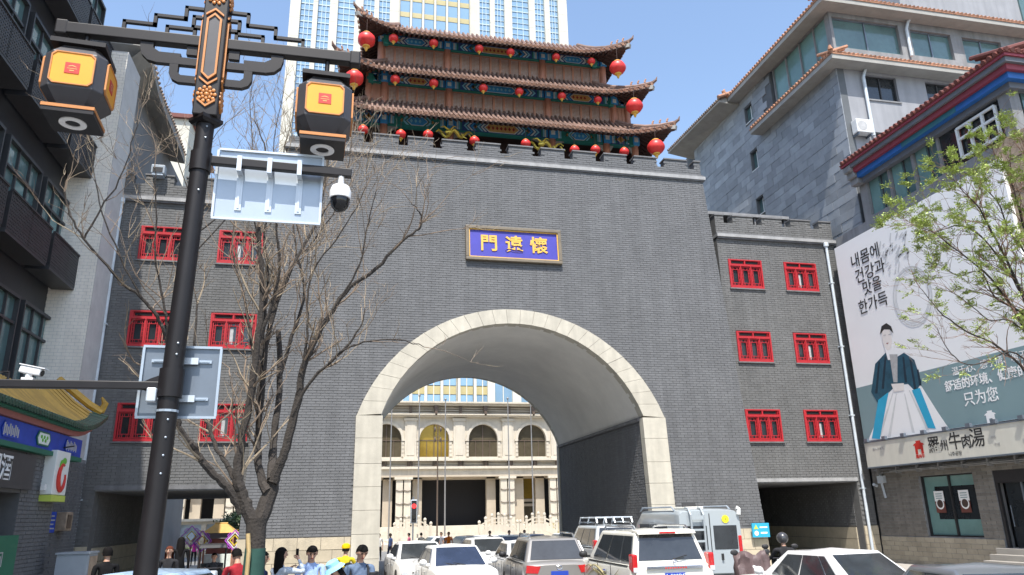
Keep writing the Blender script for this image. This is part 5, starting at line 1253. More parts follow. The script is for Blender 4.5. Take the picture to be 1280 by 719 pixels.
# ---------------------------------------------------------------- street lamp
LX, LY = -4.79, -22.1
sl = thing('street_lamp', 'tall dark ornamental street lamp post with cross arm and gold trim at left', 'street lamp', (LX, LY, 0))
pb = at(181.5, 719, Y=LY); k_ = (LX - pb.x) / (5.95 - pb.z)
def px_(z): return LX + (z - 5.95) * k_
m = MB(); m.lathe([(.24, 0), (.24, .12), (.14, .3), (.11, 1.0)], 16, (px_(0), LY, 0)); ob('base', m, 'lamp_metal', sl, smooth=True)
m = MB(); m.tube([(px_(z), LY, z) for z in (.9, 3.0, 6.05)], [.098, .088, .083], 18); pole = ob('pole', m, 'lamp_metal', sl, smooth=True)
m = MB()
for z in (2.6, 2.75, 2.9, 3.05, 3.62, 3.72, 5.2, 5.75, 5.87):
    m.ball((px_(z) + .09 * cos(-1.2), LY + .09 * sin(-1.2), z), .010, 0, 6, 4)
ob('bolts', m, 'steel', pole)
# square head with gold ornament
m = MB(); hz0, hz1 = 5.98, 7.9; m.box(LX - .115, LX + .115, LY - .115, LY + .115, hz0, hz1); hd = ob('head', m, 'lamp_metal', sl, bevel=.012)
m = MB(); m.lathe([(.13, 5.92), (.16, 5.95), (.16, 5.985)], 4, (LX, LY, 0)); ob('collar', m, 'lamp_metal', sl)
def ornament(face):
    R = Matrix.Translation((LX, LY, 0)) @ Matrix.Rotation(face, 4, 'Z')
    def pr(nm, pl, d, mat, w=.02):
        m = MB(); m.M = R; m.prism(pl, 'xz', -.116 - d, -.116); return ob(nm, m, mat, hd)
    def hexring(z0, z1, hw, t):
        o = [(-hw, z0 + hw), (0, z0), (hw, z0 + hw), (hw, z1 - hw), (0, z1), (-hw, z1 - hw)]
        i = [(-hw + t, z0 + hw + t * .3), (0, z0 + t * 1.4), (hw - t, z0 + hw + t * .3), (hw - t, z1 - hw - t * .3), (0, z1 - t * 1.4), (-hw + t, z1 - hw - t * .3)]
        m = MB(); m.M = R
        for k in range(6):
            a, b, c_, d = o[k], o[(k + 1) % 6], i[(k + 1) % 6], i[k]
            m.hexa([(x, -.134, z) for x, z in (a, b, c_, d)] + [(x, -.114, z) for x, z in (a, b, c_, d)])
        ob('gold_ring', m, 'orange_metal', hd)
    hexring(6.36, 7.13, .072, .02); pr('grey_inlay', [(-.05, 6.44), (0, 6.39), (.05, 6.44), (.05, 7.06), (0, 7.10), (-.05, 7.06)], .006, 'lamp_grey')
    def chevron(z, s):
        m = MB(); m.M = R
        for sx in (-1, 1): m.hexa([(0, -.13, z), (sx * .085, -.13, z + s * .07), (sx * .085, -.13, z + s * .092), (0, -.13, z + s * .024), (0, -.114, z), (sx * .085, -.114, z + s * .07), (sx * .085, -.114, z + s * .092), (0, -.114, z + s * .024)])
        ob('gold_chevron', m, 'orange_metal', hd)
    chevron(6.30, 1); chevron(7.19, -1); chevron(6.06, 1); chevron(7.47, -1)
    for zc in (6.2, 7.33):
        m = MB(); m.M = R
        m.ball((0, -.12, zc), (.026, .014, .026), 0, 8, 5)
        for r_, nn, s in ((.045, 8, .018), (.078, 10, .02)):
            for k in range(nn): m.ball((r_ * cos(2 * pi * k / nn), -.12, zc + r_ * sin(2 * pi * k / nn)), (s, .014, s), 0, 7, 4)
        ob('gold_flower', m, 'orange_metal', hd, smooth=True)
ornament(0); ornament(pi / 2); ornament(-pi / 2)
# cross arm with fret work
m = MB(); m.box(LX - 1.42, LX - .12, LY - .05, LY + .05, 6.78, 6.90); m.box(LX + .12, LX + 1.38, LY - .05, LY + .05, 6.78, 6.90); ob('cross_arm', m, 'lamp_metal', sl, bevel=.01)
for sx in (-1, 1):
    m = MB(); m.box(LX + sx * 1.40 - .055, LX + sx * 1.40 + .055, LY - .055, LY + .055, 6.76, 6.92); ob('arm_cap', m, 'lamp_metal', sl, bevel=.015)
    m = MB(); T = .032
    def seg(x0, z0, x1, z1):
        a, b = LX + sx * x0, LX + sx * x1
        m.box(min(a, b) - T / 2, max(a, b) + T / 2, LY - .02, LY + .02, min(z0, z1) - T / 2, max(z0, z1) + T / 2)
    for path in ([(.86, 6.91), (.86, 7.0), (.58, 7.0), (.58, 7.11), (.30, 7.11), (.30, 7.24), (.12, 7.24)], [(.46, 6.91), (.46, 6.99), (.20, 6.99), (.20, 6.92)], [(.12, 7.02), (.22, 7.02), (.22, 7.14), (.14, 7.14)]):
        for (xa, za), (xb, zb) in zip(path, path[1:]): seg(xa, za, xb, zb)
    ob('fretwork', m, 'lamp_metal', sl)
    m = MB(); s = lambda pl: [(LX + sx * a, b) for a, b in pl]
    m.prism(s([(.12, 6.56), (.52, 6.56), (.60, 6.58), (.66, 6.64), (.68, 6.72), (.68, 6.785), (.56, 6.785), (.56, 6.72), (.50, 6.68), (.30, 6.68), (.30, 6.64), (.12, 6.64)]), 'xz', LY - .03, LY + .03)
    m.prism(s([(.12, 6.36), (.30, 6.36), (.36, 6.39), (.39, 6.45), (.39, 6.56), (.31, 6.56), (.31, 6.47), (.28, 6.44), (.12, 6.44)]), 'xz', LY - .029, LY + .029)
    m.box(LX + sx * .2 - .05, LX + sx * .2 + .05, LY - .028, LY + .028, 6.68, 6.785)
    ob('scroll_bracket', m, 'lamp_metal', sl)
    # lantern box hanging from the arm
    c_ = at(88, 86, Y=LY - .26) if sx < 0 else at(405, 124, Y=LY - .26); bx, zc = c_.x, c_.z; s0 = .225
    L_ = thing('hanging_lantern', 'dark lantern box with orange panels hanging from the %s end of the lamp arm' % ('left' if sx < 0 else 'right'), 'lantern', (bx, LY, zc), radians(4 if sx < 0 else 2), 'lantern boxes on the street lamp'); L_.scale = (1.17, 1.17, 1.17)
    def lo(nm, mm, mat, **k): return ob(nm, mm, mat, L_, world=False, **k)
    m = MB(); c1 = .075
    def octo(r, z): c_ = r * .30; return [(-r + c_, -r, z), (r - c_, -r, z), (r, -r + c_, z), (r, r - c_, z), (r - c_, r, z), (-r + c_, r, z), (-r, r - c_, z), (-r, -r + c_, z)]
    rings = [octo(.13, -.30), octo(.15, -.26), octo(s0, -.16), octo(s0 + .0, .15), octo(.16, .235), octo(.16, .25)]
    m.add([p for r in rings for p in r], [(i * 8 + j, i * 8 + (j + 1) % 8, (i + 1) * 8 + (j + 1) % 8, (i + 1) * 8 + j) for i in range(5) for j in range(8)] + [tuple(range(7, -1, -1)), tuple(range(40, 48))]); lo('body', m, 'lamp_grey', bevel=.008)
    m = MB(); m.box(-.20, .20, -.20, .20, .25, .29); m.box(-.15, .15, -.15, .15, .29, .32); lo('lid', m, 'lamp_metal')
    m = MB(); m.box(-.185, .185, -.185, .185, -.36, -.30); fb_ = lo('foot_plate', m, 'lamp_metal')
    m = MB()
    for a in range(4):
        m.M = Matrix.Rotation(a * pi / 2, 4, 'Z'); m.box(-.188, .188, -.19, -.185, -.325, -.298)
    lo('copper_edge', m, 'orange_metal')
    m = MB(); N = 24
    for k in range(N):
        a, b = 2 * pi * k / N, 2 * pi * (k + 1) / N
        m.hexa([(.055 * cos(a), .055 * sin(a), -.37), (.10 * cos(a), .10 * sin(a), -.37), (.10 * cos(b), .10 * sin(b), -.37), (.055 * cos(b), .055 * sin(b), -.37), (.055 * cos(a), .055 * sin(a), -.36), (.10 * cos(a), .10 * sin(a), -.36), (.10 * cos(b), .10 * sin(b), -.36), (.055 * cos(b), .055 * sin(b), -.36)])
    lo('lamp_ring', m, 'bb_white')
    m = MB(); m.lathe([(.02, .32), (.05, .33), (.05, .36), (.02, .38), (.02, .30 + (6.79 - zc) / 1.17 - .3)], 10); lo('hanger', m, 'lamp_metal', smooth=True)
    for a in range(4):
        Rm = Matrix.Rotation(a * pi / 2, 4, 'Z'); m = MB(); m.M = Rm; w, h, c_ = .148, .135, .03
        oc = [(-w + c_, -h), (w - c_, -h), (w, -h + c_), (w, h - c_), (w - c_, h), (-w + c_, h), (-w, h - c_), (-w, -h + c_)]
        m.prism(oc, 'xz', -s0 - .008, -s0); p = lo('orange_panel', m, 'orange')
        m = MB(); m.M = Rm
        for k in range(8):
            (xa, za), (xb, zb) = oc[k], oc[(k + 1) % 8]; q = 1.07; m.hexa([(xa, -s0 - .014, za), (xb, -s0 - .014, zb), (xb * q, -s0 - .014, zb * q), (xa * q, -s0 - .014, za * q), (xa, -s0, za), (xb, -s0, zb), (xb * q, -s0, zb * q), (xa * q, -s0, za * q)])
        ob('panel_rim', m, 'orange_metal', p, world=False)
        m = MB(); m.M = Rm; m.box(-.052, .052, -s0 - .012, -s0 - .008, -.048, .048); lg = ob('red_square', m, 'red_logo', p, world=False)
        m = MB(); m.M = Rm; yq = -s0 - .0135
        for pl in ([(-.034, .008), (-.02, .018), (0, .024), (.02, .018), (.034, .008), (.02, .011), (0, .016), (-.02, .011)], [(-.036, -.004), (.036, -.004), (.036, -.009), (-.036, -.009)], [(-.016, -.02), (.016, -.02), (.016, -.028), (-.016, -.028)]): m.add([(x, yq, z) for x, z in pl], [tuple(range(len(pl)))])
        ob('white_mark', m, 'paint_gold', lg, world=False)
# upper sign seen from the back, on its arm, with dome camera
m = MB(); m.bar((LX + .1, LY - .06, 5.52), (LX + 1.42, LY - .06, 5.49), .07, .085); ob('sign_arm', m, 'lamp_metal', sl, bevel=.008)
for z0, z1, r_ in ((5.42, 5.62, .10), (3.25, 3.5, .105)):
    m = MB(); m.lathe([(r_, z0), (r_, z1)], 14, (px_(z0 + .1), LY, 0)); ob('arm_clamp', m, 'lamp_metal', sl, smooth=True)
def back_sign(label, x0, x1, z0, z1, y, mat, rails, vert):
    t = thing('traffic_sign', label, 'sign', ((x0 + x1) / 2, y, z0), group='sign panels seen from behind')
    m = MB(); r = .05; m.prism([(x0 + r, z0), (x1 - r, z0), (x1, z0 + r), (x1, z1 - r), (x1 - r, z1), (x0 + r, z1), (x0, z1 - r), (x0, z0 + r)], 'xz', y, y + .012); ob('panel', m, mat, t)
    m = MB(); e = .018; m.box(x0, x1, y - .022, y, z1 - e, z1 + .004); m.box(x0, x1, y - .022, y, z0 - .004, z0 + e); m.box(x0 - .004, x0 + e, y - .022, y, z0 + e, z1 - e); m.box(x1 - e, x1 + .004, y - .022, y, z0 + e, z1 - e); ob('rim', m, 'steel_light' if vert else 'steel', t)
    for a in rails:
        m = MB()
        if vert: m.box(a - .03, a + .03, y - .012, y, z0 + .10, z1 - .10); m.box(a - .010, a + .010, y - .018, y - .012, z0 + .12, z1 - .12)
        else: m.box(x0 + .08, x1 - .08, y - .02, y, a - .014, a + .014); m.box(x0 + .1, x1 - .1, y - .026, y - .02, a - .005, a + .005)
        rl = ob('rail', m, 'steel_light' if vert else 'steel', t)
        m = MB(); z = 5.5 if vert else a
        if vert: m.box(a - .022, a + .022, y - .15, y - .012, z - .07, z - .055); m.box(a - .022, a + .022, y - .15, y - .012, z + .055, z + .07); m.box(a - .022, a + .022, y - .16, y - .15, z - .08, z + .08)
        else: m.box(LX - .14, LX + .14, y - .05, y - .03, z - .03, z + .03)
        ob('clamp', m, 'steel_light', rl)
    return t
back_sign('pale steel rectangular sign seen from behind under the lamp arm', LX + .13, LX + 1.14, 4.97, 5.71, LY + .06, 'steel', (LX + .36, LX + .64, LX + .92), True)
back_sign('darker steel square sign seen from behind low on the lamp post', LX - .34, LX + .33, 3.09, 3.74, LY + .16, 'steel_dark', (3.26, 3.60), False)
t = thing('junction_box', 'small pale blue box strapped to the lamp post by the lower sign', 'junction box', (LX - .12, LY - .1, 3.2)); m = MB(); m.box(LX - .215, LX - .135, LY - .10, LY - .02, 3.20, 3.32); ob('box', m, 'steel_light', t, bevel=.01); m = MB(); m.lathe([(.094, 3.12), (.094, 3.14)], 12, (px_(3.13), LY, 0)); ob('strap', m, 'steel', t)
c = Vector((LX + 1.32, LY - .06, 5.45))
t = thing('dome_camera', 'white dome camera with black glass hanging beside the upper sign', 'camera', c)
m = MB(); m.tube([c, c + Vector((0, 0, -.10))], .03, 8); ob('stem', m, 'dome_white', t)
m = MB(); m.lathe([(.03, -.08), (.085, -.11), (.105, -.16), (.105, -.235), (.098, -.24)], 18, c); ob('housing', m, 'dome_white', t, smooth=True)
m = MB(); m.lathe([(.095, -.24), (.095, -.27), (.08, -.325), (.045, -.365), (.01, -.375)], 18, c); ob('glass_dome', m, 'dome_black', t, smooth=True)
# lower arm reaching out to the left with a bullet camera
m = MB(); m.box(LX - 2.6, LX - .1, LY - .035, LY + .035, 3.315, 3.385); ob('side_arm', m, 'lamp_metal', sl, bevel=.008)
m = MB(); m.prism([(LX - .1, 3.24), (LX - .1, 3.46), (LX - .2, 3.42), (LX - .27, 3.385), (LX - .27, 3.315)], 'xz', LY - .012, LY + .012); ob('gusset', m, 'lamp_metal', sl)
t = thing('bullet_camera', 'white bullet security camera standing on the lower lamp arm at left', 'camera', (-5.95, LY, 3.38)); t.scale = (.75, .75, .75)
m = MB(); m.tube([(-5.97, LY, 3.385), (-5.97, LY, 3.45)], .035, 10); m.box(-6.03, -5.91, LY - .04, LY + .04, 3.385, 3.41); ob('stand', m, 'dome_white', t)
m = MB(); m.M = Matrix.Translation((-5.96, LY, 3.49)) @ Matrix.Rotation(radians(12), 4, 'Y') @ Matrix.Rotation(radians(-8), 4, 'Z'); m.box(-.11, .13, -.045, .045, -.04, .045); ob('body', m, 'dome_white', t, bevel=.015)
m = MB(); m.M = Matrix.Translation((-5.96, LY, 3.49)) @ Matrix.Rotation(radians(12), 4, 'Y') @ Matrix.Rotation(radians(-8), 4, 'Z'); m.box(-.12, .17, -.055, .055, .046, .056); ob('sun_shield', m, 'dome_white', t); m = MB(); m.M = Matrix.Translation((-5.96, LY, 3.49)) @ Matrix.Rotation(radians(12), 4, 'Y') @ Matrix.Rotation(radians(-8), 4, 'Z'); m.tube([(.13, 0, 0), (.14, 0, 0)], .035, 12); ob('lens', m, 'dome_black', t)
m = MB(); m.tube([(-6.12, LY, 3.36), (-6.12, LY, 3.45), (-6.2, LY, 3.45), (-6.2, LY, 3.36)], .012, 5); ob('cable_loop', m, 'lamp_metal', sl)

# ---------------------------------------------------------------- bare tree in front of the gate
TY = -17.0
bt = thing('bare_tree', 'leafless multi-stemmed street tree standing in front of the left wing', 'tree', (-4.5, TY, 0))
rt = random.Random(21); LS = .82
tr = MB(); tw1 = MB(); tw2 = MB()
def limb(px, r0, r1, dy, mb=None, n=8, gen=True, dens=1.0, ymid=0):
    """one stem: pixel trace laid on its own depth plane, dy metres nearer or further at the tip"""
    k = len(px); pts = []
    for i, (a, b) in enumerate(px):
        t_ = i / (k - 1); pts.append(at(a, b, Y=TY + ymid + (dy - ymid) * t_))
    fine = []
    for i in range(k - 1):
        p0, p1, p2, p3 = pts[max(i - 1, 0)], pts[i], pts[i + 1], pts[min(i + 2, k - 1)]
        for j in range(4):
            u = j / 4; fine.append(.5 * ((2 * p1) + (p2 - p0) * u + (2 * p0 - 5 * p1 + 4 * p2 - p3) * u * u + (3 * p1 - p0 - 3 * p2 + p3) * u ** 3))
    fine.append(pts[-1]); N = len(fine)
    fine = [p + Vector((rt.gauss(0, 1), rt.gauss(0, 1), rt.gauss(0, 1))) * .008 for p in fine]
    r0 *= LS; r1 = max(r1 * LS, .006); rad = [(r0 + (r1 - r0) * (i / (N - 1)) ** .8) * rt.uniform(.93, 1.08) for i in range(N)]
    (mb or tr).tube(fine, rad, n)
    if gen:
        L = sum((fine[i + 1] - fine[i]).length for i in range(N - 1))
        for q in range(int(L * 4.6 * dens)):
            i = rt.randrange(int(N * .22), N); p = fine[i]; d = (fine[min(i + 1, N - 1)] - fine[max(i - 1, 0)]).normalized()
            branch(p, d, rad[i] * .55, rt.uniform(.5, 1.35), 0)
        branch(fine[-1], (fine[-1] - fine[-3]).normalized(), r1, .8, 0, straight=True)
    return fine
def branch(p, d, r, L, lev, straight=False):
    r = max(min(r, .02), .0045); o = Vector((rt.gauss(0, 1), rt.gauss(0, .8), rt.gauss(0, .7)))
    dd = (d + (o.normalized() * (.25 if straight else .85)) + Vector((0, 0, .25))).normalized()
    pts = [p]; k = 5
    for i in range(k):
        dd = (dd + Vector((rt.gauss(0, .16), rt.gauss(0, .16), rt.gauss(.06, .14)))).normalized(); pts.append(pts[-1] + dd * L / k)
    (tw1 if rt.random() < .62 else tw2).tube(pts, [r * (1 - .75 * i / k) for i in range(k + 1)], 4 if lev else 5, cap=False)
    if lev < 2:
        for q in range(3 if lev == 0 else 2):
            i = rt.randrange(1, k + 1); branch(pts[i], dd, r * .6, L * rt.uniform(.35, .65), lev + 1)
b0 = at(318, 690, Y=TY)
base = [Vector((b0.x, TY, -.05)), Vector((b0.x, TY, .5)), at(319, 690, Y=TY), at(320, 660, Y=TY), at(321, 648, Y=TY)]
tr.tube(base, [.21, .165, .140, .146, .16], 14)
limb([(318, 655), (310, 640), (303, 620), (298, 605), (297, 585), (302, 555), (311, 505), (322, 430), (327, 380), (326, 330), (323, 285)], .135, .035, -.2)
limb([(322, 655), (331, 636), (338, 615), (342, 598)], .15, .115, .1, gen=False)
limb([(334, 615), (327, 598), (322, 575), (323, 540), (328, 480), (335, 420), (352, 365), (378, 310), (396, 277), (404, 235), (412, 190)], .09, .02, .7)
limb([(339, 600), (340, 575), (343, 545), (350, 470), (348, 414)], .09, .05, .9, gen=False)
limb([(350, 470), (365, 420), (380, 370), (372, 320), (366, 270), (376, 225)], .045, .012, 1.3, ymid=.7)
limb([(341, 604), (350, 580), (358, 560), (372, 500), (379, 460), (390, 433), (405, 405), (416, 388), (437, 359), (470, 336), (497, 306), (520, 290), (527, 278), (523, 262), (513, 254)], .10, .008, -.6, dens=.75)
limb([(379, 460), (384, 420), (384, 385), (392, 340), (420, 300), (445, 260), (458, 232)], .03, .008, -.5, ymid=-.3)
limb([(416, 388), (440, 350), (455, 310), (462, 270), (470, 240)], .025, .006, -.9, ymid=-.5)
limb([(365, 520), (385, 480), (410, 455), (427, 440), (455, 428), (497, 425), (530, 433)], .035, .008, -.9, ymid=-.4, dens=.6)
limb([(410, 455), (432, 435), (450, 410), (456, 385)], .035, .008, -.7, ymid=-.6, dens=.6)
limb([(303, 640), (292, 620), (280, 605), (266, 592), (255, 580), (247, 568), (242, 558), (232, 545), (222, 528), (219, 500), (216, 470), (212, 440), (204, 415), (196, 395), (176, 372), (150, 350), (127, 325), (105, 298), (88, 270), (80, 240)], .085, .014, -1.0, dens=.5)
limb([(216, 460), (210, 420), (206, 385), (197, 340), (193, 300), (196, 250), (193, 210)], .03, .010, -1.2, ymid=-.7, dens=.6)
limb([(105, 298), (125, 262), (150, 225), (165, 180), (172, 150)], .02, .006, -1.2, ymid=-1.0, dens=.7)
limb([(176, 372), (150, 320), (128, 265), (118, 215), (112, 170)], .02, .006, -1.3, ymid=-1.0, dens=.7)
limb([(297, 605), (290, 592), (279, 574), (270, 560), (262, 535), (255, 518), (247, 480), (243, 430), (247, 380)], .055, .02, .8, dens=.4)
limb([(311, 505), (318, 455), (310, 400), (300, 350), (290, 300), (300, 240)], .04, .010, .9, ymid=-.1, dens=.8)
limb([(322, 430), (340, 380), (350, 330), (345, 280), (352, 220), (356, 180)], .04, .010, -.8, ymid=-.1)
limb([(335, 420), (345, 370), (362, 335), (392, 300), (420, 262), (438, 230)], .035, .008, .9, ymid=.3)
limb([(323, 470), (331, 400), (335, 340), (331, 290), (336, 240), (330, 180), (318, 150)], .04, .010, .6, ymid=.2)
limb([(323, 300), (315, 270), (300, 250), (280, 240)], .02, .006, -.5, ymid=-.2)
limb([(396, 277), (420, 240), (436, 205), (440, 175)], .02, .006, .9, ymid=.7)
ob('trunk', tr, 'bark', bt, smooth=True); ob('twigs', tw1, 'twig', bt, kind='stuff'); ob('pale_twigs', tw2, 'twig_pale', bt, kind='stuff')
m = MB(); m.tube([(b0.x, TY, .2), (b0.x, TY, .9), at(319, 690, Y=TY) + Vector((0, 0, .05))], [.186, .17, .149], 14); ob('green_wrap', m, 'wrap_green', bt, smooth=True)
m = MB(); p = at(311, 690, Y=TY - .2); m.tube([Vector((p.x - .02, p.y, 0)), p, at(310, 667, Y=TY - .2)], .03, 7); ob('bamboo_stake', m, 'bamboo', bt)
# second thin bare trees further back on the left pavement
t2 = thing('bare_tree', 'thin leafless tree behind the lamp post, its twigs against the sky', 'tree', (-7.6, -9, 0))
tr, TYs = MB(), TY; tw1, tw2 = MB(), MB(); TY = -9.0
limb([(184, 719), (192, 640), (201, 560), (213, 470), (225, 380), (234, 300), (240, 230), (244, 190)], .075, .03, 0, gen=False)
limb([(231, 330), (300, 250), (316, 190), (312, 130), (318, 100)], .03, .008, .3); limb([(236, 300), (330, 220), (345, 160), (356, 110)], .03, .008, -.3); limb([(240, 250), (215, 180), (205, 140), (190, 110)], .02, .006, 0); limb([(240, 260), (262, 180), (300, 140)], .02, .006, .2)
ob('trunk', tr, 'bark', t2, smooth=True); ob('twigs', tw1, 'twig', t2, kind='stuff'); ob('pale_twigs', tw2, 'twig_pale', t2, kind='stuff')
LS = 1.0
# ---------------------------------------------------------------- young green tree at the right edge
TY = -15.0
gt = thing('green_tree', 'young tree with fresh green leaves at the right edge before the billboard', 'tree', (at(1345, 690, Y=TY).x, TY, 0))
tr, tw1, tw2 = MB(), MB(), MB(); LEAF = MB(); tips = []
_ob = branch
def branch(p, d, r, L, lev, straight=False):
    r = max(min(r, .014), .004); o = Vector((rt.gauss(-.25, .9), rt.gauss(0, .8), rt.gauss(.1, .6)))
    dd = (d + o.normalized() * (.25 if straight else .75)).normalized(); pts = [p]; k = 5; L *= .8
    for i in range(k):
        dd = (dd + Vector((rt.gauss(0, .14), rt.gauss(0, .14), rt.gauss(.0, .12)))).normalized(); pts.append(pts[-1] + dd * L / k)
    tw1.tube(pts, [r * (1 - .7 * i / k) for i in range(k + 1)], 4, cap=False)
    if lev < 2:
        for q in range(2): branch(pts[rt.randrange(2, k + 1)], dd, r * .6, L * rt.uniform(.45, .7), lev + 1)
    if lev >= 1 and rt.random() < .29 * LEAFD:
        for i in (3, 4, 5): tips.append((pts[i], dd))
LEAFD = 1.0
bx0 = gt.location.x
tr.tube([(bx0, TY, 0), (bx0 - .03, TY, 1.2), (bx0 - .05, TY, 2.5)], [.13, .11, .10], 12)
P = [(1342, 620)]
for px, r, dy, ld, dn in (
    ([(1340, 600), (1320, 540), (1285, 470), (1250, 435), (1210, 415), (1180, 395), (1165, 378), (1150, 360)], .04, -.4, .3, .7),
    ([(1340, 560), (1310, 470), (1275, 400), (1240, 350), (1205, 320), (1180, 300), (1160, 285)], .045, .3, 1.5, 1.3),
    ([(1340, 560), (1305, 440), (1270, 350), (1245, 300), (1225, 262), (1205, 240), (1192, 225)], .05, -.2, 1.5, 1.3),
    ([(1342, 540), (1315, 400), (1285, 300), (1268, 240), (1258, 210), (1245, 195)], .05, .5, 1.3, 1.2),
    ([(1342, 520), (1325, 380), (1300, 270), (1285, 200), (1280, 170)], .05, -.5, .9, 1.2),
    ([(1305, 430), (1275, 390), (1245, 372), (1225, 340), (1198, 345), (1180, 332)], .03, .7, 1.3, 1.1),
    ([(1320, 520), (1290, 460), (1262, 440), (1225, 455), (1200, 452), (1180, 430), (1172, 410)], .025, -.7, .5, .8),
    ([(1300, 400), (1262, 340), (1230, 300), (1200, 282), (1170, 290), (1145, 282)], .028, -.2, 1.6, 1.2),
    ([(1310, 470), (1285, 420), (1260, 400), (1235, 400), (1205, 375), (1185, 362)], .026, .2, .9, 1.0),
    ([(1320, 420), (1290, 330), (1262, 290), (1245, 250), (1218, 225), (1200, 212)], .03, .9, 1.5, 1.0)):
    LEAFD = ld; limb(px, r, .006, dy, dens=dn, ymid=0)
for p, d in tips:          # pinnate sprays of leaflets
    for q in range(2):
        a = (d + Vector((rt.gauss(-.2, .7), rt.gauss(0, .7), rt.gauss(-.05, .4)))).normalized(); side = a.cross(Vector((rt.gauss(0, .3), rt.gauss(0, .3), 1))).normalized(); L = rt.uniform(.10, .20)
        for i in range(5):
            c = p + a * L * (i + .5) / 5
            for s in ((-1, 1) if i < 4 else (1,)):
                e = (side * s + a * .6 + Vector((0, 0, rt.gauss(-.12, .2)))).normalized() if i < 4 else a; w = e.cross(Vector((rt.gauss(0, .5), rt.gauss(0, .5), 1))).normalized() * rt.uniform(.011, .018); l = rt.uniform(.045, .085)
                LEAF.add([c, c + e * l * .5 + w, c + e * l, c + e * l * .5 - w], [(0, 1, 2, 3)])
ob('trunk', tr, 'bark', gt, smooth=True); ob('twigs', tw1, 'twig_red', gt, kind='stuff'); ob('leaves', LEAF, 'leaf', gt, kind='stuff')
# ---------------------------------------------------------------- vehicles (local: +Y is forward, origin on the ground under the middle)
def ground_pos(px, d):
    r = ray(px, 645); h = sqrt(r.x * r.x + r.y * r.y); x, y = CAM.x + r.x / h * d, CAM.y + r.y / h * d
    return (x, y, gz(y))
_wh = {}
def wheels(t, w, ys, r=.33):
    if r not in _wh:
        m = MB(); m.M = Matrix.Rotation(pi / 2, 4, 'Y'); m.lathe([(r * .62, -.10), (r * .93, -.105), (r, -.07), (r, .07), (r * .93, .105), (r * .62, .10)], 22)
        k = MB(); k.M = Matrix.Rotation(pi / 2, 4, 'Y'); k.lathe([(r * .60, -.085), (r * .64, -.10), (r * .64, .10), (r * .60, .085)], 20)
        for q in range(5):
            k.M = Matrix.Rotation(q * 2 * pi / 5, 4, 'X') ; k.box(-.095, .095, -.03, .03, .02, r * .6)
        _wh[r] = (m.mesh('wheel', 'tyre', True), k.mesh('rim', 'rim'))
    for y in ys:
        for s in (-1, 1):
            a = ob('wheel', _wh[r][0], None, t, world=False, loc=(s * (w - .11), y, r)); ob('rim', _wh[r][1], None, a, world=False)
def hull(st, mats, crown=.025):
    """loft of stations (y, half width, z top, z bottom)"""
    m = MB(); n = len(st); P = []
    for y, hw, zt, zb in st:
        h = zt - zb
        half = [(.80 * hw, zb), (.97 * hw, zb + .10 * h), (hw, zb + .38 * h), (.985 * hw, zb + .70 * h), (.955 * hw, zt - .05 * h), (.87 * hw, zt), (.45 * hw, zt + crown * .8)]
        ring = half + [(0, zt + crown)] + [(-a, b) for a, b in reversed(half)]
        P += [(a, y, b) for a, b in ring]
    k = 15
    m.add(P, [(i * k + j, i * k + (j + 1) % k, (i + 1) * k + (j + 1) % k, (i + 1) * k + j) for i in range(n - 1) for j in range(k)] + [tuple(range(k)), tuple(range((n - 1) * k + k - 1, (n - 1) * k - 1, -1))])
    return m
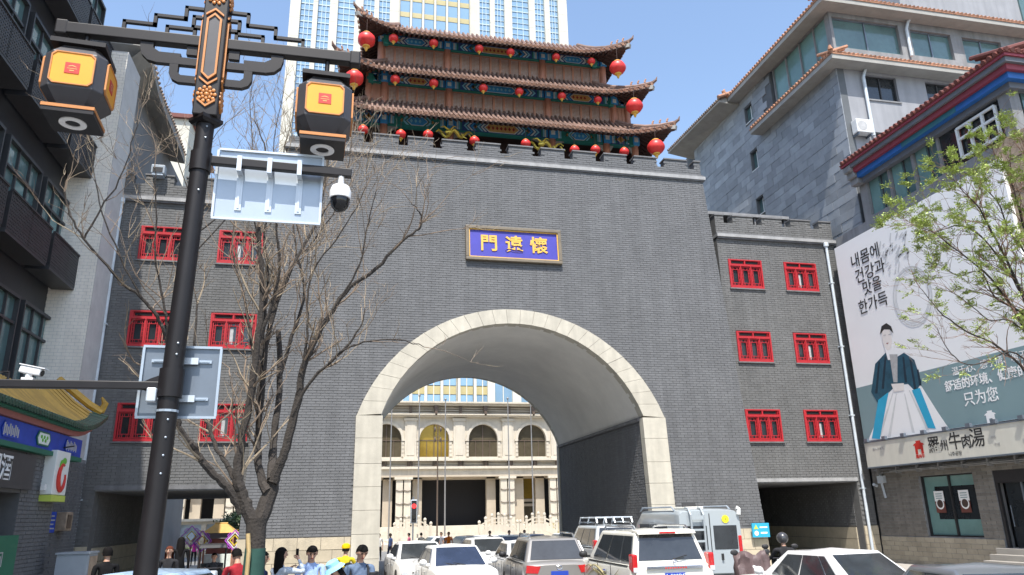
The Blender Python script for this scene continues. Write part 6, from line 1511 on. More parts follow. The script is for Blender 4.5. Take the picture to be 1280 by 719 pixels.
def car(label, px, d, paint, kind='sedan', rz=0, glass='car_glass', pos=None, group=None, rack=False, z=None, wheel_ok=True, anchor=True):
    L, Wd, H, belt, hood, trunk, rb, rtp, wt, wb = {
        'sedan': (4.6, 1.80, 1.46, .93, .92, .98, -1.55, -.80, .35, 1.10),
        'hatch': (4.3, 1.80, 1.62, 1.0, 1.0, 1.05, -1.98, -1.62, .45, 1.15),
        'suv': (4.8, 1.90, 1.86, 1.16, 1.15, 1.18, -2.26, -1.98, .45, 1.15),
        'crossover': (4.5, 1.84, 1.66, 1.05, 1.02, 1.08, -2.02, -1.55, .42, 1.15)}[kind]
    w = Wd / 2; p = pos or ground_pos(px, d)
    if anchor and not pos:
        sg_ = 1 if cos(rz) > 0 else -1; p = (p[0] - sin(rz) * sg_ * L / 2, p[1] + cos(rz) * sg_ * L / 2, 0); p = (p[0], p[1], gz(p[1]))
    t = thing('parked_car' if 0 else 'car', label, 'car', p, rz, group)
    R, F = -L / 2, L / 2
    st = [(R, .86 * w, trunk - .16, .48), (R + .08, .94 * w, trunk - .04, .34), (R + .30, .99 * w, trunk, .26), (rb, w, max(belt, trunk - .02), .22), (-.3, w, belt, .2), (wb - .1, w, belt, .2), (wb + .15, .99 * w, belt - .01, .2), ((wb + F) / 2 + .15, .975 * w, hood - .05, .2), (F - .32, .94 * w, hood - .13, .22), (F - .10, .87 * w, hood - .22, .28), (F, .76 * w, hood - .32, .36)]
    st.sort(key=lambda s: s[0])
    m = hull(st, paint)
    # cabin
    g0, g1 = w * .93, w * .70; zt = H; bz = belt - .03
    def cab(y, k): return y
    ws = [(rb, bz, g0 * .97), (rtp, zt - .03, g1), ((rtp + wt) / 2, zt, g1 * 1.01), (wt, zt - .03, g1), (wb, bz, g0 * .97)]
    v = []; mid = (rb + wb) / 2
    v = [(-g0 * .97, rb, bz), (g0 * .97, rb, bz), (-g0 * .97, mid, bz), (g0 * .97, mid, bz), (-g0 * .97, wb, bz), (g0 * .97, wb, bz),
         (-g1, rtp, zt - .04), (g1, rtp, zt - .04), (-g1, (rtp + wt) / 2, zt - .04), (g1, (rtp + wt) / 2, zt - .04), (-g1, wt, zt - .04), (g1, wt, zt - .04), (0, rtp, zt - .04), (0, (rtp + wt) / 2, zt + .015), (0, wt, zt - .04)]
    m.add(v, [(0, 1, 7, 12, 6), (4, 10, 14, 11, 5), (0, 6, 8, 2), (2, 8, 10, 4), (1, 3, 9, 7), (3, 5, 11, 9), (6, 12, 13, 8), (12, 7, 9, 13), (8, 13, 14, 10), (13, 9, 11, 14), (0, 2, 3, 1), (2, 4, 5, 3)])
    body = ob('body', m, paint, t, world=False, smooth=True, bevel=.07)
    body.modifiers['bevel'].segments = 4
    def pane(nm, q, off, mat=glass):
        q = [Vector(a) for a in q]; c = sum(q, Vector()) / len(q); nrm = (q[1] - q[0]).cross(q[-1] - q[0]).normalized()
        if nrm.dot(c - Vector((0, 0, .6))) < 0: nrm = -nrm
        mm = MB(); n = len(q); mm.add([a + nrm * off for a in q] + [a - nrm * .02 for a in q], [tuple(range(n))] + [(i, (i + 1) % n, n + (i + 1) % n, n + i) for i in range(n)]); return ob(nm, mm, mat, t, world=False)
    def lerp(a, b, u): return Vector(a).lerp(Vector(b), u)
    def quad(b0, b1, t1, t0, iu, lo, hi):
        l0, l1 = lerp(b0, b1, iu), lerp(b0, b1, 1 - iu); u0, u1 = lerp(t0, t1, iu), lerp(t0, t1, 1 - iu)
        return [lerp(l0, u0, lo), lerp(l1, u1, lo), lerp(l1, u1, hi), lerp(l0, u0, hi)]
    pane('windshield', quad(v[4], v[5], v[11], v[10], .06, .07, .93), .012)
    rw = pane('rear_window', quad(v[0], v[1], v[7], v[6], .07, .16 if kind != 'sedan' else .08, .90), .012)
    for s, (a, b, c_, e_) in ((-1, (0, 4, 10, 6)), (1, (1, 5, 11, 7))):
        cuts = [(.09, .20, 1), (.22, .52, 0), (.545, .86, 0)] if kind == 'sedan' else [(.04, .24, 0), (.26, .54, 0), (.565, .87, 0)]
        for u0, u1, tri in cuts:
            lo, hi = .12, .86
            bl, br = lerp(v[a], v[b], u0), lerp(v[a], v[b], u1); tl, tr_ = lerp(v[e_], v[c_], u0 if u0 > .1 else u0), lerp(v[e_], v[c_], u1)
            q = [lerp(bl, tl, lo), lerp(br, tr_, lo), lerp(br, tr_, hi), lerp(bl, tl, hi)]
            pane('side_window', q, .022)
        y = wb - .28; mm = MB(); mm.ball((s * (w + .10), y, belt + .10), (.11, .08, .085), 0, 10, 6); mm.box(min(s * (w - .08), s * (w + .04)), max(s * (w - .08), s * (w + .04)), y - .03, y + .03, belt + .02, belt + .08); ob('mirror', mm, paint if 'grey' not in paint and 'ivory' not in paint else 'black_trim', t, world=False, smooth=True)
        for y in (-.55, .42):
            mm = MB(); mm.box(min(s * (w * .975), s * (w + .02)), max(s * (w * .975), s * (w + .02)), y - .1, y + .1, belt - .2, belt - .165); ob('door_handle', mm, 'chrome', t, world=False)
        if kind == 'suv':
            mm = MB(); mm.box(min(s * w * .83, s * w * .955), max(s * w * .83, s * w * .955), R + .0, R + .26, 1.02, 1.38); tl = ob('taillight', mm, 'tail_red', t, world=False, bevel=.03)
            mm = MB(); mm.box(min(s * w * .84, s * w * .945), max(s * w * .84, s * w * .945), R - .008, R - .0, 1.03, 1.12); ob('white_lens', mm, 'headlamp', tl, world=False)
        else:
            mm = MB(); mm.prism([(s * w * .52, trunk - .10), (s * w * .90, trunk - .07), (s * w * .93, trunk - .25), (s * w * .60, trunk - .27)], 'xz', R - .012, R + .22); ob('taillight', mm, 'tail_red', t, world=False)
        mm = MB(); mm.prism([(s * w * .48, hood - .42), (s * w * .82, hood - .26), (s * w * .90, hood - .34), (s * w * .80, hood - .48), (s * w * .5, hood - .48)], 'xz', F - .16, F + .004); ob('headlight', mm, 'headlamp', t, world=False)
        if kind in ('suv', 'crossover') or rack:
            mm = MB(); x = s * g1 * .92; mm.tube([(x, rtp + .15, zt - .04), (x, rtp + .3, zt + .06), (x, wt - .2, zt + .06), (x, wt - .05, zt - .02)], .025, 6); ob('roof_rail', mm, 'chrome', t, world=False, smooth=True)
    for s in (-1, 1):
        mm = MB()
        for y in (-.98, .02): mm.box(min(s * w * .99, s * (w + .002)), max(s * w * .99, s * (w + .002)), y - .006, y + .006, .4, belt - .06)
        ob('door_seam', mm, 'black_trim', t, world=False)
        mm = MB(); mm.box(min(s * g0 * .99, s * (g0 + .02)), max(s * g0 * .99, s * (g0 + .02)), rb + .25, wb - .2, belt - .035, belt - .015); ob('window_trim', mm, 'black_trim' if kind != 'sedan' else 'chrome', t, world=False)
    mm = MB(); mm.box(-.80 * w, .80 * w, R - .004, R + .05, trunk - .43, trunk - .42); ob('trunk_seam', mm, 'black_trim', t, world=False)
    mm = MB(); mm.tube([(.07 * cos(2 * pi * k / 14), R - .004, trunk - .14 + .045 * sin(2 * pi * k / 14)) for k in range(15)], .008, 5, cap=False); ob('badge', mm, 'chrome', t, world=False) if kind != 'suv' else None
    mm = MB(); mm.tube([(.07 * cos(2 * pi * k / 14), F + .006, hood - .42 + .05 * sin(2 * pi * k / 14)) for k in range(15)], .009, 5, cap=False); ob('badge', mm, 'chrome', t, world=False)
    for s in (-1, 1):
        mm = MB(); mm.bar((s * .12, wb + .02, belt + .02), (s * .12 + .5 * w, wb - .22, belt + .10), .018, .018); ob('wiper', mm, 'black_trim', t, world=False)
    mm = MB(); mm.box(-.42, .42, F - .03, F + .012, hood - .50, hood - .38); ob('grille', mm, 'black_trim', t, world=False)
    mm = MB(); mm.box(-.70 * w, .70 * w, F - .04, F + .008, .30, .42); ob('lower_grille', mm, 'black_trim', t, world=False)
    mm = MB(); mm.box(-.22, .22, R - .02, R + .03, trunk - .36 if kind != 'suv' else .86, trunk - .22 if kind != 'suv' else 1.0); pl = ob('number_plate', mm, 'plate_blue', t, world=False)
    mm = MB(); mm.box(-.22, .22, F - .01, F + .02, .46, .58); ob('number_plate', mm, 'plate_blue', t, world=False)
    mm = MB(); mm.box(-.88 * w, .88 * w, R - .03, R + .1, .42, .50); ob('bumper_trim', mm, 'black_trim', t, world=False)
    if wheel_ok: wheels(t, w, (R + .82, F - .88), .34 if kind != 'suv' else .38)
    return t, (L, w, H, R, F, belt, trunk, rb, rtp, wt, g0, g1, body, rw, pl)
# white SUV in front, seen from behind
t, (L, w, H, R, F, belt, trunk, rb, rtp, wt, g0, g1, body, rw, pl) = car('large ivory white SUV with roof rails and gold side swirls, seen from behind', 838, 16.9, 'car_ivory', 'suv', radians(-2))
m = MB(); m.hexa([(-g1 * 1.0, rtp - .16, H - .10), (g1 * 1.0, rtp - .16, H - .10), (g1, rtp + .25, H - .06), (-g1, rtp + .25, H - .06), (-g1 * .97, rtp - .12, H - .03), (g1 * .97, rtp - .12, H - .03), (g1, rtp + .25, H + .005), (-g1, rtp + .25, H + .005)]); sp = ob('spoiler', m, 'car_ivory', t, world=False, bevel=.02)
m = MB(); m.box(-.18, .18, rtp - .175, rtp - .15, H - .085, H - .05); ob('brake_light', m, 'tail_red', sp, world=False)
m = MB(); m.box(-.62, .62, R - .045, R, 1.075, 1.14); ch = ob('chrome_strip', m, 'chrome', t, world=False, bevel=.01)
m = MB()
for k in range(9): m.box(-.22 + k * .055, -.185 + k * .055, R - .048, R - .045, 1.085, 1.115)
ob('red_letters', m, 'red_logo', ch, world=False)
m = MB()
for rx, rz_, cz in ((.075, .05, 1.20), (.028, .046, 1.20), (.055, .02, 1.225)):
    m.tube([(rx * cos(2 * pi * k / 18), R - .03, cz + rz_ * sin(2 * pi * k / 18)) for k in range(19)], .008, 5, cap=False)
ob('emblem', m, 'chrome', t, world=False)
m = MB(); m.bar((.05, R + .12, 1.26), (.34, R + .13, 1.33), .02, .02); m.ball((.05, R + .10, 1.26), .03); ob('wiper', m, 'black_trim', t, world=False)
cu = txt('A·590DE', .12, 'bb_white', pl, (0, R - .024, .93), (pi / 2, 0, 0), ext=.002); cu.location = (0, R - .024, .93)
txt('TX', .06, 'chrome', t, (0, 0, 0), (pi / 2, 0, 0), 'badge').location = (.62, R - .02, 1.22)
for s in (-1, 1):
    m = MB()
    for k, (y0, z0, y1, z1, amp) in enumerate(((1.0, .82, -1.6, 1.05, .16), (.9, .76, -1.5, .95, .12), (.3, .70, -1.7, .86, .09), (1.2, .9, -.6, .98, .10))):
        m.tube([(s * (w + .003), y0 + (y1 - y0) * q / 12, z0 + (z1 - z0) * q / 12 + amp * sin(q / 12 * 2 * pi)) for q in range(13)], [.004 + .016 * sin(pi * q / 12) for q in range(13)], 5)
    ob('gold_swirl', m, 'bronze' if 0 else 'gold_panel', t, world=False)
m = MB(); m.box(-w * .9, w * .9, R - .06, R + .15, .5, .8); ob('rear_bumper', m, 'car_ivory', t, world=False, bevel=.05)
# silver camper van with ladder
p = ground_pos(888, 24.2); p = (p[0] + .15, p[1] + 2.8, 0); t = thing('camper_van', 'silver blue high van with rear ladder and yellow round sticker, seen from behind', 'van', p, radians(-4))
w, L, H, R, F = 1.0, 5.6, 2.26, -2.8, 2.8
m = hull([(R, .94 * w, 2.16, .5), (R + .06, .98 * w, 2.22, .42), (R + .4, w, H, .35), (.8, w, H, .3), (1.5, .96 * w, 1.95, .3), (2.0, .95 * w, 1.28, .3), (2.6, .90 * w, 1.1, .35), (F, .8 * w, .95, .45)], None, .04)
ob('body', m, 'car_van', t, world=False, smooth=True, bevel=.05)
for s in (-1, 1):
    m = MB(); a, b = sorted((s * .10, s * .84)); m.box(a, b, R - .014, R + .02, 1.12, 1.80); ob('rear_window', m, 'car_glass', t, world=False, bevel=.012)
    m = MB(); a, b = sorted((s * .86, s * .97)); m.box(a, b, R - .02, R + .12, .9, 1.5); ob('taillight', m, 'tail_red', t, world=False, bevel=.02)
    m = MB(); x = s * 1.005; m.box(min(x, x - s * .02), max(x, x - s * .02), -1.8, -.2, 1.3, 1.85); m.box(min(x, x - s * .02), max(x, x - s * .02), -.1, .9, 1.3, 1.85); ob('side_window', m, 'car_glass', t, world=False)
    m = MB(); m.tube([(s * .9, -2.3, H), (s * .9, -2.1, H + .10), (s * .9, .8, H + .10), (s * .9, 1.0, H)], .025, 6); ob('roof_rail', m, 'steel', t, world=False)
    m = MB(); m.ball((s * 1.16, 1.55, 1.55), (.11, .07, .17), 0, 10, 6); ob('mirror', m, 'black_trim', t, world=False, smooth=True)
m = MB(); m.box(-.012, .012, R - .012, R + .02, .55, 2.15); ob('door_seam', m, 'black_trim', t, world=False)
m = MB(); m.tube([(.5, R - .02, 1.98), (.5, R - .012, 1.98)], .115, 20); st = ob('round_sticker', m, 'lime', t, world=False); st.data.materials[0] = pm('sticker_yellow', (.85, .75, .03), .5)
txt('1', .12, 'black_trim', st, (0, 0, 0), (pi / 2, 0, 0)).location = (.5, R - .022, 1.98)
m = MB(); m.box(.28, .34, R - .05, R, .82, 1.0); ob('door_handle', m, 'black_trim', t, world=False)
m = MB()
for x in (-.62, -.22): m.tube([(x, R - .12, .55), (x, R - .13, 2.12), (x, R + .05, 2.3), (x, R + .3, 2.32)], .035, 8)
for k in range(5): m.box(-.62, -.22, R - .15, R - .10, .7 + k * .32, .76 + k * .32)
m.box(-.62, -.22, R - .145, R - .1, 2.04, 2.1); ob('ladder', m, 'car_van', t, world=False)
m = MB(); m.M = Matrix.Translation((-.25, -1.9, 2.38)) @ Matrix.Rotation(radians(-18), 4, 'X'); m.box(-.22, .22, -.02, .02, -.06, .10); ob('solar_panel', m, 'black_trim', t, world=False)
m = MB(); m.box(-.5, .1, -2.2, -1.2, 2.28, 2.36); ob('roof_box', m, 'car_ivory', t, world=False, bevel=.03)
m = MB(); m.tube([(.93, R - .03, 2.1), (.95, R - .03, 2.26), (.88, R, 2.3)], .07, 8); ob('corner_lamp', m, 'white_paint', t, world=False)
wheels(t, w, (-1.7, 1.8), .35)
# other traffic
car('white sedan driving towards the camera with blue tinted windshield, nearest oncoming car', 589, 20.5, 'car_white', 'sedan', pi + radians(4), 'car_glass_blue')
car('white sedan driving towards the camera at the left of the oncoming lane', 536, 24.5, 'car_white', 'sedan', pi + radians(3))
car('white sedan farther back between the oncoming car and the braking car', 626, 29, 'car_white', 'sedan', pi + radians(4), 'car_glass')
car('white sedan with bright red taillights seen from behind left of the grey crossover', 672, 23.6, 'car_white', 'sedan', radians(-1))
car('brownish grey crossover with red taillights, its left side turned to the camera', 697, 19.9, 'car_grey', 'crossover', radians(-4))
car('white sedan at right edge of the road turned away by the restaurant', 1024, 17.0, 'car_white', 'sedan', radians(6), anchor=False)
car('dark silver car of which only the roof shows at the bottom right corner', 1198, 12.6, 'car_darkgrey', 'sedan', radians(-14), anchor=False)
car('pale blue car, only its roof showing at the bottom left behind the lamp post', 195, 14.6, 'car_blue', 'sedan', pi - radians(20), anchor=False)
t, q = car('silver pickup with tubular roof rack beside the dark tunnel wall', 748, 28.5, 'car_silver', 'suv', radians(-2), rack=True, anchor=False)
m = MB(); (L, w, H, R) = q[:4]
for x in (-.62, -.3, 0, .3, .62): m.tube([(x, -1.9, H + .05), (x, -1.8, H + .22), (x, .2, H + .22), (x, .4, H + .02)], .025, 6)
for y in (-1.8, -1.0, -.2): m.tube([(-.66, y, H + .22), (.66, y, H + .22)], .025, 6)
ob('roof_rack', m, 'steel_light', t, world=False)
far = 'cars in the cross street beyond the gate'
for lb2, px, d, pt, rz in (('distant white sedan at left of the cross street traffic', 545, 58, 'car_white', 1.9), ('distant dark red car half hidden in the cross street', 581, 57, 'car_dark', 2.1), ('distant white sedan in the middle of the cross street', 604, 54, 'car_white', 2.2), ('distant silver car behind the motorbikes in the cross street', 633, 58, 'car_silver', 2.0), ('distant dark navy sedan in the cross street near the tunnel wall', 661, 55, 'car_navy', 2.0), ('distant white car partly hidden by the tunnel wall edge', 702, 56, 'car_white', 1.9), ('distant dark car low between the white cars under the arch', 641, 42, 'car_darkgrey', 2.6)):
    car(lb2, px, d, pt, 'sedan', rz, group=far, anchor=False)
# silver van far off in the dark entrance
p = (9.2, 60.5, -.3)
# scooter with quilted wind cover
def scooter(label, px, d, rz, cover=None, box=None, paint='black_trim', nm='scooter', rack=0):
    t = thing(nm, label, 'scooter', ground_pos(px, d), rz)
    m = MB(); m.hexa([(-.14, -.75, .45), (.14, -.75, .45), (.14, -.05, .45), (-.14, -.05, .45), (-.13, -.8, .72), (.13, -.8, .72), (.13, -.02, .70), (-.13, -.02, .70)]); m.box(-.16, .16, -.1, .35, .28, .36); m.hexa([(-.18, .33, .30), (.18, .33, .30), (.16, .40, .30), (-.16, .40, .30), (-.15, .46, 1.0), (.15, .46, 1.0), (.12, .54, 1.0), (-.12, .54, 1.0)]); ob('body', m, paint, t, world=False, bevel=.04)
    m = MB(); m.hexa([(-.13, -.78, .72), (.13, -.78, .72), (.12, -.05, .70), (-.12, -.05, .70), (-.11, -.75, .80), (.11, -.75, .80), (.10, -.08, .77), (-.10, -.08, .77)]); ob('seat', m, 'black_trim', t, world=False, bevel=.03)
    m = MB(); m.tube([(-.36, .38, 1.08), (-.2, .46, 1.05), (.2, .46, 1.05), (.36, .38, 1.08)], .02, 7); m.tube([(0, .46, 1.05), (0, .62, .35)], .03, 7); ob('handlebar', m, 'black_metal', t, world=False)
    for s in (-1, 1):
        m = MB(); m.tube([(s * .28, .42, 1.07), (s * .34, .45, 1.28)], .012, 5); m.ball((s * .36, .45, 1.33), (.09, .03, .06), 0, 10, 6); ob('mirror', m, 'black_trim', t, world=False)
    m = MB(); m.ball((0, .56, .98), (.09, .05, .09)); ob('headlight', m, 'headlamp', t, world=False, smooth=True)
    for y in (-.62, .66):
        m = MB(); m.M = Matrix.Translation((0, y, .24)) @ Matrix.Rotation(pi / 2, 4, 'Y'); m.lathe([(.12, -.04), (.22, -.05), (.24, 0), (.22, .05), (.12, .04)], 18); ob('wheel', m, 'tyre', t, world=False, smooth=True)
    if cover:
        m = MB(); rows = []; rr = random.Random(3)
        for i in range(9):
            u = i / 8
            for j in range(11):
                v = j / 10 - .5; fold = .05 * sin(j * 2.1 + i * .6) + .03 * sin(i * 2.3)
                wd = (.78 + .25 * u - .3 * u * u) ; rows.append((v * wd + rr.uniform(-.012, .012), .62 + .10 * sin(u * 2.4) - .55 * abs(v) * .6 + fold - .04, 1.32 - 1.0 * u + .05 * sin(j * 1.1)))
        m.add(rows, [(i * 11 + j, i * 11 + j + 1, (i + 1) * 11 + j + 1, (i + 1) * 11 + j) for i in range(8) for j in range(10)]); c = ob('quilted_cover', m, cover, t, world=False, smooth=True)
        sd = c.modifiers.new('thick', 'SOLIDIFY'); sd.thickness = .05
    if box:
        m = MB(); m.box(-.24, .24, -.98, -.52, .80, 1.22); ob('cargo_box', m, box, t, world=False, bevel=.03)
    return t
scooter('parked scooter wrapped in a brown quilted wind cover beside the van', 924, 18.6, pi * .95, cover='quilt')
# ---------------------------------------------------------------- people
from mathutils import Quaternion
def person(label, px, d, face, shirt, pants, hands=None, nod=0, turn=0, hair='short', hat=None, sleeve='short', h=1.70, seat=0, pos=None, group=None, shirt_c=(.2, .2, .2), pants_c=(.05, .05, .06), hold=None, stride=0.0, shoe_c=(.03, .03, .03), hair_mat='hair', legs=None):
    """local: +Y is where the body faces; hands: targets (left, right)"""
    s = h / 1.70; p = pos or ground_pos(px, d)
    t = thing('person', label, 'person', p, face, group)
    V, E, Rr = [], [], []
    def vt(x, y, z, r, par=None):
        V.append((x * s, y * s, z * s)); Rr.append(r * s); i = len(V) - 1
        if par is not None: E.append((par, i))
        return i
    dz = -.42 if seat else 0; ly = -.05 if seat else 0
    segs = []        # (a, b, material)
    pel = vt(0, 0, .95 + dz, .135); wst = vt(0, .01, 1.10 + dz, .125, pel); che = vt(0, .015, 1.28 + dz, .135, wst); nb = vt(0, 0, 1.43 + dz, .075, che)
    nk = vt(0, .012, 1.49 + dz, .052, nb)
    q = Quaternion((0, 0, 1), turn) @ Quaternion((1, 0, 0), -nod); nkp = Vector((0, .012, 1.49 + dz))
    def hp(x, y, z): return nkp + q @ Vector((x, y, z))
    a = hp(0, .015, .06); jw = vt(*a, .064, nk); a = hp(0, .028, .13); mid = vt(*a, .100, jw); a = hp(0, .012, .195); top = vt(*a, .080, mid)
    mats = {}
    joints = {}
    HT = hands or ((-.24, .05, .80), (.24, .05, .80))
    fingers = []
    for sx, tgt in ((-1, HT[0]), (1, HT[1])):
        sh0 = vt(sx * .10, .0, 1.385 + dz, .082, che); sh = vt(sx * .185, 0, 1.375 + dz, .066, sh0)
        S_ = Vector((sx * .185, 0, 1.375 + dz)); T = Vector(tgt) + Vector((0, 0, dz)); dvec = T - S_; D = min(dvec.length, .545); l1, l2 = .285, .265
        dn = dvec.normalized(); ax = (l1 * l1 - l2 * l2 + D * D) / (2 * D); hh = sqrt(max(0, l1 * l1 - ax * ax))
        pole = Vector((sx * .6, -.5, -.75)); pole = (pole - dn * pole.dot(dn)).normalized(); El = S_ + dn * ax + pole * hh; Wr = S_ + dn * D
        ua = vt(*S_.lerp(El, .5), .048, sh); e = vt(*El, .040, ua); fa = vt(*El.lerp(Wr, .4), .037, e); wr = vt(*Wr, .026, fa)
        fd = (Wr - El).normalized(); side = fd.cross(Vector((0, 0, 1))); side = side.normalized() if side.length > .05 else Vector((1, 0, 0)); nrm = side.cross(fd)
        pm_ = vt(*(Wr + fd * .05), .030, wr); kn = vt(*(Wr + fd * .085), .028, pm_)
        for k in range(4):
            off = side * ((k - 1.5) * .019); lf = (.060, .074, .078, .068)[k]; b = Wr + fd * .088 + off
            f0 = vt(*b, .0095, kn); f1 = vt(*(b + fd * lf * .5 - nrm * (.012 if not hold else .022)), .0088, f0); f2 = vt(*(b + fd * lf * .85 - nrm * (.034 if not hold else .055)), .0078, f1)
        tb_ = Wr + fd * .035 + side * (.032 * -sx); th = vt(*tb_, .012, pm_); th1 = vt(*(tb_ + fd * .03 - side * sx * .018 - nrm * .01), .0105, th); vt(*(tb_ + fd * .058 - side * sx * .018 - nrm * .02), .0085, th1)
        joints[sx] = (S_, El, Wr, fd, side, nrm)
    for sx in (-1, 1):
        st = stride * sx; hip = vt(sx * .095, 0, .90 + dz, .100, pel)
        if seat: K = Vector((sx * .13, .40, .50)); A = Vector((sx * .13, .42, .10)); 
        else: K = Vector((sx * .10, .03 + st * .55, .50)); A = Vector((sx * .10, -.01 + st * 1.0 - (.06 if st < 0 else 0), .085 + (.05 if st < -.05 else 0)))
        Hp = Vector((sx * .095, 0, .90 + dz))
        th = vt(*Hp.lerp(K, .5), .080, hip); kn = vt(*K, .058, th); ca = vt(*(K.lerp(A, .35) - Vector((0, .012, 0))), .056, kn); an = vt(*A, .038, ca); hl = vt(A.x, A.y - .01, A.z - .045, .036, an); vt(A.x, A.y + .13, A.z - .055, .030, hl)
        joints['l%d' % sx] = (Hp, K, A)
    me = bpy.data.meshes.new('body'); me.from_pydata(V, E, [])
    o = bpy.data.objects.new('body', me); COL.objects.link(o)
    sk = o.modifiers.new('skin', 'SKIN'); sk.use_smooth_shade = True; sk.branch_smoothing = .6
    for i, r in enumerate(Rr):
        sv = me.skin_vertices[0].data[i]; sv.radius = (r, r); sv.use_root = (i == 0)
    sub = o.modifiers.new('sub', 'SUBSURF'); sub.levels = 2 if d < 30 else 1; sub.render_levels = sub.levels
    bpy.context.view_layer.update()
    nm = bpy.data.meshes.new_from_object(o.evaluated_get(bpy.context.evaluated_depsgraph_get())); bpy.data.objects.remove(o); bpy.data.meshes.remove(me)
    nm.name = 'body'
    cs = cloth('cloth_%02d_%02d_%02d' % tuple(int(c * 99) for c in shirt_c), shirt_c); cp = cloth('cloth_%02d_%02d_%02d' % tuple(int(c * 99) for c in pants_c), pants_c); csh = cloth('shoe_%02d' % int(shoe_c[0] * 99), shoe_c)
    nm.materials.clear()
    for x in (M['skin'], cs, cp, csh): nm.materials.append(x)
    def dseg(P, A, B):
        ab = B - A; u = max(0, min(1, (P - A).dot(ab) / ab.length_squared)); return (P - A - ab * u).length, u
    segl = [(Vector((0, 0, .93 + dz)), Vector((0, 0, .98 + dz)), 'pel', .13), (Vector((0, .01, 1.0 + dz)), Vector((0, .01, 1.33 + dz)), 'tor', .13), (nkp - Vector((0, 0, .045)), hp(0, .012, .2), 'head', .066)]
    for sx in (-1, 1):
        S_, El, Wr, fd, side, nrm = joints[sx]; Hp, K, A = joints['l%d' % sx]
        segl += [(Vector((sx * .12, 0, 1.38 + dz)), S_, 'tor', .07), (S_, El, 'ua', .045), (El, Wr, 'fa', .035), (Wr, Wr + fd * .17, 'hand', .03), (Hp, K, 'thigh', .08), (K, A, 'calf', .05), (A + Vector((0, -.02, -.045)), A + Vector((0, .15, -.05)), 'foot', .04)]
    mi = []
    for f in nm.polygons:
        c = f.center / s; best = None
        for A, B, k, r in segl:
            dd, u = dseg(c, A, B); dd -= r
            if best is None or dd < best[0]: best = (dd, k, u, c)
        k, u = best[1], best[2]
        mi.append(0 if k in ('head', 'hand') else 1 if k == 'tor' else 2 if k in ('pel', 'thigh', 'calf') else 3 if k == 'foot' else (1 if (sleeve == 'long' or u < .62) else 0) if k == 'ua' else (1 if sleeve == 'long' and u < .95 else 0))
        if k == 'pel' and c.z - dz > .93: mi[-1] = 1
    nm.polygons.foreach_set('material_index', mi); nm.polygons.foreach_set('use_smooth', [True] * len(mi)); nm.update()
    b = bpy.data.objects.new('body', nm); COL.objects.link(b); b.parent = t
    hm = Matrix.Diagonal((s, s, s, 1)) @ Matrix.Translation(nkp) @ q.to_matrix().to_4x4()
    def part(nm_, m, mat, smooth=True): m.M = None; return ob(nm_, m, mat, t, world=False, smooth=smooth)
    m = MB(); m.M = hm     # face: nose, eyes, brows, mouth, ears
    m.tube([(0, .105, .135), (0, .122, .115), (0, .126, .10), (0, .108, .092)], [.008, .011, .014, .008], 7)
    for sx in (-1, 1): m.ball((sx * .084, .02, .115), (.012, .02, .03), 0, 8, 5)
    part('nose_and_ears', m, 'skin')
    m = MB(); m.M = hm
    for sx in (-1, 1):
        m.ball((sx * .032, .100, .135), (.013, .008, .006), 0, 8, 5); m.box(sx * .032 - .018, sx * .032 + .018, .098, .107, .152, .158)
    part('eyes', m, 'hair')
    m = MB(); m.M = hm; m.ball((0, .100, .068), (.024, .008, .006), 0, 8, 5); part('mouth', m, 'skin' if 0 else 'paint_red')
    if hair:
        m = MB(); m.M = hm; n = 16; k = 7; vs = []; rr = random.Random(int(px * 7))
        for i in range(k + 1):
            a = pi * .5 * i / k
            for j in range(n):
                b_ = 2 * pi * j / n; cb, sb_ = cos(b_), sin(b_); fr = sb_ > .25
                low = .175 if fr else .125 if sb_ > -.2 else .065
                rb_ = .090 * (1.0 if not fr else .96) + (rr.uniform(-.003, .006) if i < k else 0)
                z = low + (.242 - low) * sin(a) ** .9; q_ = max(0, (z - .14) / .102); rad = rb_ * sqrt(max(0, 1 - q_ * q_)) + .004
                vs.append((rad * cb, .016 + rad * 1.10 * sb_, z))
        m.add(vs, [(i * n + j, i * n + (j + 1) % n, (i + 1) * n + (j + 1) % n, (i + 1) * n + j) for i in range(k) for j in range(n)])
        if hair == 'long':
            vs = []; n2 = 11
            for i in range(8):
                for j in range(n2):
                    b_ = pi * (1.02 + .96 * j / (n2 - 1)) if i < 3 else pi * (1.08 + .84 * j / (n2 - 1)); u = i / 7
                    r_ = .094 + .018 * sin(u * pi) ; vs.append((r_ * cos(b_) * (1 + .1 * u), .012 + r_ * sin(b_) * (1.0 + .25 * u) + .0, .17 - .46 * u + rr.uniform(-.01, .01) * (i == 7)))
            o_ = len(vs); vs += [(x * .8, y * .8, z) for x, y, z in vs]
            f_ = [(i * n2 + j, i * n2 + j + 1, (i + 1) * n2 + j + 1, (i + 1) * n2 + j) for i in range(7) for j in range(n2 - 1)]
            m.add(vs, f_ + [tuple(o_ + a for a in reversed(q)) for q in f_] + [(7 * n2 + j, 7 * n2 + j + 1, o_ + 7 * n2 + j + 1, o_ + 7 * n2 + j) for j in range(n2 - 1)])
        part('hair', m, hair_mat)
    if hat:
        kind, mat = hat; m = MB(); m.M = hm
        if kind == 'bucket': m.lathe([(.185, .11), (.18, .115), (.115, .175), (.108, .235), (.07, .262), (.01, .268)], 20, (0, .018, 0))
        elif kind == 'cap': m.lathe([(.112, .14), (.114, .17), (.10, .225), (.05, .258), (.01, .262)], 18, (0, .015, 0)); m.hexa([(-.07, .10, .145), (.07, .10, .145), (.06, .20, .13), (-.06, .20, .13), (-.07, .10, .155), (.07, .10, .155), (.06, .20, .14), (-.06, .20, .14)])
        else: m.ball((0, .015, .145), (.135, .145, .135), 0, 18, 12)
        part('hat' if kind != 'helmet' else 'helmet', m, mat)
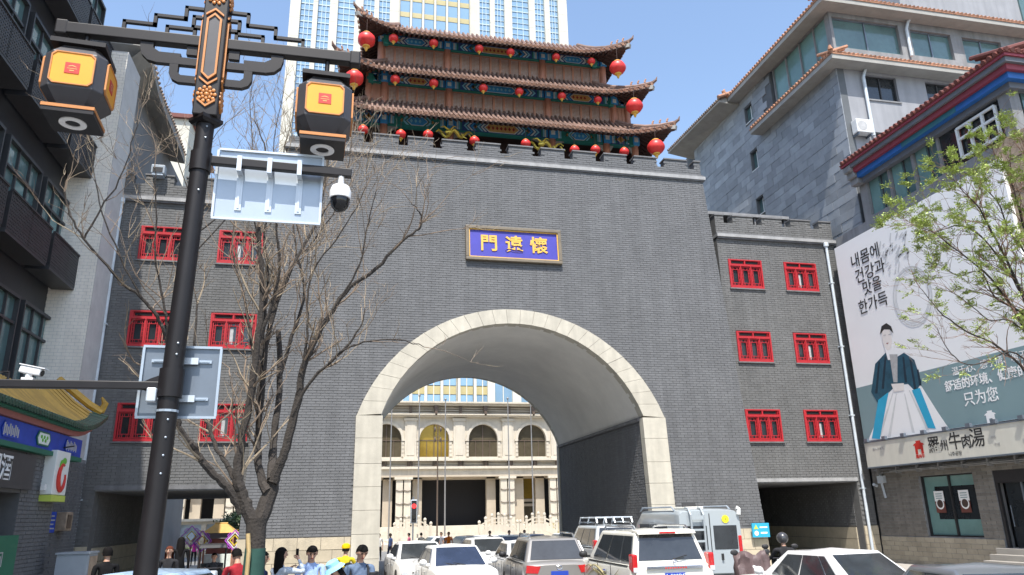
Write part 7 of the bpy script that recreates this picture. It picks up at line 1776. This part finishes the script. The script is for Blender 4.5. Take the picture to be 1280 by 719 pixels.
        if kind == 'helmet': m = MB(); m.M = hm; m.ball((0, .06, .13), (.115, .108, .06), 0, 14, 8); part('visor', m, 'car_glass')
    return t, joints, s, hp
def phone(label, t, joints, s, sx, off=(0, .03, .02), up=0, dz=0):
    S_, El, Wr, fd, side, nrm = joints[sx]
    c = (Wr + fd * .10 + Vector(off)) * s
    o = thing('mobile_phone', label, 'phone', tuple(Matrix.Translation(t.location) @ Matrix.Rotation(t.rotation_euler.z, 4, 'Z') @ c), t.rotation_euler.z)
    m = MB(); m.M = Matrix.Rotation(up, 4, 'X'); m.box(-.038, .038, -.005, .005, -.078, .078); ob('case', m, 'black_trim', o, world=False, bevel=.004)
    m = MB(); m.M = Matrix.Rotation(up, 4, 'X'); m.box(-.034, .034, -.0065, -.0052, -.072, .072); ob('screen', m, 'dome_black', o, world=False)
TOC = pi      # facing the camera is rotation by about pi
blk, wht = (.012, .012, .013), (.62, .62, .62)
t, j, s, hp = person('man in pale blue polo looking down at his phone by the gate foot', 392, 14.2, TOC + .15, 1, 1, ((-.06, .30, 1.12), (.09, .28, 1.12)), nod=.45, shirt_c=(.36, .50, .80), pants_c=(.10, .11, .14), hold=1, h=1.77)
phone('phone held by the man in pale blue polo', t, j, s, -1, (.06, .03, .03), .9)
t, j, s, hp = person('man in grey blue t-shirt with dark bag looking down at his phone', 452, 13.4, TOC + .1, 1, 1, ((-.05, .30, 1.10), (.10, .28, 1.10)), nod=.5, turn=.25, shirt_c=(.13, .18, .27), pants_c=(.06, .06, .08), hold=1, h=1.79)
phone('phone held by the man in grey blue t-shirt', t, j, s, -1, (.06, .03, .03), .9)
m = MB(); m.box(-.32, -.16, -.13, .10, 1.0, 1.36); m.tube([(-.14, .13, 1.28), (-.12, .10, 1.46), (-.10, -.06, 1.48), (-.14, -.14, 1.3)], .02, 6); ob('shoulder_bag', m, 'black_trim', t, world=False, bevel=.04)
t, j, s, hp = person('woman with long black hair raising her phone to take a picture', 354, 14.0, TOC + 2.25, 1, 1, ((-.06, .22, 1.34), (.14, .27, 1.52)), nod=-.1, turn=-.1, hair='long', sleeve='long', shirt_c=(.50, .57, .66), pants_c=(.20, .24, .32), h=1.74, hold=1)
phone('phone raised by the long haired woman', t, j, s, 1, (.0, .0, .03), 0)
person('person in pale blue bucket hat and light top between the two men', 427, 12.6, TOC - .9, 1, 1, ((-.14, .26, 1.06), (.12, .28, 1.08)), nod=.5, turn=-.4, hat=('bucket', cloth('hat_blue', (.28, .58, .78))), sleeve='long', shirt_c=(.55, .62, .70), pants_c=(.25, .28, .34), h=1.58, hair='long')
person('rider in yellow jacket and yellow cap behind the man in grey blue', 434, 19.5, TOC + 2.9, 1, 1, ((-.2, .34, 1.1), (.2, .34, 1.1)), hat=('cap', cloth('hat_yellow', (.80, .48, .01))), sleeve='long', shirt_c=(.60, .47, .03), pants_c=blk, h=1.60)
person('man in navy polo half hidden behind the bare tree trunk', 331, 14.2, TOC + 1.3, 1, 1, None, shirt_c=(.03, .04, .12), pants_c=(.04, .045, .07), h=1.68)
person('person in red checked jacket and pale jeans left of the tree trunk', 302, 15.4, TOC - 2.6, 1, 1, ((-.1, .3, 1.2), (.2, .2, 1.0)), sleeve='long', shirt_c=(.36, .03, .04), pants_c=(.32, .44, .58), h=1.72, nod=.4)
person('man in black t-shirt seen from behind at the left passage', 141, 18.0, .5, 1, 1, None, shirt_c=blk, pants_c=(.32, .34, .36), h=1.74)
person('woman in black and white top walking out of the left passage', 217, 21, TOC - .1, 1, 1, None, sleeve='long', shirt_c=(.03, .03, .033), pants_c=(.3, .33, .4), h=1.64, hair='long', stride=.12, hair_mat=cloth('hair_auburn', (.12, .035, .02)))
person('figure dressed all in black behind the woman at the left passage', 230, 25, .3, 1, 1, None, sleeve='long', shirt_c=(.012, .012, .012), pants_c=(.012, .012, .012), h=1.78, hair='long')
person('person in bright pink jacket walking far beyond the left passage', 247, 56, TOC, 1, 1, None, sleeve='long', shirt_c=(.75, .06, .38), pants_c=(.03, .03, .04), h=1.66, stride=.12)
# far walkers under the arch
for lb2, px, d, f, sc, pc, st in (('distant person in white top riding a green push bike under the arch', 475, 52, 2.9, wht, blk, .1), ('distant man in light blue shirt walking beyond the arch', 489, 52, 2.0, (.35, .45, .75), (.08, .09, .14), .16), ('distant woman with pink bag walking beyond the arch', 512, 53, 1.2, (.45, .12, .20), blk, .12), ('distant man in grey jacket standing beyond the arch', 527, 54, 0.2, (.12, .12, .12), blk, .05), ('distant man in grey shirt between the far cars', 552, 54, 2.0, (.25, .25, .28), blk, .1), ('distant street worker in orange vest between the far cars', 561, 50, 3.0, (.85, .22, .03), (.5, .5, .5), .08), ('distant rider in black left of the silver far car', 612, 50, 3.0, blk, blk, .06), ('distant rider in dark jacket beside the silver far car', 636, 50, 3.1, blk, blk, .06), ('distant person in pale grey before the far navy sedan', 655, 51, 3.1, (.4, .42, .48), blk, .06)):
    person(lb2, px, d, f, 1, 1, None, sleeve='long' if 'jacket' in lb2 else 'short', shirt_c=sc, pants_c=pc, stride=st, h=1.70)
t, j, s, hp = person('motorbike rider in black jacket and dark helmet by the right passage', 975, 20.5, -.3, 1, 1, ((-.30, .42, 1.12), (.30, .42, 1.12)), sleeve='long', shirt_c=(.03, .03, .035), pants_c=blk, hair=None, hat=('helmet', 'car_dark'), seat=1, h=1.74, pos=tuple(Vector(ground_pos(975, 20.5)) + Vector((0, 0, .30))))
scooter('dark scooter ridden by the man in the helmet at the right passage', 976, 20.5, -.3)
scooter('dark delivery scooter with a cargo box behind the man in the polo', 423, 16.5, 2.9, box='black_trim')
# three-wheeled taxi with black canopy
p = ground_pos(270, 25); t = thing('tricycle_taxi', 'small tricycle taxi with black canopy coming out of the left passage', 'tricycle', p, pi + .15); t.scale = (.74, .86, .86)
m = MB(); m.hexa([(-.32, .62, .35), (.32, .62, .35), (.24, .95, .35), (-.24, .95, .35), (-.26, .60, 1.02), (.26, .60, 1.02), (.16, .78, 1.0), (-.16, .78, 1.0)]); ob('front_shield', m, 'steel_light', t, world=False, bevel=.05)
m = MB(); m.box(-.5, .5, -1.1, .6, .32, .42); m.box(-.5, .5, -1.1, -.3, .42, .68); ob('floor', m, 'black_metal', t, world=False, bevel=.03)
m = MB(); m.box(-.45, .45, -.45, .0, .68, .78); m.box(-.45, .45, -.52, -.44, .74, 1.2); ob('seat', m, 'black_trim', t, world=False, bevel=.03)
m = MB(); m.hexa([(-.55, -1.15, 1.72), (.55, -1.15, 1.72), (.55, .62, 1.72), (-.55, .62, 1.72), (-.48, -1.05, 1.84), (.48, -1.05, 1.84), (.48, .5, 1.84), (-.48, .5, 1.84)]); ob('canopy', m, 'black_trim', t, world=False, bevel=.04)
for x in (-.5, .5):
    m = MB(); m.tube([(x, .55, .9), (x, .5, 1.74)], .02, 6); m.tube([(x, -1.05, .5), (x, -1.08, 1.74)], .02, 6); ob('canopy_post', m, 'black_metal', t, world=False)
    m = MB(); m.M = Matrix.Translation((x, -.75, .26)) @ Matrix.Rotation(pi / 2, 4, 'Y'); m.lathe([(.14, -.05), (.25, -.06), (.26, 0), (.25, .06), (.14, .05)], 18); ob('wheel', m, 'tyre', t, world=False, smooth=True)
m = MB(); m.M = Matrix.Translation((0, .95, .26)) @ Matrix.Rotation(pi / 2, 4, 'Y'); m.lathe([(.14, -.05), (.25, -.06), (.26, 0), (.25, .06), (.14, .05)], 18); ob('wheel', m, 'tyre', t, world=False, smooth=True)
m = MB(); m.tube([(-.42, .36, 1.10), (-.2, .5, 1.08), (.2, .5, 1.08), (.42, .36, 1.10)], .022, 7); ob('handlebar', m, 'black_metal', t, world=False)
m = MB(); m.ball((0, .82, .88), (.11, .06, .11)); ob('headlight', m, 'headlamp', t, world=False, smooth=True)
person('tricycle driver in black t-shirt sitting under the black canopy', 270, 25, pi + .15, 1, 1, ((-.34, .44, 1.12), (.34, .44, 1.12)), shirt_c=(.05, .05, .055), pants_c=blk, seat=1, h=1.5, pos=(p[0] + .03, p[1] + .2, .17))
# kiosk with yellow roof, neon knots, low shop building beyond the left passage
p = ground_pos(278, 50); p = (p[0], p[1], gz(p[1])); t = thing('street_kiosk', 'small vending kiosk with a yellow pagoda roof beyond the left passage', 'kiosk', p); t.scale = (.72, .72, .80)
m = MB(); m.hexa([(-1.35, -1.0, 2.5), (1.35, -1.0, 2.5), (1.35, 1.0, 2.5), (-1.35, 1.0, 2.5), (-.45, -.3, 3.15), (.45, -.3, 3.15), (.45, .3, 3.15), (-.45, .3, 3.15)]); m.tube([(-.5, 0, 3.17), (.5, 0, 3.17)], .07, 6)
for sx in (-1, 1): m.tube([(sx * 1.3, -.98, 2.55), (sx * 1.5, -1.1, 2.72)], [.06, .02], 5)
ob('roof', m, 'yellow_tile', t, world=False)
for x in (-1.1, 1.1):
    for y in (-.75, .75): m = MB(); m.box(x - .06, x + .06, y - .06, y + .06, 0, 2.5); ob('post', m, 'column_red', t, world=False)
m = MB(); m.box(-1.05, 1.05, -.7, .7, 0, 1.0); ob('counter', m, 'paint_white', t, world=False); m = MB(); m.box(-1.05, 1.05, .55, .65, 1.0, 2.5); ob('back_panel', m, 'pink_board', t, world=False); m = MB(); m.box(-1.1, 1.1, -.8, -.7, 2.1, 2.5); ob('sign_fascia', m, 'shade_plaster', t, world=False)
dm('neon_purple', (.55, .12, .75), .4, var=.05); dm('neon_yellow', (.85, .65, .05), .4, var=.05)
for lb2, px in (('left of two purple and yellow lattice knot ornaments on posts', 242), ('right of two purple and yellow lattice knot ornaments on posts', 255.5), ('third purple and yellow lattice knot ornament, half behind the kiosk', 296)):
    p = ground_pos(px, 48); t = thing('knot_ornament', lb2, 'ornament', (p[0], p[1], gz(p[1])), group='knot ornaments on posts')
    k = 1.0 if px < 250 else .85; t.scale = (.72, .72, .78)
    m = MB(); m.box(-.05, .05, -.05, .05, 0, 1.9 * k); ob('post', m, 'column_red', t, world=False)
    zc = 2.35 * k
    for c_, r_, mt in ((0, .72, 'neon_purple'), (0, .56, 'bb_white'), (0, .36, 'neon_yellow')):
        m = MB(); q = [(0, -r_), (r_, 0), (0, r_), (-r_, 0)]
        for i in range(4): m.bar((q[i][0], -.1, zc + q[i][1]), (q[(i + 1) % 4][0], -.1, zc + q[(i + 1) % 4][1]), .07, .07)
        ob('knot_ring', m, mt, t, world=False)
    m = MB()
    for sx, sz in ((-.36, .36), (.36, .36), (-.36, -.36), (.36, -.36)):
        for i in range(4):
            q = [(0, -.2), (.2, 0), (0, .2), (-.2, 0)]; m.bar((sx + q[i][0], -.1, zc + sz + q[i][1]), (sx + q[(i + 1) % 4][0], -.1, zc + sz + q[(i + 1) % 4][1]), .05, .05)
    ob('knot_loops', m, 'neon_purple', t, world=False)
lw = thing('low_shop_building', 'low pale stone shop front with wide windows beyond the left passage', 'building', (-20, 56, -1))
a, b = at(203, 650, Y=56), at(290, 652, Y=56); z1 = at(245, 652, Y=56).z; x0, x1 = a.x - 4, at(279, 652, Y=56).x
m = MB(); m.box(x0, x1, 56, 57, -1, z1 - 1.9); m.box(x0, x1, 56, 57, z1 - .3, z1); ob('wall', m, 'podium_stone2', lw)
x = x0
while x < x1 - .5:
    m = MB(); m.box(x, x + .45, 55.9, 57, z1 - 1.9, z1 - .3); ob('pier', m, 'podium_stone2', lw); m = MB(); m.box(x + .45, min(x + 2.6, x1), 56.4, 56.5, z1 - 1.9, z1 - .3); ob('window', m, 'steel', lw); x += 2.6
m = MB(); m.box(x0 - .2, x1 + .2, 55.7, 57, z1, z1 + .25); ob('cornice', m, 'podium_stone', lw)
hg = MB(); rr = random.Random(2)
for k in range(1500):
    x = rr.uniform(x0, x1); y = rr.uniform(54.4, 55.6); z = -.95 + rr.uniform(0, .75); d_ = Vector((rr.gauss(0, 1), rr.gauss(0, 1), rr.gauss(0, 1))).normalized() * .14; e_ = d_.orthogonal().normalized() * .08; c = Vector((x, y, z)); hg.add([c - d_, c + e_, c + d_, c - e_], [(0, 1, 2, 3)])
tH = thing('hedge', 'low clipped hedge in front of the pale shop front', 'hedge', (x0, 55, -.95)); ob('foliage', hg, 'leaf', tH, kind='stuff')
# dark tree beyond the left passage and yellow-green bushes on the plaza
def leafy(label, c, r, mat, n, size, trunk=True, cat='tree', nm='tree'):
    t = thing(nm, label, cat, (c[0], c[1], gz(c[1]))); rr = random.Random(int(c[0] * 10)); m = MB()
    cl = [Vector((rr.gauss(0, .45), rr.gauss(0, .45), rr.gauss(0, .4))) for _ in range(14)]
    for k in range(n):
        q = rr.choice(cl) + Vector((rr.gauss(0, .22), rr.gauss(0, .22), rr.gauss(0, .2))); p = Vector(c) + Vector((q.x * r[0], q.y * r[1], q.z * r[2])); a = Vector((rr.gauss(0, 1), rr.gauss(0, 1), rr.gauss(0, 1))).normalized() * size; b = a.orthogonal().normalized() * size * .5
        m.add([p - a, p + b, p + a, p - b], [(0, 1, 2, 3)])
    ob('crown', m, mat, t, kind='stuff')
    if trunk: m = MB(); m.tube([(c[0], c[1], gz(c[1])), (c[0] + .1, c[1], c[2] - r[2] * .4), (c[0], c[1], c[2] + r[2] * .3)], [.16, .12, .04], 8); ob('trunk', m, 'bark', t, smooth=True)
dm('leaf_dark', (.035, .065, .02), .6, var=.3, island=.35)
c = at(292, 655, Y=48); leafy('dark small tree behind the yellow roofed kiosk', (c.x, 48, c.z - .2), (1.8, 1.4, 1.4), 'leaf_dark', 1400, .16)
c = at(197, 668, Y=40); leafy('yellow green bush at left of the pale shop front', (c.x, 40, c.z - .4), (1.0, .8, 1.2), 'bush', 700, .12, False, 'bush', 'bush')
